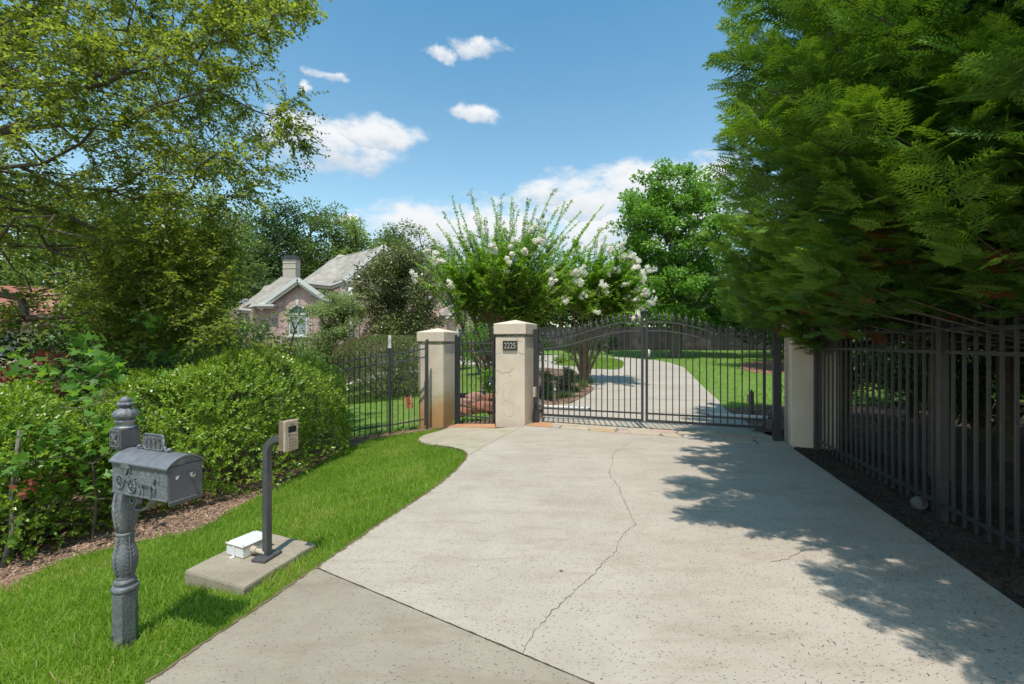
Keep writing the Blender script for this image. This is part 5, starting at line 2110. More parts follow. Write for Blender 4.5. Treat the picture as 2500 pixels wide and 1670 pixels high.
Ya = 13.5
base1 = (xat(1215, Ya), Ya, T(xat(1215, Ya), Ya) - .05)
hero1 = [(1103, 478, 0), (1150, 475, 2), (1200, 480, 0), (1085, 525, 2), (1225, 490, 2), (1255, 505, 2), (1268, 510, 0), (1352, 465, 2), (1380, 490, 0), (1398, 487, 0), (1330, 520, 2), (1475, 498, 0), (1488, 545, 2),
         (1300, 560, 1), (1320, 570, 1), (1255, 580, 1), (1280, 610, 1), (1203, 605, 1), (1240, 635, 1), (1050, 620, 1), (1065, 630, 1), (1022, 678, 1), (1100, 692, 1), (1340, 670, 1), (1345, 690, 1), (1180, 540, 0),
         (1130, 550, 0), (1290, 540, 2), (1380, 580, 2), (1160, 600, 0), (1060, 590, 2), (1225, 545, 2), (1440, 545, 0), (1415, 540, 0)]
reg1 = [(1180, 610, 110, 85), (1290, 600, 120, 80), (1120, 670, 90, 60), (1240, 690, 120, 45), (1350, 640, 80, 80), (1330, 700, 90, 40), (1200, 640, 120, 80)]
crape('wide white flowering crape myrtle rising behind the middle pillar', base1,
      [(-.95, -.1, 2.1, .055), (-.6, .3, 2.2, .05), (-.25, .1, 2.3, .06), (0, -.3, 2.2, .055), (.25, .3, 2.3, .06), (.6, -.1, 2.1, .05), (.95, .2, 2.0, .05), (-.1, .4, 2.4, .05), (.45, .5, 2.3, .045)],
      shoots_from(hero1 + [(1120, 500, 0), (1165, 505, 0), (1215, 515, 0), (1290, 490, 2), (1310, 500, 0), (1365, 505, 0), (1420, 515, 0), (1035, 560, 0), (1065, 545, 0), (1250, 480, 0), (1455, 520, 0), (1010, 640, 0), (1030, 610, 0)], Ya, 1.4, 230, reg1, 45), 46, .34, leaf=.078)
Yb2 = 17.5
xb2 = xat(1425, Yb2)
base2 = (xb2, Yb2, T(xb2, Yb2) - .05)
hero2 = [(1490, 610, 1), (1520, 600, 1), (1535, 615, 1), (1545, 640, 1), (1550, 655, 1), (1505, 650, 1), (1500, 665, 1), (1575, 665, 1), (1525, 690, 1), (1560, 690, 1), (1565, 710, 1), (1580, 715, 1), (1555, 730, 1), (1475, 700, 1),
         (1415, 690, 1), (1425, 720, 1), (1380, 730, 1), (1455, 762, 1), (1550, 765, 1), (1465, 560, 2), (1480, 575, 2), (1430, 600, 0), (1585, 740, 1), (1535, 720, 1)]
reg2 = [(1440, 640, 90, 70), (1510, 670, 75, 60), (1400, 700, 80, 45), (1540, 720, 50, 45), (1470, 730, 100, 30)]
crape('second crape myrtle heavy with white blossom behind the left gate leaf', base2,
      [(-.9, 0, 2.5, .07), (-.35, .2, 2.8, .10), (-.1, -.2, 2.7, .08), (.35, .2, 2.8, .10), (.75, -.1, 2.6, .075), (1.2, .2, 2.4, .06)],
      shoots_from(hero2, Yb2, 1.5, 200, reg2, 47), 48, .46, leaf=.10)

# red crape myrtle glimpsed behind the cypress
Y = 27
x = xat(1890, Y)
rr_t = simple_tree('red_flowering_tree', 'small tree with bright red flowers glimpsed behind the cypress tips', 'tree', x, Y, zat(690, Y), 1.5, low=T(x, Y) + 1.2, nC=30, crad=.5, per=70, lsize=.10, leafm=L_forest, seed=160, r0=.02)
C = np.array([[xat(px, Y), Y - 1.3, zat(py, Y)] for px, py in ((1868, 703), (1880, 700), (1893, 702), (1906, 700), (1862, 710), (1920, 706))])
P_, D_, N_, L_, t_ = cluster_leaves(C, np.full(len(C), .22), 120, .07, .8, r)
link('blossom', leaves('blossom', P_ - np.array(rr_t.location), D_, N_, L_, L_, L_redfl, t_), rr_t)

# ------------------------------------------------------------------ leyland cypresses


def spray_template(seed):
    """flat feathery spray: an axis, side branchlets, each with small teeth; the third column of the tint runs base to tip"""
    r = np.random.default_rng(seed)
    v, f, t = [], [], []
    def tri(a, b, c, ta, tc):
        k = len(v)
        v.extend([a, b, c]); f.append((k, k + 1, k + 2)); t.extend([ta, ta, tc])
    def zz(x, y):
        return -.20 * x * x - .18 * y * y
    def P(x, y):
        return (x, y, zz(x, y) + r.normal() * .006)
    tri(P(0, -.012), P(0, .012), P(1, 0), .1, 1)
    n = 8
    for i in range(n):
        s = .06 + i * .11
        ln = (.46 if i else .34) * (1 - s * .55) * r.uniform(.8, 1.1)
        for sg in (-1, 1):
            a = R(36 + r.uniform(-5, 5))
            dx, dy = math.cos(a), sg * math.sin(a)
            w = .036
            tri(P(s - w, 0), P(s + w, 0), P(s + ln * dx, ln * dy), .15 + .3 * s, .6 + .4 * s)
            for j in range(1):
                q = .42
                l2 = .42 * ln
                for s2 in (-1, 1):
                    a2 = a * sg + s2 * R(38)
                    x0, y0 = s + ln * q * dx, ln * q * dy
                    nx, ny = -dy * .022, dx * .022
                    tri(P(x0 - nx * 1.3 - dx * .012, y0 - ny * 1.3 - dy * .012), P(x0 + nx * 1.3 + dx * .014, y0 + ny * 1.3 + dy * .014), P(x0 + l2 * math.cos(a2) + .05 * ln, y0 + l2 * math.sin(a2)), .25 + .35 * q, .7 + .3 * q)
    return np.array(v), np.array(f), np.array(t)


ST = [spray_template(i) for i in (1, 2)]


def boughs(root, S0, E0, per, seed, fl, dead, names, zlow=-9, rmax=2.6, wood=.013):
    """boughs with ranks of sprays; all coordinates are those of the tree"""
    r = np.random.default_rng(seed)
    S0 = np.array(S0, float); E0 = np.array(E0, float)
    nb = len(S0)
    D0 = np.linalg.norm(E0 - S0, axis=1)
    ctrl = (S0 + E0) / 2 + np.array([0, 0, -.10]) * D0[:, None]
    def bez(i, s):
        s = s[:, None]
        return (1 - s) ** 2 * S0[i] + 2 * s * (1 - s) * ctrl[i] + s * s * E0[i]
    A, par, rad = [], [], []
    for i in range(nb):
        k = len(A)
        pts = bez(np.full(5, i), np.linspace(0, .9, 5))
        for j in range(5):
            A.append(pts[j]); par.append(-1 if j == 0 else k + j - 1); rad.append(wood * (1 - j / 5) + .003)
    link(names[0], limb_mesh(names[0], np.array(A), np.array(par), np.array(rad), M_bark, 4), root)['kind'] = 'stuff'
    i = np.repeat(np.arange(nb), per)
    k = np.tile(np.arange(per), nb)
    s = .20 + .78 * ((k + r.random(len(k))) / per) ** .8
    tip = k == per - 1
    s = np.where(tip, .96, np.minimum(s, .98))
    P = bez(i, s)
    dirb = norm(bez(i, np.minimum(1, s + .04)) - bez(i, s - .06))
    lat = norm(np.cross(dirb, np.array([0, 0, 1.])))
    sg = np.where(k % 2 == 0, 1., -1.)
    ang = np.where(tip, 0, R(38)) + r.normal(size=len(k)) * .26
    upj = r.normal(size=len(k)) * .22 + .12
    D = norm(dirb * np.cos(ang)[:, None] + lat * (np.sin(ang) * sg)[:, None] + np.array([0, 0, 1.]) * upj[:, None])
    N = norm(np.array([0, 0, 1.]) + rand_dirs(len(k), r) * .75 + lat * (sg * .45)[:, None] + dirb * .35)
    L = fl * (.34 + .28 * r.random(len(k))) * (1.2 - .35 * s) * np.clip(D0[i] / rmax, .6, 1.1)
    P = P - D * (L * .12)[:, None] + np.stack([0 * s, 0 * s, r.normal(size=len(k)) * .10 - .03], 1) + lat * (sg * np.abs(r.normal(size=len(k))) * .17 * (1.15 - s))[:, None]
    ok = P[:, 2] > zlow - .10
    P, D, N, L, s, i = P[ok], D[ok], N[ok], L[ok], s[ok], i[ok]
    bt = r.random(nb)
    b0 = np.clip(-.04 + .40 * bt[i] + .22 * r.random(len(s)), 0, 1) * (.1 + .9 * s ** 2)  # inner sprays get a near-black tint, painting the shade inside the crown
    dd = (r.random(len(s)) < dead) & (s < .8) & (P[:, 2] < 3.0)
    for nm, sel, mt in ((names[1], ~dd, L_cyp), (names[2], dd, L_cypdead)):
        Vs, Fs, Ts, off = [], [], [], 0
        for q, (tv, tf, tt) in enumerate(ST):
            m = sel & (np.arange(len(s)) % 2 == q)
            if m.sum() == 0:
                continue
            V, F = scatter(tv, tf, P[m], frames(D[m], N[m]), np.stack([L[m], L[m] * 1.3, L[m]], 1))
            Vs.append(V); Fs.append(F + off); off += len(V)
            Ts.append(np.clip(b0[m][:, None] + (.08 + .52 * s[m] ** 2)[:, None] * tt[None, :] ** 1.5, 0, 1).ravel())  # paler new tips, strengthened outward to paint sunlit ends into the tint
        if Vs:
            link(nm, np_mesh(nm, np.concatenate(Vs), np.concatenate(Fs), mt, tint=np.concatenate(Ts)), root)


CYP = []


def cypress(label, x, y, rmax, kind, rz, lobes=(), seed=1):
    """a tree 10.5 m tall and 2.6 m in radius is built once; the others are copies, turned and sized, each with low boughs of its own"""
    h, zlow, r0_ = 10.6, 2.25, 2.6
    if len(CYP) <= kind:
        r = np.random.default_rng(900 + kind)
        root = thing('cypress_tree', label, 'tree', (x, y, -.1), rz, 'cypress trees along the right fence')
        nb = 185
        zz = zlow + .05 + (h - zlow) * ((np.arange(nb) + r.random(nb)) / nb) ** 1.2
        an = np.arange(nb) * 2.39996 + r.normal(size=nb) * .3
        s_ = np.clip((zz - zlow) / (h - zlow), 0, 1)
        Rr = r0_ * np.interp(s_, [0, .06, .2, .5, .8, 1], [.80, .95, 1.0, .88, .55, .12]) * (.62 + .40 * r.random(nb) ** .6)
        S0 = np.stack([np.zeros(nb), np.zeros(nb), np.maximum(1.8, zz - Rr * .40)], 1)
        E0 = np.stack([np.cos(an) * Rr, np.sin(an) * Rr, zz + .1 * r.normal(size=nb)], 1)
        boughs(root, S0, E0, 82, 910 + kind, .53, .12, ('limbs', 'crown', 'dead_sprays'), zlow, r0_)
        A = [np.array([.02 * math.sin(j), .02 * math.cos(j), (h - .5) * j / 9]) for j in range(10)]
        link('trunk', limb_mesh('trunk', np.array(A), np.arange(-1, 9), np.array([.10 * (1 - j / 10) + .02 for j in range(10)]), M_bark, 10), root)
        CYP.append(root)
        proto = True
    else:
        root = copy_tree(CYP[kind])
        for ch in list(root.children):
            if ch.name.startswith('low_'):
                bpy.data.objects.remove(ch)
        root.name = 'cypress_tree'
        root.location = (x, y, -.1)
        root.rotation_euler = (0, 0, rz)
        tag(root, label)
    k = rmax / r0_
    root.scale = (k, k, 1)
    if lobes:
        Mi = (Matrix.Translation((x, y, -.1)) @ Matrix.Rotation(rz, 4, 'Z') @ Matrix.Diagonal((k, k, 1, 1))).inverted()
        E = [Mi @ Vector(l) for l in lobes]
        S = [Vector((0, 0, max(1.8, e.z - .55))) for e in E]
        boughs(root, [tuple(v) for v in S], [tuple(v) for v in E], 92, seed, .55, .10, ('low_limbs', 'low_boughs', 'low_dead_sprays'), -9, r0_)
    return root


CYL = {1: [(3.55, 7.3, 2.95), (3.3, 7.0, 4.4), (3.5, 7.2, 5.6), (3.2, 6.7, 6.6), (3.3, 6.9, 3.6), (4.0, 7.0, 2.4), (4.45, 7.3, 2.05), (3.8, 6.8, 2.7), (4.6, 7.2, 1.95), (3.4, 7.4, 3.2), (3.5, 6.6, 2.75), (3.3, 7.2, 5.0)],
       2: [(2.55, 5.0, 3.3), (2.4, 5.0, 4.6), (3.0, 5.3, 2.7), (2.6, 5.3, 5.6), (3.6, 4.9, 2.45), (2.5, 5.4, 3.9), (2.9, 4.6, 2.9), (3.2, 5.6, 2.5)],
       3: [(1.75, 3.75, 4.0), (1.62, 3.35, 3.5), (2.3, 3.3, 3.0), (2.0, 3.9, 4.9), (1.8, 3.0, 4.3), (2.8, 2.9, 2.6), (2.1, 3.0, 3.4), (1.8, 3.6, 3.2), (1.9, 3.2, 3.8), (1.9, 4.0, 4.4), (2.4, 3.8, 2.8)],
       4: [(2.3, 1.4, 3.2), (2.2, 2.0, 3.8), (2.6, 1.9, 2.9), (2.2, 1.7, 3.4), (2.3, 2.2, 3.2)]}
cypress('leyland cypress farthest down the fence, its branches drooping over the right pillar', 6.2, 8.5, 2.45, 0, .3, CYL[1], 201)
cypress('second leyland cypress, standing behind the fence panel next to the pillar', 5.75, 6.1, 2.65, 0, 1.9, CYL[2], 202)
cypress('third leyland cypress, over the fence post nearest the camera', 5.3, 3.9, 3.05, 0, 3.6, CYL[3], 203)
cypress('nearest leyland cypress, above the right edge of the photo', 5.0, 1.4, 2.8, 0, 5.0, CYL[4], 204)
cypress('cypress in the back row between the second and third trees', 7.6, 7.0, 2.4, 0, 2.6)
cypress('cypress in the back row at the right behind the near fence bay', 7.4, 4.4, 2.4, 0, .9)

# ------------------------------------------------------------------ the spreading elm on the left
r = np.random.default_rng(77)
elm_out = [(-150, 730), (0, 775), (30, 750), (60, 712), (100, 668), (150, 655), (200, 652), (250, 700), (300, 722), (340, 742), (385, 715), (430, 650), (480, 612), (530, 590), (620, 560), (700, 545), (780, 530)]
C = []
while len(C) < 1250:
    py = r.uniform(-220, 800)
    lim = np.interp(py, [a for a, b in elm_out], [b for a, b in elm_out])
    u = r.random() ** .75
    px = -260 + u * (lim + 260)
    if px > lim - 90 and r.random() < .55:
        continue
    if py > 620 and px < 380 and r.random() < .7:
        continue
    Y = r.uniform(7.0, 11.5) if px > 200 or py > 450 else r.uniform(5.8, 10.5)
    C.append((xat(px, Y), Y, zat(py, Y)))
for _ in range(300):
    px, py = r.uniform(230, 570), r.uniform(560, 845)
    Y = r.uniform(7.6, 9.8)
    C.append((xat(px, Y), Y, zat(py, Y)))
# fringe twigs: long slender ends hanging over the sky
for (px, py) in ((735, 25), (700, 5), (750, 45), (650, 95), (665, 60), (700, 80), (735, 232), (720, 245), (700, 215), (748, 345), (752, 318), (725, 300), (742, 370), (700, 405), (655, 445), (690, 340), (640, 480),
                 (560, 780), (600, 800), (620, 835), (545, 800), (660, 858), (585, 860), (500, 820)):
    Y = r.uniform(7.0, 8.5)
    C.append((xat(px, Y), Y, zat(py, Y)))
C = np.array(C)
zb_e = T(-10.8, 8.1) - .1
trunk = [(-10.8, 8.1, zb_e), (-10.5, 8.05, 1.8), (-9.9, 7.9, 4.0), (-8.60, 7.6, 6.55), (-7.75, 7.5, 7.4), (-6.3, 7.5, 8.4), (-5.0, 7.6, 9.0)]
elm = thing('elm_tree', 'large overhanging tree with small olive leaves filling the upper left of the photo', 'tree', trunk[0])
P, par, w, tips = grow(trunk, C, bias=.25, seg=.45, seed=78, sag=.08)
rad = .0034 * np.maximum(w, .6) ** .52
ntr = 1
rt = np.array(trunk[0])
link('trunk', limb_mesh('trunk', P - rt, par, rad, M_bark, 5), elm)
# twigs from every thin node, leaves in two ranks along them
thin = np.where(w <= 7)[0]
thin = thin[thin > 3]
tw = thin[r.integers(0, len(thin), 13500)]
dirn = norm(P[tw] - P[par[tw]])
TD = norm(dirn * .7 + rand_dirs(len(tw), r) * .85 + np.array([0, 0, -.10]))
TL = .22 + .32 * r.random(len(tw))
TA = P[tw] - (P[tw] - P[par[tw]]) * r.random(len(tw))[:, None]
TE = TA + TD * TL[:, None] + np.array([0, 0, -.05])
tp = np.empty((len(tw) * 2, 3)); tp[0::2] = TA; tp[1::2] = TE
tpar = np.full(len(tp), -1); tpar[1::2] = np.arange(0, len(tp), 2)
trad = np.empty(len(tp)); trad[0::2] = .0032; trad[1::2] = .0014
link('twigs', limb_mesh('twigs', tp - rt, tpar, trad, M_twig, 3), elm)
per = 11
kk = np.tile(np.arange(per), len(tw))
ti = np.repeat(np.arange(len(tw)), per)
f = (kk + 1) / per
LP = TA[ti] + TD[ti] * (TL[ti] * f)[:, None] + np.array([0, 0, -.05]) * (f ** 2)[:, None]
sd = norm(np.cross(TD[ti], np.array([0, 0, 1.]) + rand_dirs(len(ti), r) * .5)) * np.where(kk % 2 == 0, 1, -1)[:, None]
LD = norm(sd + TD[ti] * .6 + rand_dirs(len(ti), r) * .35 + np.array([0, 0, -.35]))
LN = norm(np.array([0, 0, 1.]) + rand_dirs(len(ti), r) * .75)
LL = .072 * (.65 + .6 * r.random(len(ti)))
twt = r.random(len(tw))
link('crown', leaves('crown', LP - rt, LD, LN, LL, LL * .62, L_elm, np.clip(.25 * twt[ti] + .75 * r.random(len(ti)), 0, 1), LEAF), elm)
print('elm leaves', len(LP))

# ------------------------------------------------------------------ saplings and shrubs at the lower left
def maple_leaf():
    pts = [(0, 0)]
    for a, l in ((-115, .42), (-80, .30), (-58, .80), (-32, .48), (0, 1.0), (32, .48), (58, .80), (80, .30), (115, .42)):
        pts.append((.12 + l * math.cos(R(a)), l * .95 * math.sin(R(a))))
    v = [(x, y, -.12 * abs(y) - .05 * x) for x, y in pts]
    f = [(0, i, i + 1) for i in range(1, len(pts) - 1)]
    return v, f


ML = maple_leaf()


def sapling(label, px, py0, Y, spread, n, size, seed, leafm=L_maple, zr=(.2, 1.2), tpl=ML, per=9, cat='shrub', name='maple_sapling', depth=.6, crad=.26):
    r = np.random.default_rng(seed)
    x = xat(px, Y)
    z0 = T(x, Y) - .05
    C = np.stack([x + r.normal(size=n) * spread * .55, Y + r.normal(size=n) * depth * .6, r.uniform(zr[0], zr[1], n)], 1)
    C[:, 2] = np.maximum(C[:, 2], terrain(C[:, 0], C[:, 1]) + .12)
    return tree(name, label, cat, (x, Y, z0), [(x, Y, z0), (x + .05, Y, z0 + .5), (x, Y, (zr[0] + zr[1]) / 2)], C, crad, per, size, 1.0, leafm, M_bark, .0038, 'saplings and shrubs at the lower left', seed,
                upbias=1.3, tpl=tpl, seg=.3)


sapling('maple sapling with bright lobed leaves directly left of the mailbox post', 225, 0, 5.3, .45, 22, .085, 301, zr=(-.2, .95), per=13)
sapling('maple sapling reaching up over the left bush', 120, 0, 6.4, 1.0, 34, .12, 302, zr=(.5, 1.7), per=11)
sapling('maple sapling in the gap left of the rounded bush', 300, 0, 7.6, .8, 34, .12, 303, zr=(.2, 2.3), per=12)
sapling('shaded maple sapling behind the stone pier branches', 210, 0, 9.4, 1.4, 44, .13, 304, zr=(0, 2.6), per=12)
sapling('maple sapling low at the left edge with thin trunks', 55, 0, 5.4, .8, 24, .11, 305, zr=(-.3, 1.0), per=10)
sapling('bush with red leaves at the left under the tiled roof', 62, 0, 7.4, .30, 14, .075, 306, leafm=L_red, zr=(.9, 1.55), per=26, tpl=LEAFD, name='red_leaf_shrub', crad=.2)
sapling('bush with a few red leaves below the elm branches', 150, 0, 8.2, .4, 8, .07, 308, leafm=L_red, zr=(.7, 1.1), per=22, tpl=LEAFD, name='red_leaf_shrub', crad=.2)
q = at(258, 1165, 4.9)
sapling('small red leaved shrub low beside the mailbox', 262, 0, 5.7, .15, 6, .07, 307, leafm=L_red, zr=(.0, .35), per=18, tpl=LEAFD, name='red_leaf_shrub', crad=.12)
shr = [(-8.2, 9.0, 1.9, 1.4, 'broad dark shrub behind the left bush'), (-6.9, 11.6, 1.9, 1.4, 'dark shrub beyond the slat fence near the stone pier'), (-9.6, 12.6, 2.4, 1.7, 'dark shrub beyond the stone pier'),
       (-11.2, 9.6, 2.6, 1.8, 'dark shrub at the far left under the elm'), (-7.2, 13.6, 2.7, 1.6, 'shrub under the hanging elm branches before the house'), (-12.5, 14.5, 2.6, 2, 'tall dark shrub before the tiled house'),
       (-6.2, 4.4, .35, .7, 'small dark shrub at the lower left corner of the bed'), (-6.6, 7.9, 1.25, .8, 'dark shrub filling the gap between the left bush and the rounded bush')]
for i, (x, y, h, rx, lab) in enumerate(shr):
    repeat_tree('K%d' % (i % 2), 'dark_shrub', lab, 'shrub', x, y, h, rx, (L_dark, L_forest2)[i % 3 == 1], 'dark shrubs under the elm', rz=i, low=T(x, y) + .1, nC=60, crad=.5, per=120, lsize=.085, lw=.55, seed=320 + i, r0=.012, seg=.35)
# crown of green between elm and house
for i, (px, Y, py, rx, lab) in enumerate(((420, 17, 640, 2.2, 'bright green young tree between the elm and the brick house'), (500, 20, 700, 1.1, 'small green tree at the left end of the brick house'),
                                          (290, 16, 690, 2.0, 'green tree in front of the tiled house'), (330, 24, 560, 3.0, 'mid green tree behind the elm tips'))):
    x = xat(px, Y)
    simple_tree('young_tree', lab, 'tree', x, Y, zat(py, Y), rx, low=T(x, Y) + .8, nC=70, crad=.65, per=130, lsize=.12, leafm=L_forest2, group='young trees left of the brick house', seed=340 + i, r0=.02, seg=.5)

# ------------------------------------------------------------------ planting inside the gates
bedc = G(1370, 955)
for i, (px, py, sc_) in enumerate(((1345, 975, .8), (1365, 972, .9), (1388, 970, .9), (1405, 955, 1.), (1425, 945, 1.1), (1440, 935, 1.), (1350, 950, 1.), (1375, 948, 1.1), (1400, 935, 1.1), (1330, 962, .9), (1418, 925, 1.))):
    q = G(px, py)
    r = np.random.default_rng(400 + i)
    n = 150
    a = r.random(n) * 6.28
    u = r.random(n)
    D_ = norm(np.stack([np.cos(a) * (.25 + u), np.sin(a) * (.25 + u), 1.1 - .5 * u], 1))
    P_ = np.stack([r.normal(size=n) * .06, r.normal(size=n) * .06, np.zeros(n)], 1)
    tv = [(0, -.5, 0), (0, .5, 0), (.5, .45, .03), (.5, -.45, .03), (1, 0, -.18)]
    L_ = sc_ * (.22 + .16 * r.random(n))
    V, F = scatter([(0, -.5, 0), (0, .5, 0), (.55, .42, .04), (.55, -.42, .04), (1, .05, -.16), (1, -.05, -.16)], [(0, 1, 2, 3), (3, 2, 4, 5)], P_, frames(D_, norm(np.array([0, 0, 1.]) + rand_dirs(n, r) * .2)),
                   np.stack([L_, np.full(n, .016), L_], 1))
    me = np_mesh('liriope_clump', V, F, L_lir, tint=np.repeat(r.random(n), 6))
    o = link('liriope_clump', me); o.location = (q[0], q[1], T(*q) - .03)
    tag(o, 'strappy green clump ' + ('at the left front of the gate bed by the sensor post', 'at the front, just right of the wooden sensor post', 'at the right end of the front row of the gate bed',
        'in the middle row right in the gate bed', 'in the middle row next to the concrete', 'at the right tip of the gate bed', 'in the middle row just behind the sensor post', 'in the centre of the gate bed',
        'in the back row below the crape myrtle', 'leftmost in the gate bed, beside the gate post', 'in the back row near the right tip of the bed')[i], 'plant', 'liriope clumps in the bed behind the left gate leaf')
for i, (px, Y, py, rpx, lab, lm) in enumerate(((1335, 14.2, 925, 24, 'low rounded dark shrub just behind the left gate post', L_hedge), (1385, 15.5, 915, 24, 'taller dark glossy shrub at the foot of the crape myrtle', L_mag),
                                               (1198, 12.5, 905, 16, 'dark green shrub behind the narrow gate beside the pillar', L_crape))):
    x = xat(px, Y)
    simple_tree('bed_shrub', lab, 'shrub', x, Y, zat(py - 18, Y), rpx / FPX * Y, low=T(x, Y) + .02, nC=22, crad=.16, per=90, lsize=.05, leafm=lm, group=None, seed=420 + i, r0=.008, seg=.15)
for i, (px, py) in enumerate(((1362, 888), (1378, 884), (1396, 881), (1440, 879), (1452, 877), (1425, 880))):
    q = G(px, py)
    simple_tree('border_plant', ('golden' if i < 3 else 'green') + ' low plant at the back edge of the island lawn, number ' .replace(', number ', ', ') + ('left', 'middle', 'right', 'centre of the three', 'rightmost of the three', 'leftmost of the three')[i],
                'plant', q[0], q[1], T(*q) + .42, .42, low=T(*q) + .02, nC=14, crad=.16, per=60, lsize=.06, leafm=L_bush if i < 3 else L_oak, group='low plants along the island lawn', seed=440 + i, r0=.006, seg=.2)

# mulch ring in the right lawn, with its low plants
ring = smooth_poly([G(*p) for p in [(1806, 897), (1830, 885), (1885, 881), (1950, 884), (1960, 900), (1900, 911), (1850, 910), (1820, 903)]], 4)
drape('mulch_bed', ring, .0, mat('red_mulch', (.34, .17, .11), (.24, .12, .08), .95, 9, bump=1.5, bscale=40), step=1.)
bed1 = [G(1327, 990), G(1385, 986), G(1425, 970), G(1452, 950), G(1400, 905), G(1330, 898), G(1212, 900), (-.6, 12.2), (.6, 11.2)]
drape('planting_bed', bed1, .012, M_mulch, step=.6)
bed2 = [(4.98, 9.3), G(1818, 1026), G(1770, 998), G(1900, 988), (8.5, 12.0), (8.0, 9.0)]
drape('planting_bed', bed2, .012, M_mulch, step=.6)
# beds on the street side, left and right
bedL = [(-14, 2.2)] + smooth_poly(bed_edge, 3, closed=False) + [(-2.2, 10.95), (-9, 11.3), (-14, 11.5)]
drape('mulch_bed', bedL, -.03, M_mulch, step=.4)
bedR = [(4.84, 7.84)] + [G(2100, 1208), G(2250, 1312), G(2400, 1417), G(2500, 1487)] + [(3.05, 1.7), (2.65, .3), (2.1, -1.6), (9, -1.6), (13, 8), (13, 12), (8.6, 12), (5.2, 8.4)]
bedR = [(p[0] + .012, p[1]) for p in bedR]
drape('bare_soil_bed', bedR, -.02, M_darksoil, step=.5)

# ------------------------------------------------------------------ boulders behind the narrow gate
M_rock = [mat('red_boulder_%s' % n, c, d, .85, 5, bump=1.5, bscale=16, c3=tuple(v * .45 for v in c), s3=4, t3=(.5, .65)) for n, c, d in
          (('pale', (.42, .24, .18), (.30, .16, .12)), ('red', (.34, .14, .09), (.24, .10, .07)), ('brown', (.22, .13, .10), (.15, .09, .07)))]
bl = [((1140, 992), .32, .20, .16, 10, 0, 'long pale reddish boulder, front left behind the narrow gate'), ((1180, 1003), .34, .22, .17, -5, 1, 'reddish boulder at the front centre behind the narrow gate'),
      ((1133, 1012), .22, .18, .13, 30, 1, 'small red boulder lowest at the left behind the narrow gate'), ((1160, 985), .30, .18, .22, 25, 0, 'pale boulder standing on edge in the middle of the rock pile'),
      ((1130, 975), .28, .2, .15, 0, 2, 'brown boulder at the back left of the rock pile'), ((1200, 985), .26, .22, .2, 15, 1, 'red boulder against the middle pillar'),
      ((1178, 972), .3, .2, .14, -20, 2, 'dark brown boulder at the back of the rock pile')]
for i, ((px, py), a, b, c, rz, mi, lab) in enumerate(bl):
    q = G(px, py)
    bm = bmesh.new()
    bmesh.ops.create_icosphere(bm, subdivisions=3, radius=1)
    r = random.Random(500 + i)
    ph = [r.uniform(0, 6) for _ in range(6)]
    for v in bm.verts:
        d = v.co.normalized()
        k = 1 + .12 * math.sin(3 * d.x + ph[0]) * math.sin(4 * d.y + ph[1]) + .07 * math.sin(7 * d.z + ph[2] + 3 * d.x) + .05 * math.sin(11 * d.x + ph[3]) * math.sin(9 * d.y + ph[4])
        e = Vector((math.copysign(abs(d.x) ** .7, d.x), math.copysign(abs(d.y) ** .7, d.y), math.copysign(abs(d.z) ** .75, d.z)))
        v.co = Vector((e.x * a, e.y * b, e.z * c)) * k
    me = bpy.data.meshes.new('boulder')
    bm.to_mesh(me); bm.free()
    me.materials.append(M_rock[mi])
    me.shade_smooth()
    o = link('boulder', me)
    o.location = (q[0], q[1], T(*q) + c * .45)
    o.rotation_euler = (0, R(r.uniform(-10, 10)), R(rz))
    tag(o, lab, 'boulder', 'boulders behind the narrow gate')

# low stone wall along the drive, seen through the narrow gate
wl = [G(1147, 872), G(1165, 878), G(1185, 880), G(1206, 881), G(1235, 880)]
lw_ = thing('stone_wall', 'low curved red stone edging wall beyond the lawn, seen through the narrow gate', 'wall', (wl[0][0], wl[0][1], T(*wl[0])))
for a, b in zip(wl, wl[1:]):
    a = Vector(a); b = Vector(b)
    n = max(1, int((b - a).length / .42))
    for i in range(n):
        for lay in range(2):
            p = a.lerp(b, (i + .5) / n)
            MB().box((p.x, p.y, T(p.x, p.y) + .13 + lay * .24), ((b - a).length / n - .02, .28, .23), rz=math.atan2(b.y - a.y, b.x - a.x)).build('stone', M_rock[(i + lay) % 2], lw_, bevel=.03, world=True)
p = None

# ------------------------------------------------------------------ sensor posts, garden poles, hanging lantern
for (px, py, h, lab) in ((1354, 989, .62, 'short wooden post with a sensor eye behind the left gate leaf'), (1835, 1012, .60, 'short wooden post with a beige sensor box behind the right gate leaf')):
    q = G(px, py)
    t = thing('sensor_post', lab, 'sensor post', (q[0], q[1], T(*q) - .03), R(10), 'wooden sensor posts inside the gates')
    MB().box((0, 0, h / 2), (.085 if px > 1500 else .05, .06, h)).build('stake', mat('grey_wood', (.17, .13, .10), (.26, .2, .16), .9, 12, bump=.6), t, bevel=.004)
    if px > 1500:
        MB().box((-.085, -.01, h * .72), (.075, .07, .20)).build('sensor', M_beige, t, bevel=.006)
    else:
        mb = MB(); mb.tube([(0, -.03, h * .76), (0, -.055, h * .76)], .03, 12); mb.build('sensor', M_white, t)
    MB().box((0, 0, h + .02), (.03, .03, .05)).build('tip', M_rail, t)
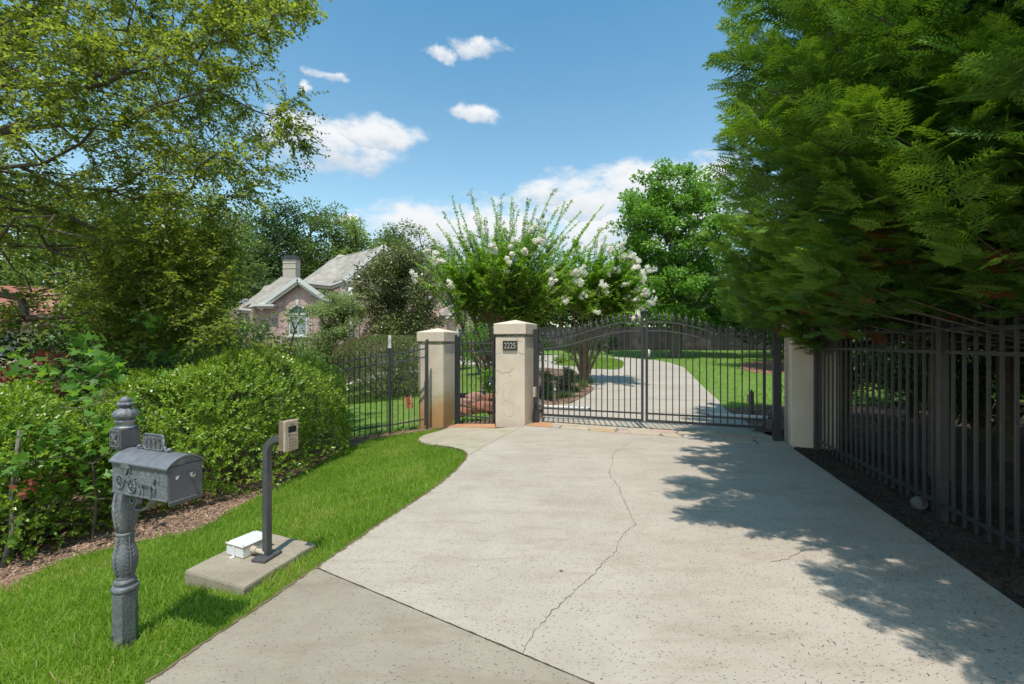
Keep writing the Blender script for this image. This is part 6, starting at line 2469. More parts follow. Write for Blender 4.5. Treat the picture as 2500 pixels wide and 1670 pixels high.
for (px, py, top, lab) in ((1813, 915, 815, 'black garden pole with a ball top, nearest of the poles in the right lawn'), (1748, 883, 814, 'black garden pole with a finial, behind the outer end of the gate'),
                           (1482, 884, 820, 'black garden pole with a cross bar on the island lawn')):
    q = G(px, py)
    t = thing('garden_pole', lab, 'garden pole', (q[0], q[1], T(*q) - .03), 0, 'black poles in the garden lawns')
    h = (CAM_H - (top - 835) / FPX * q[1]) - T(*q) + .03
    MB().tube([(0, 0, 0), (0, 0, h * .92)], .024, 8).build('pole', M_black, t)
    if px < 1500:
        MB().tube([(-.35, 0, h * .62), (0, 0, h * .66), (.0, 0, h * .5)], .012, 6).build('cross_bar', M_black, t)
        MB().lathe([(.05, 0), (.08, .05), (.03, .12)], 10, (0, 0, h * .90)).build('finial', M_rail, t)
    else:
        MB().lathe([(.03, 0), (.06, .03), (.035, .06), (.075, .10), (.06, .15), (.01, .2)], 10, (0, 0, h * .90)).build('finial', M_rail, t)
q = at(1584, 862, 9.75)
t = thing('hanging_lantern', 'small white lantern hanging at the meeting stiles of the gate', 'lantern', q)
MB().lathe([(.02, -.08), (.034, -.06), (.036, .0), (.028, .05), (.012, .075)], 12).build('body', M_white, t, smooth=True)
MB().tube([(0, 0, .07), (0, 0, .16), (-.06, -.03, .19)], .005, 5).build('hook', M_black, t)

# ------------------------------------------------------------------ board fence at the back
M_board = mat('grey_board', (.050, .046, .042), (.032, .030, .028), .9, 3, bump=.5, bscale=12, c3=(.12, .11, .10), s3=.8)  # grey boards darkened, so the colour carries the shade of the trees
bf = thing('board_fence', 'tall dark grey board fence closing the back of the garden', 'fence', (0, 38.5, T(0, 38.5)))
x = -6.
while x < 34:
    zz = T(x, 38.5)
    MB().box((x, 38.5, zz + .98), (.148, .022, 1.95 + random.uniform(-.02, .02))).build('board', M_board, bf, world=True)
    x += .155
for a in np.arange(-6, 34, 2.4):
    MB().box((a, 38.44, T(a, 38.5) + 1.0), (.10, .08, 2.05)).build('post', M_board, bf, world=True)

# ------------------------------------------------------------------ grass
def blades(name, poly, n, hmin, hmax, width, seed, off=-.045, ybias=1.6, lim=None, avoid=(), zones=None):
    r = np.random.default_rng(seed)
    xs = [p[0] for p in poly]; ys = [p[1] for p in poly]
    x0_, x1_, y0_, y1_ = min(xs), max(xs), max(1.4, min(ys)), max(ys)
    P = np.zeros((0, 2))
    while len(P) < n:
        u = r.random(n * 2)
        y = y0_ + (y1_ - y0_) * u ** ybias
        x = r.uniform(x0_, x1_, n * 2)
        ok = inside(poly, x, y) & (np.abs(x / y) < 1.2)
        for av in avoid:
            ok &= ~inside(av, x, y)
        P = np.vstack([P, np.stack([x[ok], y[ok]], 1)])
    P = P[:n]
    z = terrain(P[:, 0], P[:, 1]) + off
    P3 = np.column_stack([P, z])
    lean = rand_dirs(n, r); lean[:, 2] = 0
    clump = .5 + .5 * np.sin(P[:, 0] * 5 + 2 * np.sin(P[:, 1] * 3)) * np.sin(P[:, 1] * 6 + P[:, 0])
    D = norm(np.array([0, 0, 1.]) + lean * (.5 + 1.1 * r.random(n))[:, None])
    N = norm(np.cross(D, rand_dirs(n, r)))
    h = (hmin + (hmax - hmin) * r.random(n) ** 1.5) * (.7 + .5 * clump) * np.where(r.random(n) > .985, 1.7, 1)
    tv = [(0, -.5, 0), (0, .5, 0), (1, .14, .16), (1, -.14, .16)]
    tf = [(0, 1, 2, 3)]
    V, F = scatter(tv, tf, P3, frames(D, N), np.stack([h, np.full(n, width) * (.7 + .6 * r.random(n)), h], 1))
    patch = np.clip(.5 + .38 * np.sin(P[:, 0] * 2.3 + 1.3 + np.sin(P[:, 1] * 2.1)) * np.sin(P[:, 1] * 1.9 + .8 * P[:, 0]) + .28 * np.sin(P[:, 0] * 7.1 + 2 * np.sin(P[:, 1] * 5)) * np.sin(P[:, 1] * 8.3), 0, 1)
    tall = r.random(n) > .985
    tint = np.clip(.05 + .42 * patch + .45 * r.random(n) + .6 * (r.random(n) > .97 - .16 * (patch > .8)), 0, 1)
    o = link(name, np_mesh(name, V, F, L_grass, tint=np.repeat(tint, 4)))
    tag(o, 'short green turf grass', 'grass', kind='stuff')
    return o


slab_out = [(-2.60, 3.60), (-1.97, 3.31), (-1.73, 4.07), (-2.37, 4.34)]
mb_out = [(-2.66, 2.98), (-2.54, 2.98), (-2.54, 3.12), (-2.66, 3.12)]
o = blades('verge_grass', verge, 108000, .032, .088, .0092, 600, avoid=(slab_out, mb_out), ybias=1.35)
o['label'] = 'short bright turf on the verge between driveway and mulch bed'
o = blades('house_grass', left_lawn, 27000, .05, .10, .015, 601, off=-.03, ybias=1.1)
o['label'] = 'bright lawn between the picket fence and the brick house'
o = blades('right_grass', right_lawn, 27000, .05, .10, .020, 602, off=-.02, ybias=1.4, avoid=(ring,))
o['label'] = 'bright lawn to the right of the inner driveway'
o = blades('island_grass', isl, 8000, .05, .09, .022, 603, off=.03, ybias=1)
o['label'] = 'small rounded island of lawn inside the turning circle'
# ragged fringe of longer blades along the driveway edge and the pad
edge_strip = []
ep = [G(*p) for p in [(352, 1670), (480, 1584), (620, 1489), (700, 1434), (772, 1386), (955, 1259), (1028, 1214), (1079.5, 1177), (1114, 1147), (1135, 1124)]]
edge_strip = [(x - .07, y + .01) for x, y in ep] + [(x + .03 * random.random(), y) for x, y in reversed(smooth_poly(ep, 8, closed=False))]
o = blades('edge_grass', edge_strip, 9000, .04, .075, .005, 604, ybias=1.2)
o['label'] = 'ragged grass fringe along the driveway edge'

# mulch chips, straw and litter
def chips(name, poly, n, l0, l1, asp, m, seed, off, label, cat, lim=1.2, tilt=.35, ybias=1.4, extra=None):
    r = np.random.default_rng(seed)
    xs = [p[0] for p in poly]; ys = [p[1] for p in poly]
    P = np.zeros((0, 2))
    tries = 0
    while len(P) < n and tries < 40:
        y = max(1.3, min(ys)) + (max(ys) - max(1.3, min(ys))) * r.random(n * 2) ** ybias
        x = r.uniform(min(xs), max(xs), n * 2)
        ok = inside(poly, x, y) & (np.abs(x / y) < lim)
        if extra is not None:
            ok &= extra(x, y, r)
        P = np.vstack([P, np.stack([x[ok], y[ok]], 1)])
        tries += 1
    P = P[:n]
    n = len(P)
    P3 = np.column_stack([P, terrain(P[:, 0], P[:, 1]) + off + .004 + .01 * r.random(n) * (tilt > .1)])
    D = rand_dirs(n, r); D[:, 2] *= tilt
    N = norm(np.array([0, 0, 1.]) + rand_dirs(n, r) * tilt)
    L = l0 + (l1 - l0) * r.random(n) ** 2
    V, F = scatter([(-.5, -.5, 0), (.5, -.35, .0), (.5, .4, .0), (-.45, .5, .0)], [(0, 1, 2, 3)], P3, frames(D, N), np.stack([L, L * asp, L], 1))
    o = link(name, np_mesh(name, V, F, m, tint=np.repeat(r.random(n), 4)))
    return tag(o, label, cat, kind='stuff')


bl2 = [p for p in bedL if p[0] > -8] + [(-8, 10)]
chips('mulch_chips', bedL, 42000, .025, .07, .28, L_straw, 610, -.03, 'brown and tan bark chips covering the bed under the bushes', 'mulch', ybias=1.5, extra=lambda x, y, r: (y < 11))
chips('soil_litter', bedR, 14000, .02, .07, .16, L_litter, 611, -.02, 'dark needle litter on the bare soil beside the right fence', 'litter', ybias=1.3, extra=lambda x, y, r: (x - .25 * y < 4.2))
chips('driveway_litter', drive_poly, 2600, .008, .028, .16, L_litter, 612, 0, 'tiny dark needles and twigs lying on the shaded part of the driveway', 'litter', tilt=.05, ybias=1.2,
      extra=lambda x, y, r: r.random(len(x)) < np.clip((x - .284 * y - .2) / 2.2, 0.02, 1) ** 1.5)
chips('bed_chips', bed1, 6000, .03, .08, .4, L_straw, 613, .012, 'pale bark chips in the bed inside the gate', 'mulch', ybias=1.)
chips('right_bed_chips', bed2, 6000, .03, .08, .4, L_straw, 614, .012, 'bark chips in the bed behind the right gate post', 'mulch', ybias=1.)
chips('fence_foot_chips', [(-5.5, 10.5), (-1.9, 10.45), (-1.9, 10.85), (-5.5, 10.9)], 5000, .02, .06, .35, L_straw, 615, -.03, 'strip of bark chips at the foot of the slat fence', 'mulch', ybias=1.)

# bare twigs reaching from the bush behind the mailbox finial
bt = thing('bare_branch', 'thin bare grey branch reaching right behind the mailbox finial', 'branch', at(145, 995, 4.6))
for pl_ in ([(145, 995), (210, 997), (245, 975), (290, 965)], [(150, 988), (200, 975), (265, 962), (330, 950), (370, 940)], [(210, 997), (200, 997), (205, 1020), (217, 1042)], [(217, 1042), (205, 1022), (235, 1010), (240, 1012)],
            [(245, 975), (255, 950), (285, 948)], [(220, 990), (262, 978), (300, 995), (345, 1012), (360, 1030)]):
    MB().tube([at(px, py, 4.6 + i * .1) for i, (px, py) in enumerate(pl_)], [.006, .005, .004, .0025, .002][:len(pl_)] if len(pl_) > 1 else .004, 5).build('twig', M_twig, bt, world=True, smooth=True)
for (px, py0, py1, w, Y) in ((25, 1270, 1000, .035, 5.0), (70, 1290, 1120, .03, 5.15), (8, 1290, 1050, .03, 4.7)):
    a = at(px, py0, Y); a.z = T(a.x, a.y) - .03
    o = MB().tube([a, a + Vector((.04, .05, .35)), a + Vector((-.02, .1, .8)), a + Vector((.06, .1, 1.4))], [w, w * .85, w * .7, w * .5], 8).build('sapling_trunk', M_bark_grey, None, smooth=True)
    tag(o, {25: 'thin grey trunk leaning at the left edge of the shaded bed', 70: 'thin grey trunk, rightmost of the three at the left edge', 8: 'thin grey trunk cut by the left edge of the photo'}[px], 'trunk', 'thin trunks at the left edge')

# ------------------------------------------------------------------ houses


def brickmat(name, c1, c2, mortar, sx=1.):
    m = bpy.data.materials.new(name)
    m.use_nodes = True
    nt = m.node_tree
    p = nt.nodes['Principled BSDF']
    p.inputs['Roughness'].default_value = .9
    tc = nn(nt, 'ShaderNodeTexCoord')
    mp = nn(nt, 'ShaderNodeMapping')
    mp.inputs['Rotation'].default_value = (R(90), 0, 0)
    nt.links.new(tc.outputs['Object'], mp.inputs[0])
    b = nn(nt, 'ShaderNodeTexBrick')
    b.inputs['Scale'].default_value = 1
    b.inputs['Brick Width'].default_value = .22
    b.inputs['Row Height'].default_value = .075
    b.inputs['Mortar Size'].default_value = .008
    b.inputs['Color1'].default_value = (*c1, 1)
    b.inputs['Color2'].default_value = (*c2, 1)
    b.inputs['Mortar'].default_value = (*mortar, 1)
    nt.links.new(mp.outputs[0], b.inputs['Vector'])
    n = nn(nt, 'ShaderNodeTexNoise')
    n.inputs['Scale'].default_value = 2.2
    n.inputs['Detail'].default_value = 9
    nt.links.new(tc.outputs['Object'], n.inputs['Vector'])
    hv = nn(nt, 'ShaderNodeMapRange')
    hv.inputs[1].default_value, hv.inputs[2].default_value = .3, .7
    hv.inputs[3].default_value, hv.inputs[4].default_value = .72, 1.2
    nt.links.new(n.outputs[0], hv.inputs[0])
    hs = nn(nt, 'ShaderNodeHueSaturation')
    nt.links.new(hv.outputs[0], hs.inputs['Value'])
    nt.links.new(b.outputs[0], hs.inputs['Color'])
    nt.links.new(hs.outputs[0], p.inputs['Base Color'])
    return m


M_brick = brickmat('pink_brick', (.55, .34, .31), (.40, .25, .23), (.56, .47, .43))
M_brick2 = brickmat('pale_pink_brick', (.58, .39, .345), (.47, .31, .275), (.56, .48, .43))
M_trim = mat('white_paint', (.66, .65, .62), (.60, .59, .56), .5, 4)
M_hstucco = mat('house_stucco', (.52, .46, .38), (.46, .41, .34), .9, 3, bump=.4)
M_glass = mat('window_glass', (.10, .14, .17), (.14, .19, .23), .08, 1.5, spec=.7)
M_blind = mat('window_blind', (.30, .36, .36), (.26, .32, .32), .6, 3)


def shingles():
    m = bpy.data.materials.new('roof_shingles')
    m.use_nodes = True
    nt = m.node_tree
    p = nt.nodes['Principled BSDF']
    p.inputs['Roughness'].default_value = .95
    tc = nn(nt, 'ShaderNodeTexCoord')
    b = nn(nt, 'ShaderNodeTexBrick')
    b.inputs['Scale'].default_value = 1
    b.inputs['Brick Width'].default_value = .33
    b.inputs['Row Height'].default_value = .13
    b.inputs['Mortar Size'].default_value = .006
    b.inputs['Color1'].default_value = (.40, .36, .31, 1)
    b.inputs['Color2'].default_value = (.30, .27, .23, 1)
    b.inputs['Mortar'].default_value = (.20, .18, .155, 1)
    mp = nn(nt, 'ShaderNodeMapping')
    mp.inputs['Rotation'].default_value = (R(90), 0, 0)
    nt.links.new(tc.outputs['Object'], mp.inputs[0])
    nt.links.new(mp.outputs[0], b.inputs['Vector'])
    n = nn(nt, 'ShaderNodeTexNoise')
    n.inputs['Scale'].default_value = .8
    n.inputs['Detail'].default_value = 8
    nt.links.new(tc.outputs['Object'], n.inputs['Vector'])
    hv = nn(nt, 'ShaderNodeMapRange')
    hv.inputs[1].default_value, hv.inputs[2].default_value = .3, .7
    hv.inputs[3].default_value, hv.inputs[4].default_value = .8, 1.2
    nt.links.new(n.outputs[0], hv.inputs[0])
    hs = nn(nt, 'ShaderNodeHueSaturation')
    nt.links.new(hv.outputs[0], hs.inputs['Value'])
    nt.links.new(b.outputs[0], hs.inputs['Color'])
    nt.links.new(hs.outputs[0], p.inputs['Base Color'])
    return m


M_shingle = shingles()

YA = 31.0
H = thing('brick_house', 'pink brick house with pale shingle roofs, white trim and an arched window behind the trees', 'house', (xat(800, YA), YA, T(xat(800, YA), YA) - .6))


def hp(px, py, Y=YA):
    v = at(px, py, Y)
    return v


def slab(name, pts, th, m, parent=H, **kw):
    """thin solid through four or more 3-D points"""
    pts = [Vector(p) for p in pts]
    n = (pts[1] - pts[0]).cross(pts[2] - pts[0]).normalized()
    if n.z < 0:
        n = -n
    k = len(pts)
    mb = MB()
    mb.add(pts + [p - n * th for p in pts], [tuple(range(k)), tuple(reversed(range(k, 2 * k)))] + [((i + 1) % k, i, k + i, k + (i + 1) % k) for i in range(k)])
    return mb.build(name, m, parent, world=True, **kw)


def wallpoly(name, pts, depth, m, parent=H, **kw):
    """outline in x-z at the depth of its points, thick away from the viewer"""
    pts = [Vector(p) for p in pts]
    mb = MB()
    k = len(pts)
    mb.add(pts + [p + DB * depth for p in pts], [tuple(range(k)), tuple(reversed(range(k, 2 * k)))] + [((i + 1) % k, i, k + i, k + (i + 1) % k) for i in range(k)])
    return mb.build(name, m, parent, world=True, **kw)


DB = Vector((-.74, .67, 0))      # the ridges run back to the left
ZF = H.location.z - .3
# ---- wing A
gx0, gx1 = xat(652, YA), xat(790, YA)
gxp = xat(733, YA); zpk = zat(684, YA); zev = zat(742, YA)
gx1 = gxp + (gxp - gx0)
wallpoly('gable_wall', [(gx0, YA, ZF), (gx1, YA, ZF), (gx1, YA, zev), (gxp, YA, zpk - .12), (gx0, YA, zev)], 6.5, M_brick)
# side parts stepping back to the left
s1x0, s1x1 = xat(630, YA + 1.2), gx0
wallpoly('wall', [(xat(626, YA + 1.2), YA + 1.2, ZF), (gx0 + .02, YA + 1.2, ZF), (gx0 + .02, YA + 1.2, zev), (xat(626, YA + 1.2), YA + 1.2, zev)], 5, M_brick)
wallpoly('wall', [(xat(598, YA + 2.4), YA + 2.4, ZF), (xat(628, YA + 2.4), YA + 2.4, ZF), (xat(628, YA + 2.4), YA + 2.4, zev + .02), (xat(598, YA + 2.4), YA + 2.4, zev + .02)], 5, M_brick2)
wallpoly('wall', [(xat(575, YA + 4.2), YA + 4.2, ZF), (xat(600, YA + 4.2), YA + 4.2, ZF), (xat(600, YA + 4.2), YA + 4.2, zev), (xat(575, YA + 4.2), YA + 4.2, zev)], 4, M_trim)
# gable roof, left and right planes with overhang
o_ = .38
pit = (zpk - zev) / (gxp - gx0)
for sg, xe in ((-1, gx0), (1, gx1)):
    xo = xe + sg * o_
    zo = zev - pit * o_ + .10
    a_ = Vector((gxp, YA - .35, zpk + .06)); b_ = Vector((xo, YA - .35, zo))
    slab('roof', [a_, b_, b_ + DB * (6 if sg > 0 else 2), a_ + DB * 6], .12, M_shingle)
    # rake boards
    mb = MB()
    a = Vector((gxp, YA - .40, zpk + .02)); b = Vector((xo, YA - .40, zo - .04))
    mb.bar(a, b, .10, .26)
    mb.build('rake_board', M_trim, H, world=True)
    mb = MB()
    mb.bar(a + Vector((0, .1, -.24)), b + Vector((-sg * .1, .1, -.20)), .08, .16)
    mb.build('frieze_board', M_trim, H, world=True)
# cornice return
MB().box((gx0 - .02, YA - .30, zev - .13), (1.5, .5, .14)).build('cornice', M_trim, H, world=True)
MB().box((gx0 - .0, YA - .12, zev - .27), (1.15, .3, .16)).build('cornice', M_trim, H, world=True)
# hip roof to the left and behind, up to the chimney
ridge = [hp(686, 676, YA + 4), hp(732, 680, YA + 4)]
eL = hp(565, 762, YA + 5.5); e2 = hp(588, 753, YA + 2.1); e3 = hp(622, 756, YA + 2.1); e4 = hp(648, 744, YA + .8)
slab('roof', [ridge[0], hp(588, 752, YA + 2.1), hp(626, 755, YA + 2.1), hp(652, 740, YA + .9), hp(733, 684, YA + .2)], .12, M_shingle)
slab('roof', [hp(686, 676, YA + 4), hp(565, 762, YA + 5.5), hp(590, 752, YA + 2.1)], .12, M_shingle)
for a, b in ((hp(588, 754, YA + 2.0), hp(624, 758, YA + 2.0)), (hp(624, 758, YA + 2.0), hp(651, 745, YA + .7)), (hp(565, 763, YA + 5.4), hp(588, 754, YA + 2.0))):
    MB().bar(a, b, .16, .15).build('gutter', M_trim, H, world=True)
    MB().bar(a + Vector((0.05, .2, -.17)), b + Vector((-.05, .2, -.17)), .3, .22).build('frieze_board', M_hstucco, H, world=True)
for (px, Y) in ((597, YA + 2.1), (649, YA + .9)):
    MB().tube([hp(px - 8, 757, Y), hp(px, 768, Y + .1), hp(px, 900, Y + .1)], .05, 8).build('downspout', M_trim, H, world=True)
# arched window
wx = xat(729, YA)
ww = 1.27
zs = zat(767, YA); zb = zat(820, YA)
rw = ww / 2


def arched(cx, Y, zs, zb, w, fan=True, parent=H, trim=.10):
    f = MB()
    r1, r0 = w / 2, w / 2 - trim
    n = 20
    arcs = [(cx + r1 * math.cos(math.pi * i / n), zs + r1 * math.sin(math.pi * i / n)) for i in range(n + 1)]
    arci = [(cx + r0 * math.cos(math.pi * i / n), zs + r0 * math.sin(math.pi * i / n)) for i in range(n + 1)]
    for i in range(n):
        q = [arcs[i], arcs[i + 1], arci[i + 1], arci[i]]
        f.prism(q, (0, Y - .06, 0), (1, 0, 0), (0, 0, 1), -.10)
    for sg in (-1, 1):
        f.box((cx + sg * (r1 - trim / 2), Y - .01, (zs + zb) / 2), (trim, .10, zs - zb))
    f.box((cx, Y - .012, zs), (w, .10, trim))
    f.box((cx, Y - .012, zb + trim / 2), (w, .10, trim))
    f.box((cx, Y - .03, zb - .05), (w + .16, .18, .10))
    wn = f.build('window', M_trim, parent, world=True)
    g = MB(); g.prism([(cx + r0 * math.cos(math.pi * i / n), zs + r0 * math.sin(math.pi * i / n)) for i in range(n + 1)], (0, Y - .035, 0), (1, 0, 0), (0, 0, 1), -.02)
    g.build('fanlight_pane', M_glass, wn, world=True)
    for sg in (-1, 1):
        MB().box((cx + sg * w * .22, Y - .028, (zs + zb) / 2), (w * .44 - .05, .012, zs - zb - .06)).build('pane', M_glass, wn, world=True)
    f = MB(); f.box((cx, Y - .04, (zs + zb) / 2), (.055, .06, zs - zb))
    for i in range(1, 6):
        a = math.pi * i / 6
        f.bar((cx, Y - .045, zs), (cx + r0 * math.cos(a), Y - .045, zs + r0 * math.sin(a)), .02, .03)
    f.tube([(cx + r0 * .5 * math.cos(math.pi * i / 10), Y - .045, zs + r0 * .5 * math.sin(math.pi * i / 10)) for i in range(11)], .014, 4)
    f.build('muntin', M_trim, wn, world=True)
    k = int((zs - zb - .2) / .075)
    for i in range(k):
        MB().box((cx, Y - .042, zb + .13 + i * .075), (w - 2 * trim - .02, .012, .045), rx=R(-25)).build('blind_slat', M_blind, wn, world=True)
    return wn


arched(wx, YA, zs, zb, ww)
# brick arch surround, keystone and lower brick bands
mb = MB()
n = 22
for i in range(n):
    a0, a1 = math.pi * i / n, math.pi * (i + 1) / n - .02
    r0, r1 = rw + .03, rw + .30
    mb.prism([(wx + r0 * math.cos(a0), zs + r0 * math.sin(a0)), (wx + r1 * math.cos(a0), zs + r1 * math.sin(a0)), (wx + r1 * math.cos(a1), zs + r1 * math.sin(a1)), (wx + r0 * math.cos(a1), zs + r0 * math.sin(a1))],
             (0, YA - .06, 0), (1, 0, 0), (0, 0, 1), -.07)
for sg in (-1, 1):
    mb.box((wx + sg * (rw + .165), YA - .025, (zs + zb) / 2 - .1), (.27, .07, zs - zb + .3))
mb.build('brick_surround', M_brick2, H, world=True)
MB().prism([(wx - .07, zs + rw - .02), (wx + .07, zs + rw - .02), (wx + .12, zs + rw + .34), (wx - .12, zs + rw + .34)], (0, YA - .10, 0), (1, 0, 0), (0, 0, 1), -.10).build('keystone', M_trim, H, world=True)
for py in (838, 842, 853):
    MB().box(((gx0 + gx1) / 2, YA - .02, zat(py, YA)), (gx1 - gx0, .06, .06)).build('brick_band', M_brick2, H, world=True)
mb = MB()
for i in range(16):
    xx = gx0 + .12 + i * .24
    if xx < gx1 - .1:
        mb.box((xx, YA - .03, zat(847.5, YA)), (.13, .09, .10), rz=R(45))
mb.build('dogtooth_course', M_brick2, H, world=True)
# chimney
Yc = YA + 4
cx0, cx1 = xat(692, Yc), xat(723, Yc)
cz0, cz1 = zat(700, Yc), zat(633, Yc)
MB().box(((cx0 + cx1) / 2, Yc + .3, (cz0 + cz1) / 2), (cx1 - cx0, .8, cz1 - cz0)).build('chimney', M_hstucco, H, world=True, bevel=.01)
for z_ in (zat(655, Yc), zat(642, Yc)):
    MB().box(((cx0 + cx1) / 2, Yc + .3, z_), (cx1 - cx0 + .05, .86, .05)).build('chimney_band', M_hstucco, H, world=True)
mb = MB(); mb.box(((cx0 + cx1) / 2, Yc + .3, cz1 + .04), (cx1 - cx0 + .12, .95, .1)); mb.box(((cx0 + cx1) / 2, Yc + .3, cz1 + .19), (cx1 - cx0 - .1, .7, .22)); mb.build('chimney_cap', M_plain, H, world=True)
# satellite dish at the left eave
sdh = thing('satellite_dish', 'small grey satellite dish on the left corner of the house roof', 'satellite dish', hp(600, 738, YA + 3.6))
mb = MB(); mb.lathe([(.02, .0), (.15, .03), (.27, .10), (.275, .11), (.15, .045), (.01, .02)], 16)
dsh = mb.build('dish', mat('dish_grey', (.10, .10, .105), (.14, .14, .14), .5), sdh, smooth=True)
dsh.rotation_euler = (R(60), R(30), 0)
MB().tube([(-.05, 0, -.05), (-.35, -.1, .02)], .02, 6).build('arm', M_plain, sdh)
MB().tube([(-.35, -.1, -.03), (-.35, -.1, .08)], .05, 8).build('receiver', M_white, sdh)
MB().tube([(0, .05, 0), (0, .08, -.5)], .02, 6).build('mast', M_plain, sdh)

# ---- main body B
YB = YA + 6.5
zE = zat(690, YB)
bx0_, bx1_ = xat(757, YB), xat(1040, YB)
wallpoly('wall', [(bx0_, YB, ZF), (bx1_, YB, ZF), (bx1_, YB, zE), (bx0_, YB, zE)], 7, M_brick)
rA = hp(828, 622, YB + 5); rB = hp(872, 629, YB + 5)
slab('roof', [hp(748, 690, YB - .5), hp(808, 695, YB - .5), hp(872, 628, YB + 4.5), hp(828, 621, YB + 5)], .12, M_shingle)
slab('roof', [hp(700, 712, YB + 3), hp(748, 690, YB - .5), hp(828, 621, YB + 5)], .12, M_shingle)
# big front gable
xg = xat(938, YB - .9); zg_ = zat(600, YB - .9)
gl_ = hp(842, 683, YB - .9)
hw_ = xg - gl_.x
wallpoly('gable_wall', [(xg - hw_ + .3, YB - .6, ZF), (xg + hw_ - .3, YB - .6, ZF), (xg + hw_ - .3, YB - .6, gl_.z + .1), (xg, YB - .6, zg_ - .25), (xg - hw_ + .3, YB - .6, gl_.z + .1)], 5, M_brick)
for sg in (-1, 1):
    e = Vector((xg + sg * hw_, YB - 1.0, gl_.z))
    slab('roof', [Vector((xg, YB - 1.0, zg_)), e, e + DB * 9, Vector((xg, YB - 1.0, zg_)) + DB * 9], .12, M_shingle)
    MB().bar((xg, YB - 1.06, zg_ - .06), e + Vector((0, -.06, -.06)), .12, .30).build('rake_board', M_trim, H, world=True)
    MB().bar((xg, YB - .96, zg_ - .36), e + Vector((-sg * .12, .04, -.28)), .1, .18).build('frieze_board', M_trim, H, world=True)
for a, b in ((hp(750, 690, YB - .6), hp(808, 696, YB - .6)), (hp(808, 696, YB - .6), hp(843, 684, YB - 1.0)), (hp(843, 684, YB - 1.0), hp(880, 688, YB - 1.0))):
    MB().bar(a, b, .16, .16).build('gutter', M_trim, H, world=True)
    MB().bar(a + Vector((.04, .25, -.2)), b + Vector((-.04, .25, -.2)), .4, .26).build('frieze_board', M_hstucco, H, world=True)
# entry bay with stucco and small column
wallpoly('entry_wall', [(xat(832, YB - .8), YB - .8, ZF), (xat(876, YB - .8), YB - .8, ZF), (xat(876, YB - .8), YB - .8, zat(692, YB - .8)), (xat(832, YB - .8), YB - .8, zat(692, YB - .8))], .3, M_hstucco)
MB().tube([hp(856, 700, YB - 1.2), hp(856, 900, YB - 1.2)], .16, 12).build('column', M_trim, H, world=True, smooth=True)
f = MB(); f.box((xat(794, YB), YB - .02, zat(718, YB)), (.62, .08, .6)); wn = f.build('window', M_trim, H, world=True)
MB().box((xat(794, YB), YB - .07, zat(718, YB)), (.50, .02, .48)).build('pane', M_glass, wn, world=True)

# ---- wing C at the right, partly hidden by the magnolia
YC = YA + 9
xg = xat(1082, YC); zg_ = zat(690, YC)
wallpoly('gable_wall', [(xat(1020, YC), YC, ZF), (xat(1125, YC), YC, ZF), (xat(1125, YC), YC, zat(738, YC)), (xg, YC, zg_ - .1), (xat(1040, YC), YC, zat(735, YC)), (xat(1020, YC), YC, zat(735, YC))], 5, M_brick)
e = hp(1122, 735, YC - .3)
e2_ = Vector((2 * xg - e.x, e.y, e.z))
for q in (e, e2_):
    slab('roof', [Vector((xg, YC - .3, zg_)), q, q + DB * 6, Vector((xg, YC - .3, zg_)) + DB * 6], .12, M_shingle)
    MB().bar((xg, YC - .36, zg_), q + Vector((0, -.06, 0)), .12, .34).build('rake_board', M_trim, H, world=True)
arched(xat(1094, YC), YC, zat(745, YC), zat(765, YC), .75)
YD = YC - 1.5
xg = xat(1128, YD); zg_ = zat(740, YD)
wallpoly('gable_wall', [(xat(1096, YD), YD, ZF), (xat(1156, YD), YD, ZF), (xat(1156, YD), YD, zat(772, YD)), (xg, YD, zg_ - .05), (xat(1100, YD), YD, zat(772, YD)), (xat(1096, YD), YD, zat(772, YD))], 4, M_brick2)
for sg in (-1, 1):
    q = Vector((xg + sg * 1.0, YD - .3, zat(770, YD)))
    slab('roof', [Vector((xg, YD - .3, zg_ + .05)), q, q + DB * 1.5, Vector((xg, YD - .3, zg_ + .05)) + DB * 1.5], .1, M_shingle)
    MB().bar((xg, YD - .36, zg_ + .03), q + Vector((0, -.06, 0)), .1, .24).build('rake_board', M_trim, H, world=True)
    MB().box((xg + sg * .95, YD - .2, zat(776, YD)), (.75, .4, .16)).build('cornice', M_trim, H, world=True)
f = MB(); f.box((xat(1126, YD), YD - .02, zat(821, YD)), (.66, .10, 1.35)); wn = f.build('window', M_trim, H, world=True)
MB().box((xat(1126, YD), YD - .08, zat(821, YD)), (.50, .02, 1.2)).build('pane', M_glass, wn, world=True)
MB().box((xat(1126, YD), YD - .095, zat(812, YD)), (.50, .02, .05)).build('muntin', M_trim, wn, world=True)
MB().prism([(xat(1126, YD) - .06, zat(804, YD)), (xat(1126, YD) + .06, zat(804, YD)), (xat(1126, YD) + .10, zat(794, YD)), (xat(1126, YD) - .10, zat(794, YD))], (0, YD - .1, 0), (1, 0, 0), (0, 0, 1), -.1).build('keystone', M_trim, H, world=True)

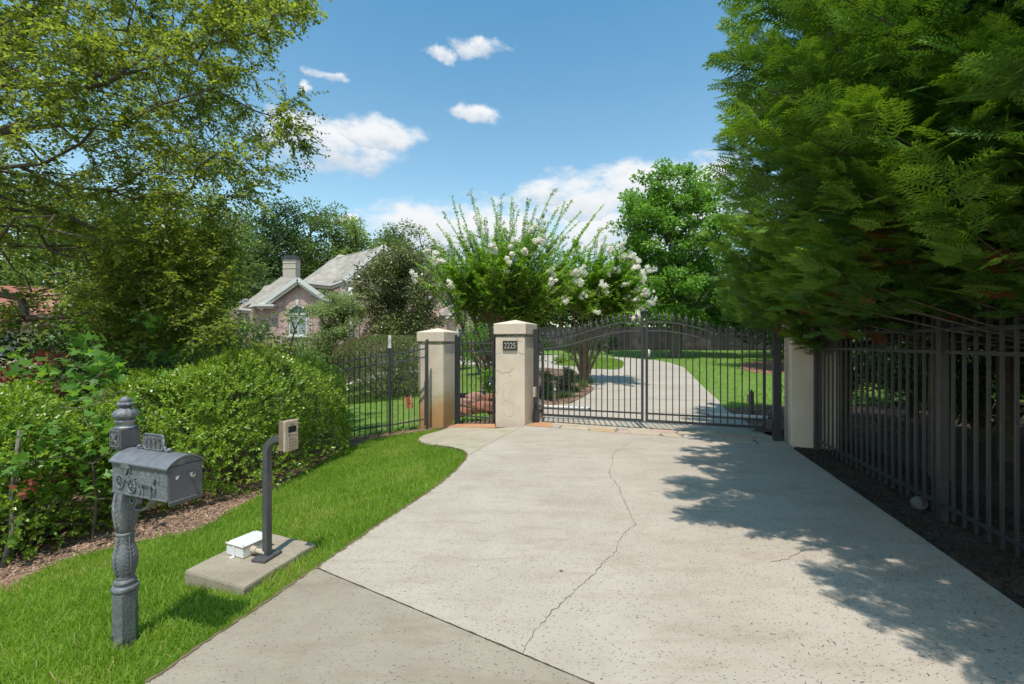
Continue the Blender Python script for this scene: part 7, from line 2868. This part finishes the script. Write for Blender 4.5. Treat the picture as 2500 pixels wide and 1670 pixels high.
# ---- neighbour with a red tile roof, glimpsed through the leaves at the left
YN = 24
N_ = thing('tile_roof_house', 'beige house with a red tile roof glimpsed through the elm leaves at the left', 'house', (xat(60, YN), YN, T(xat(60, YN), YN) - .3))
M_nwall = mat('neighbour_wall', (.58, .50, .40), (.52, .45, .36), .9, 2)
M_tile = [mat('roof_tile_%s' % n, c, tuple(v * .7 for v in c), .85, 5) for n, c in (('red', (.42, .17, .12)), ('pink', (.50, .24, .18)), ('rust', (.34, .13, .09)))]
zn0 = N_.location.z
wallpoly('wall', [(xat(-350, YN), YN, zn0), (xat(245, YN), YN, zn0), (xat(245, YN), YN, zat(788, YN)), (xat(-350, YN), YN, zat(788, YN))], 7, M_nwall, N_)
a = hp(-370, 786, YN - .5); b = hp(262, 788, YN - .5); c = hp(120, 700, YN + 3.5); d = hp(-370, 690, YN + 3.5)
slab('roof', [a, b, c, d], .12, M_tile[2], N_)
slab('roof', [b, c, hp(262, 788, YN + 8)], .12, M_tile[2], N_)
# barrel tiles as rows of half round tubes
rows = 9
for i in range(rows):
    s0 = i / rows
    left = a.lerp(d, s0); right = b.lerp(c, s0); left2 = a.lerp(d, s0 + 1 / rows); right2 = b.lerp(c, s0 + 1 / rows)
    L_ = (right - left).length
    k = int(L_ / .30)
    cols = [MB(), MB(), MB()]
    for j in range(k):
        p0 = left.lerp(right, (j + .5) / k) + Vector((0, -.02, .06)); p1 = left2.lerp(right2, (j + .5) / k) + Vector((0, .05, .045))
        if p0.x > -27 and p0.x < xat(330, YN):
            cols[random.randrange(3)].tube([p0, p1], [.10, .085], 6, cap=False)
    for q, mb in enumerate(cols):
        if mb.v:
            mb.build('tile_row', M_tile[q], N_, world=True, kind='stuff')
MB().bar(a + Vector((0, -.1, -.1)), b + Vector((0, -.1, -.1)), .16, .18).build('gutter', mat('brown_gutter', (.10, .07, .055), (.14, .10, .08), .6), N_, world=True)
for (px, py, w, h) in ((130, 830, 1.3, 1.1), (190, 852, .6, 1.0), (20, 840, 1.2, 1.2)):
    f = MB(); f.box((xat(px, YN), YN - .02, zat(py, YN)), (w, .08, h)); wn = f.build('window', M_trim, N_, world=True)
    MB().box((xat(px, YN), YN - .07, zat(py, YN)), (w - .14, .02, h - .14)).build('pane', M_glass, wn, world=True)

for o in bpy.data.objects:
    if o.name.split('.')[0] in ('street_apron',):
        pass
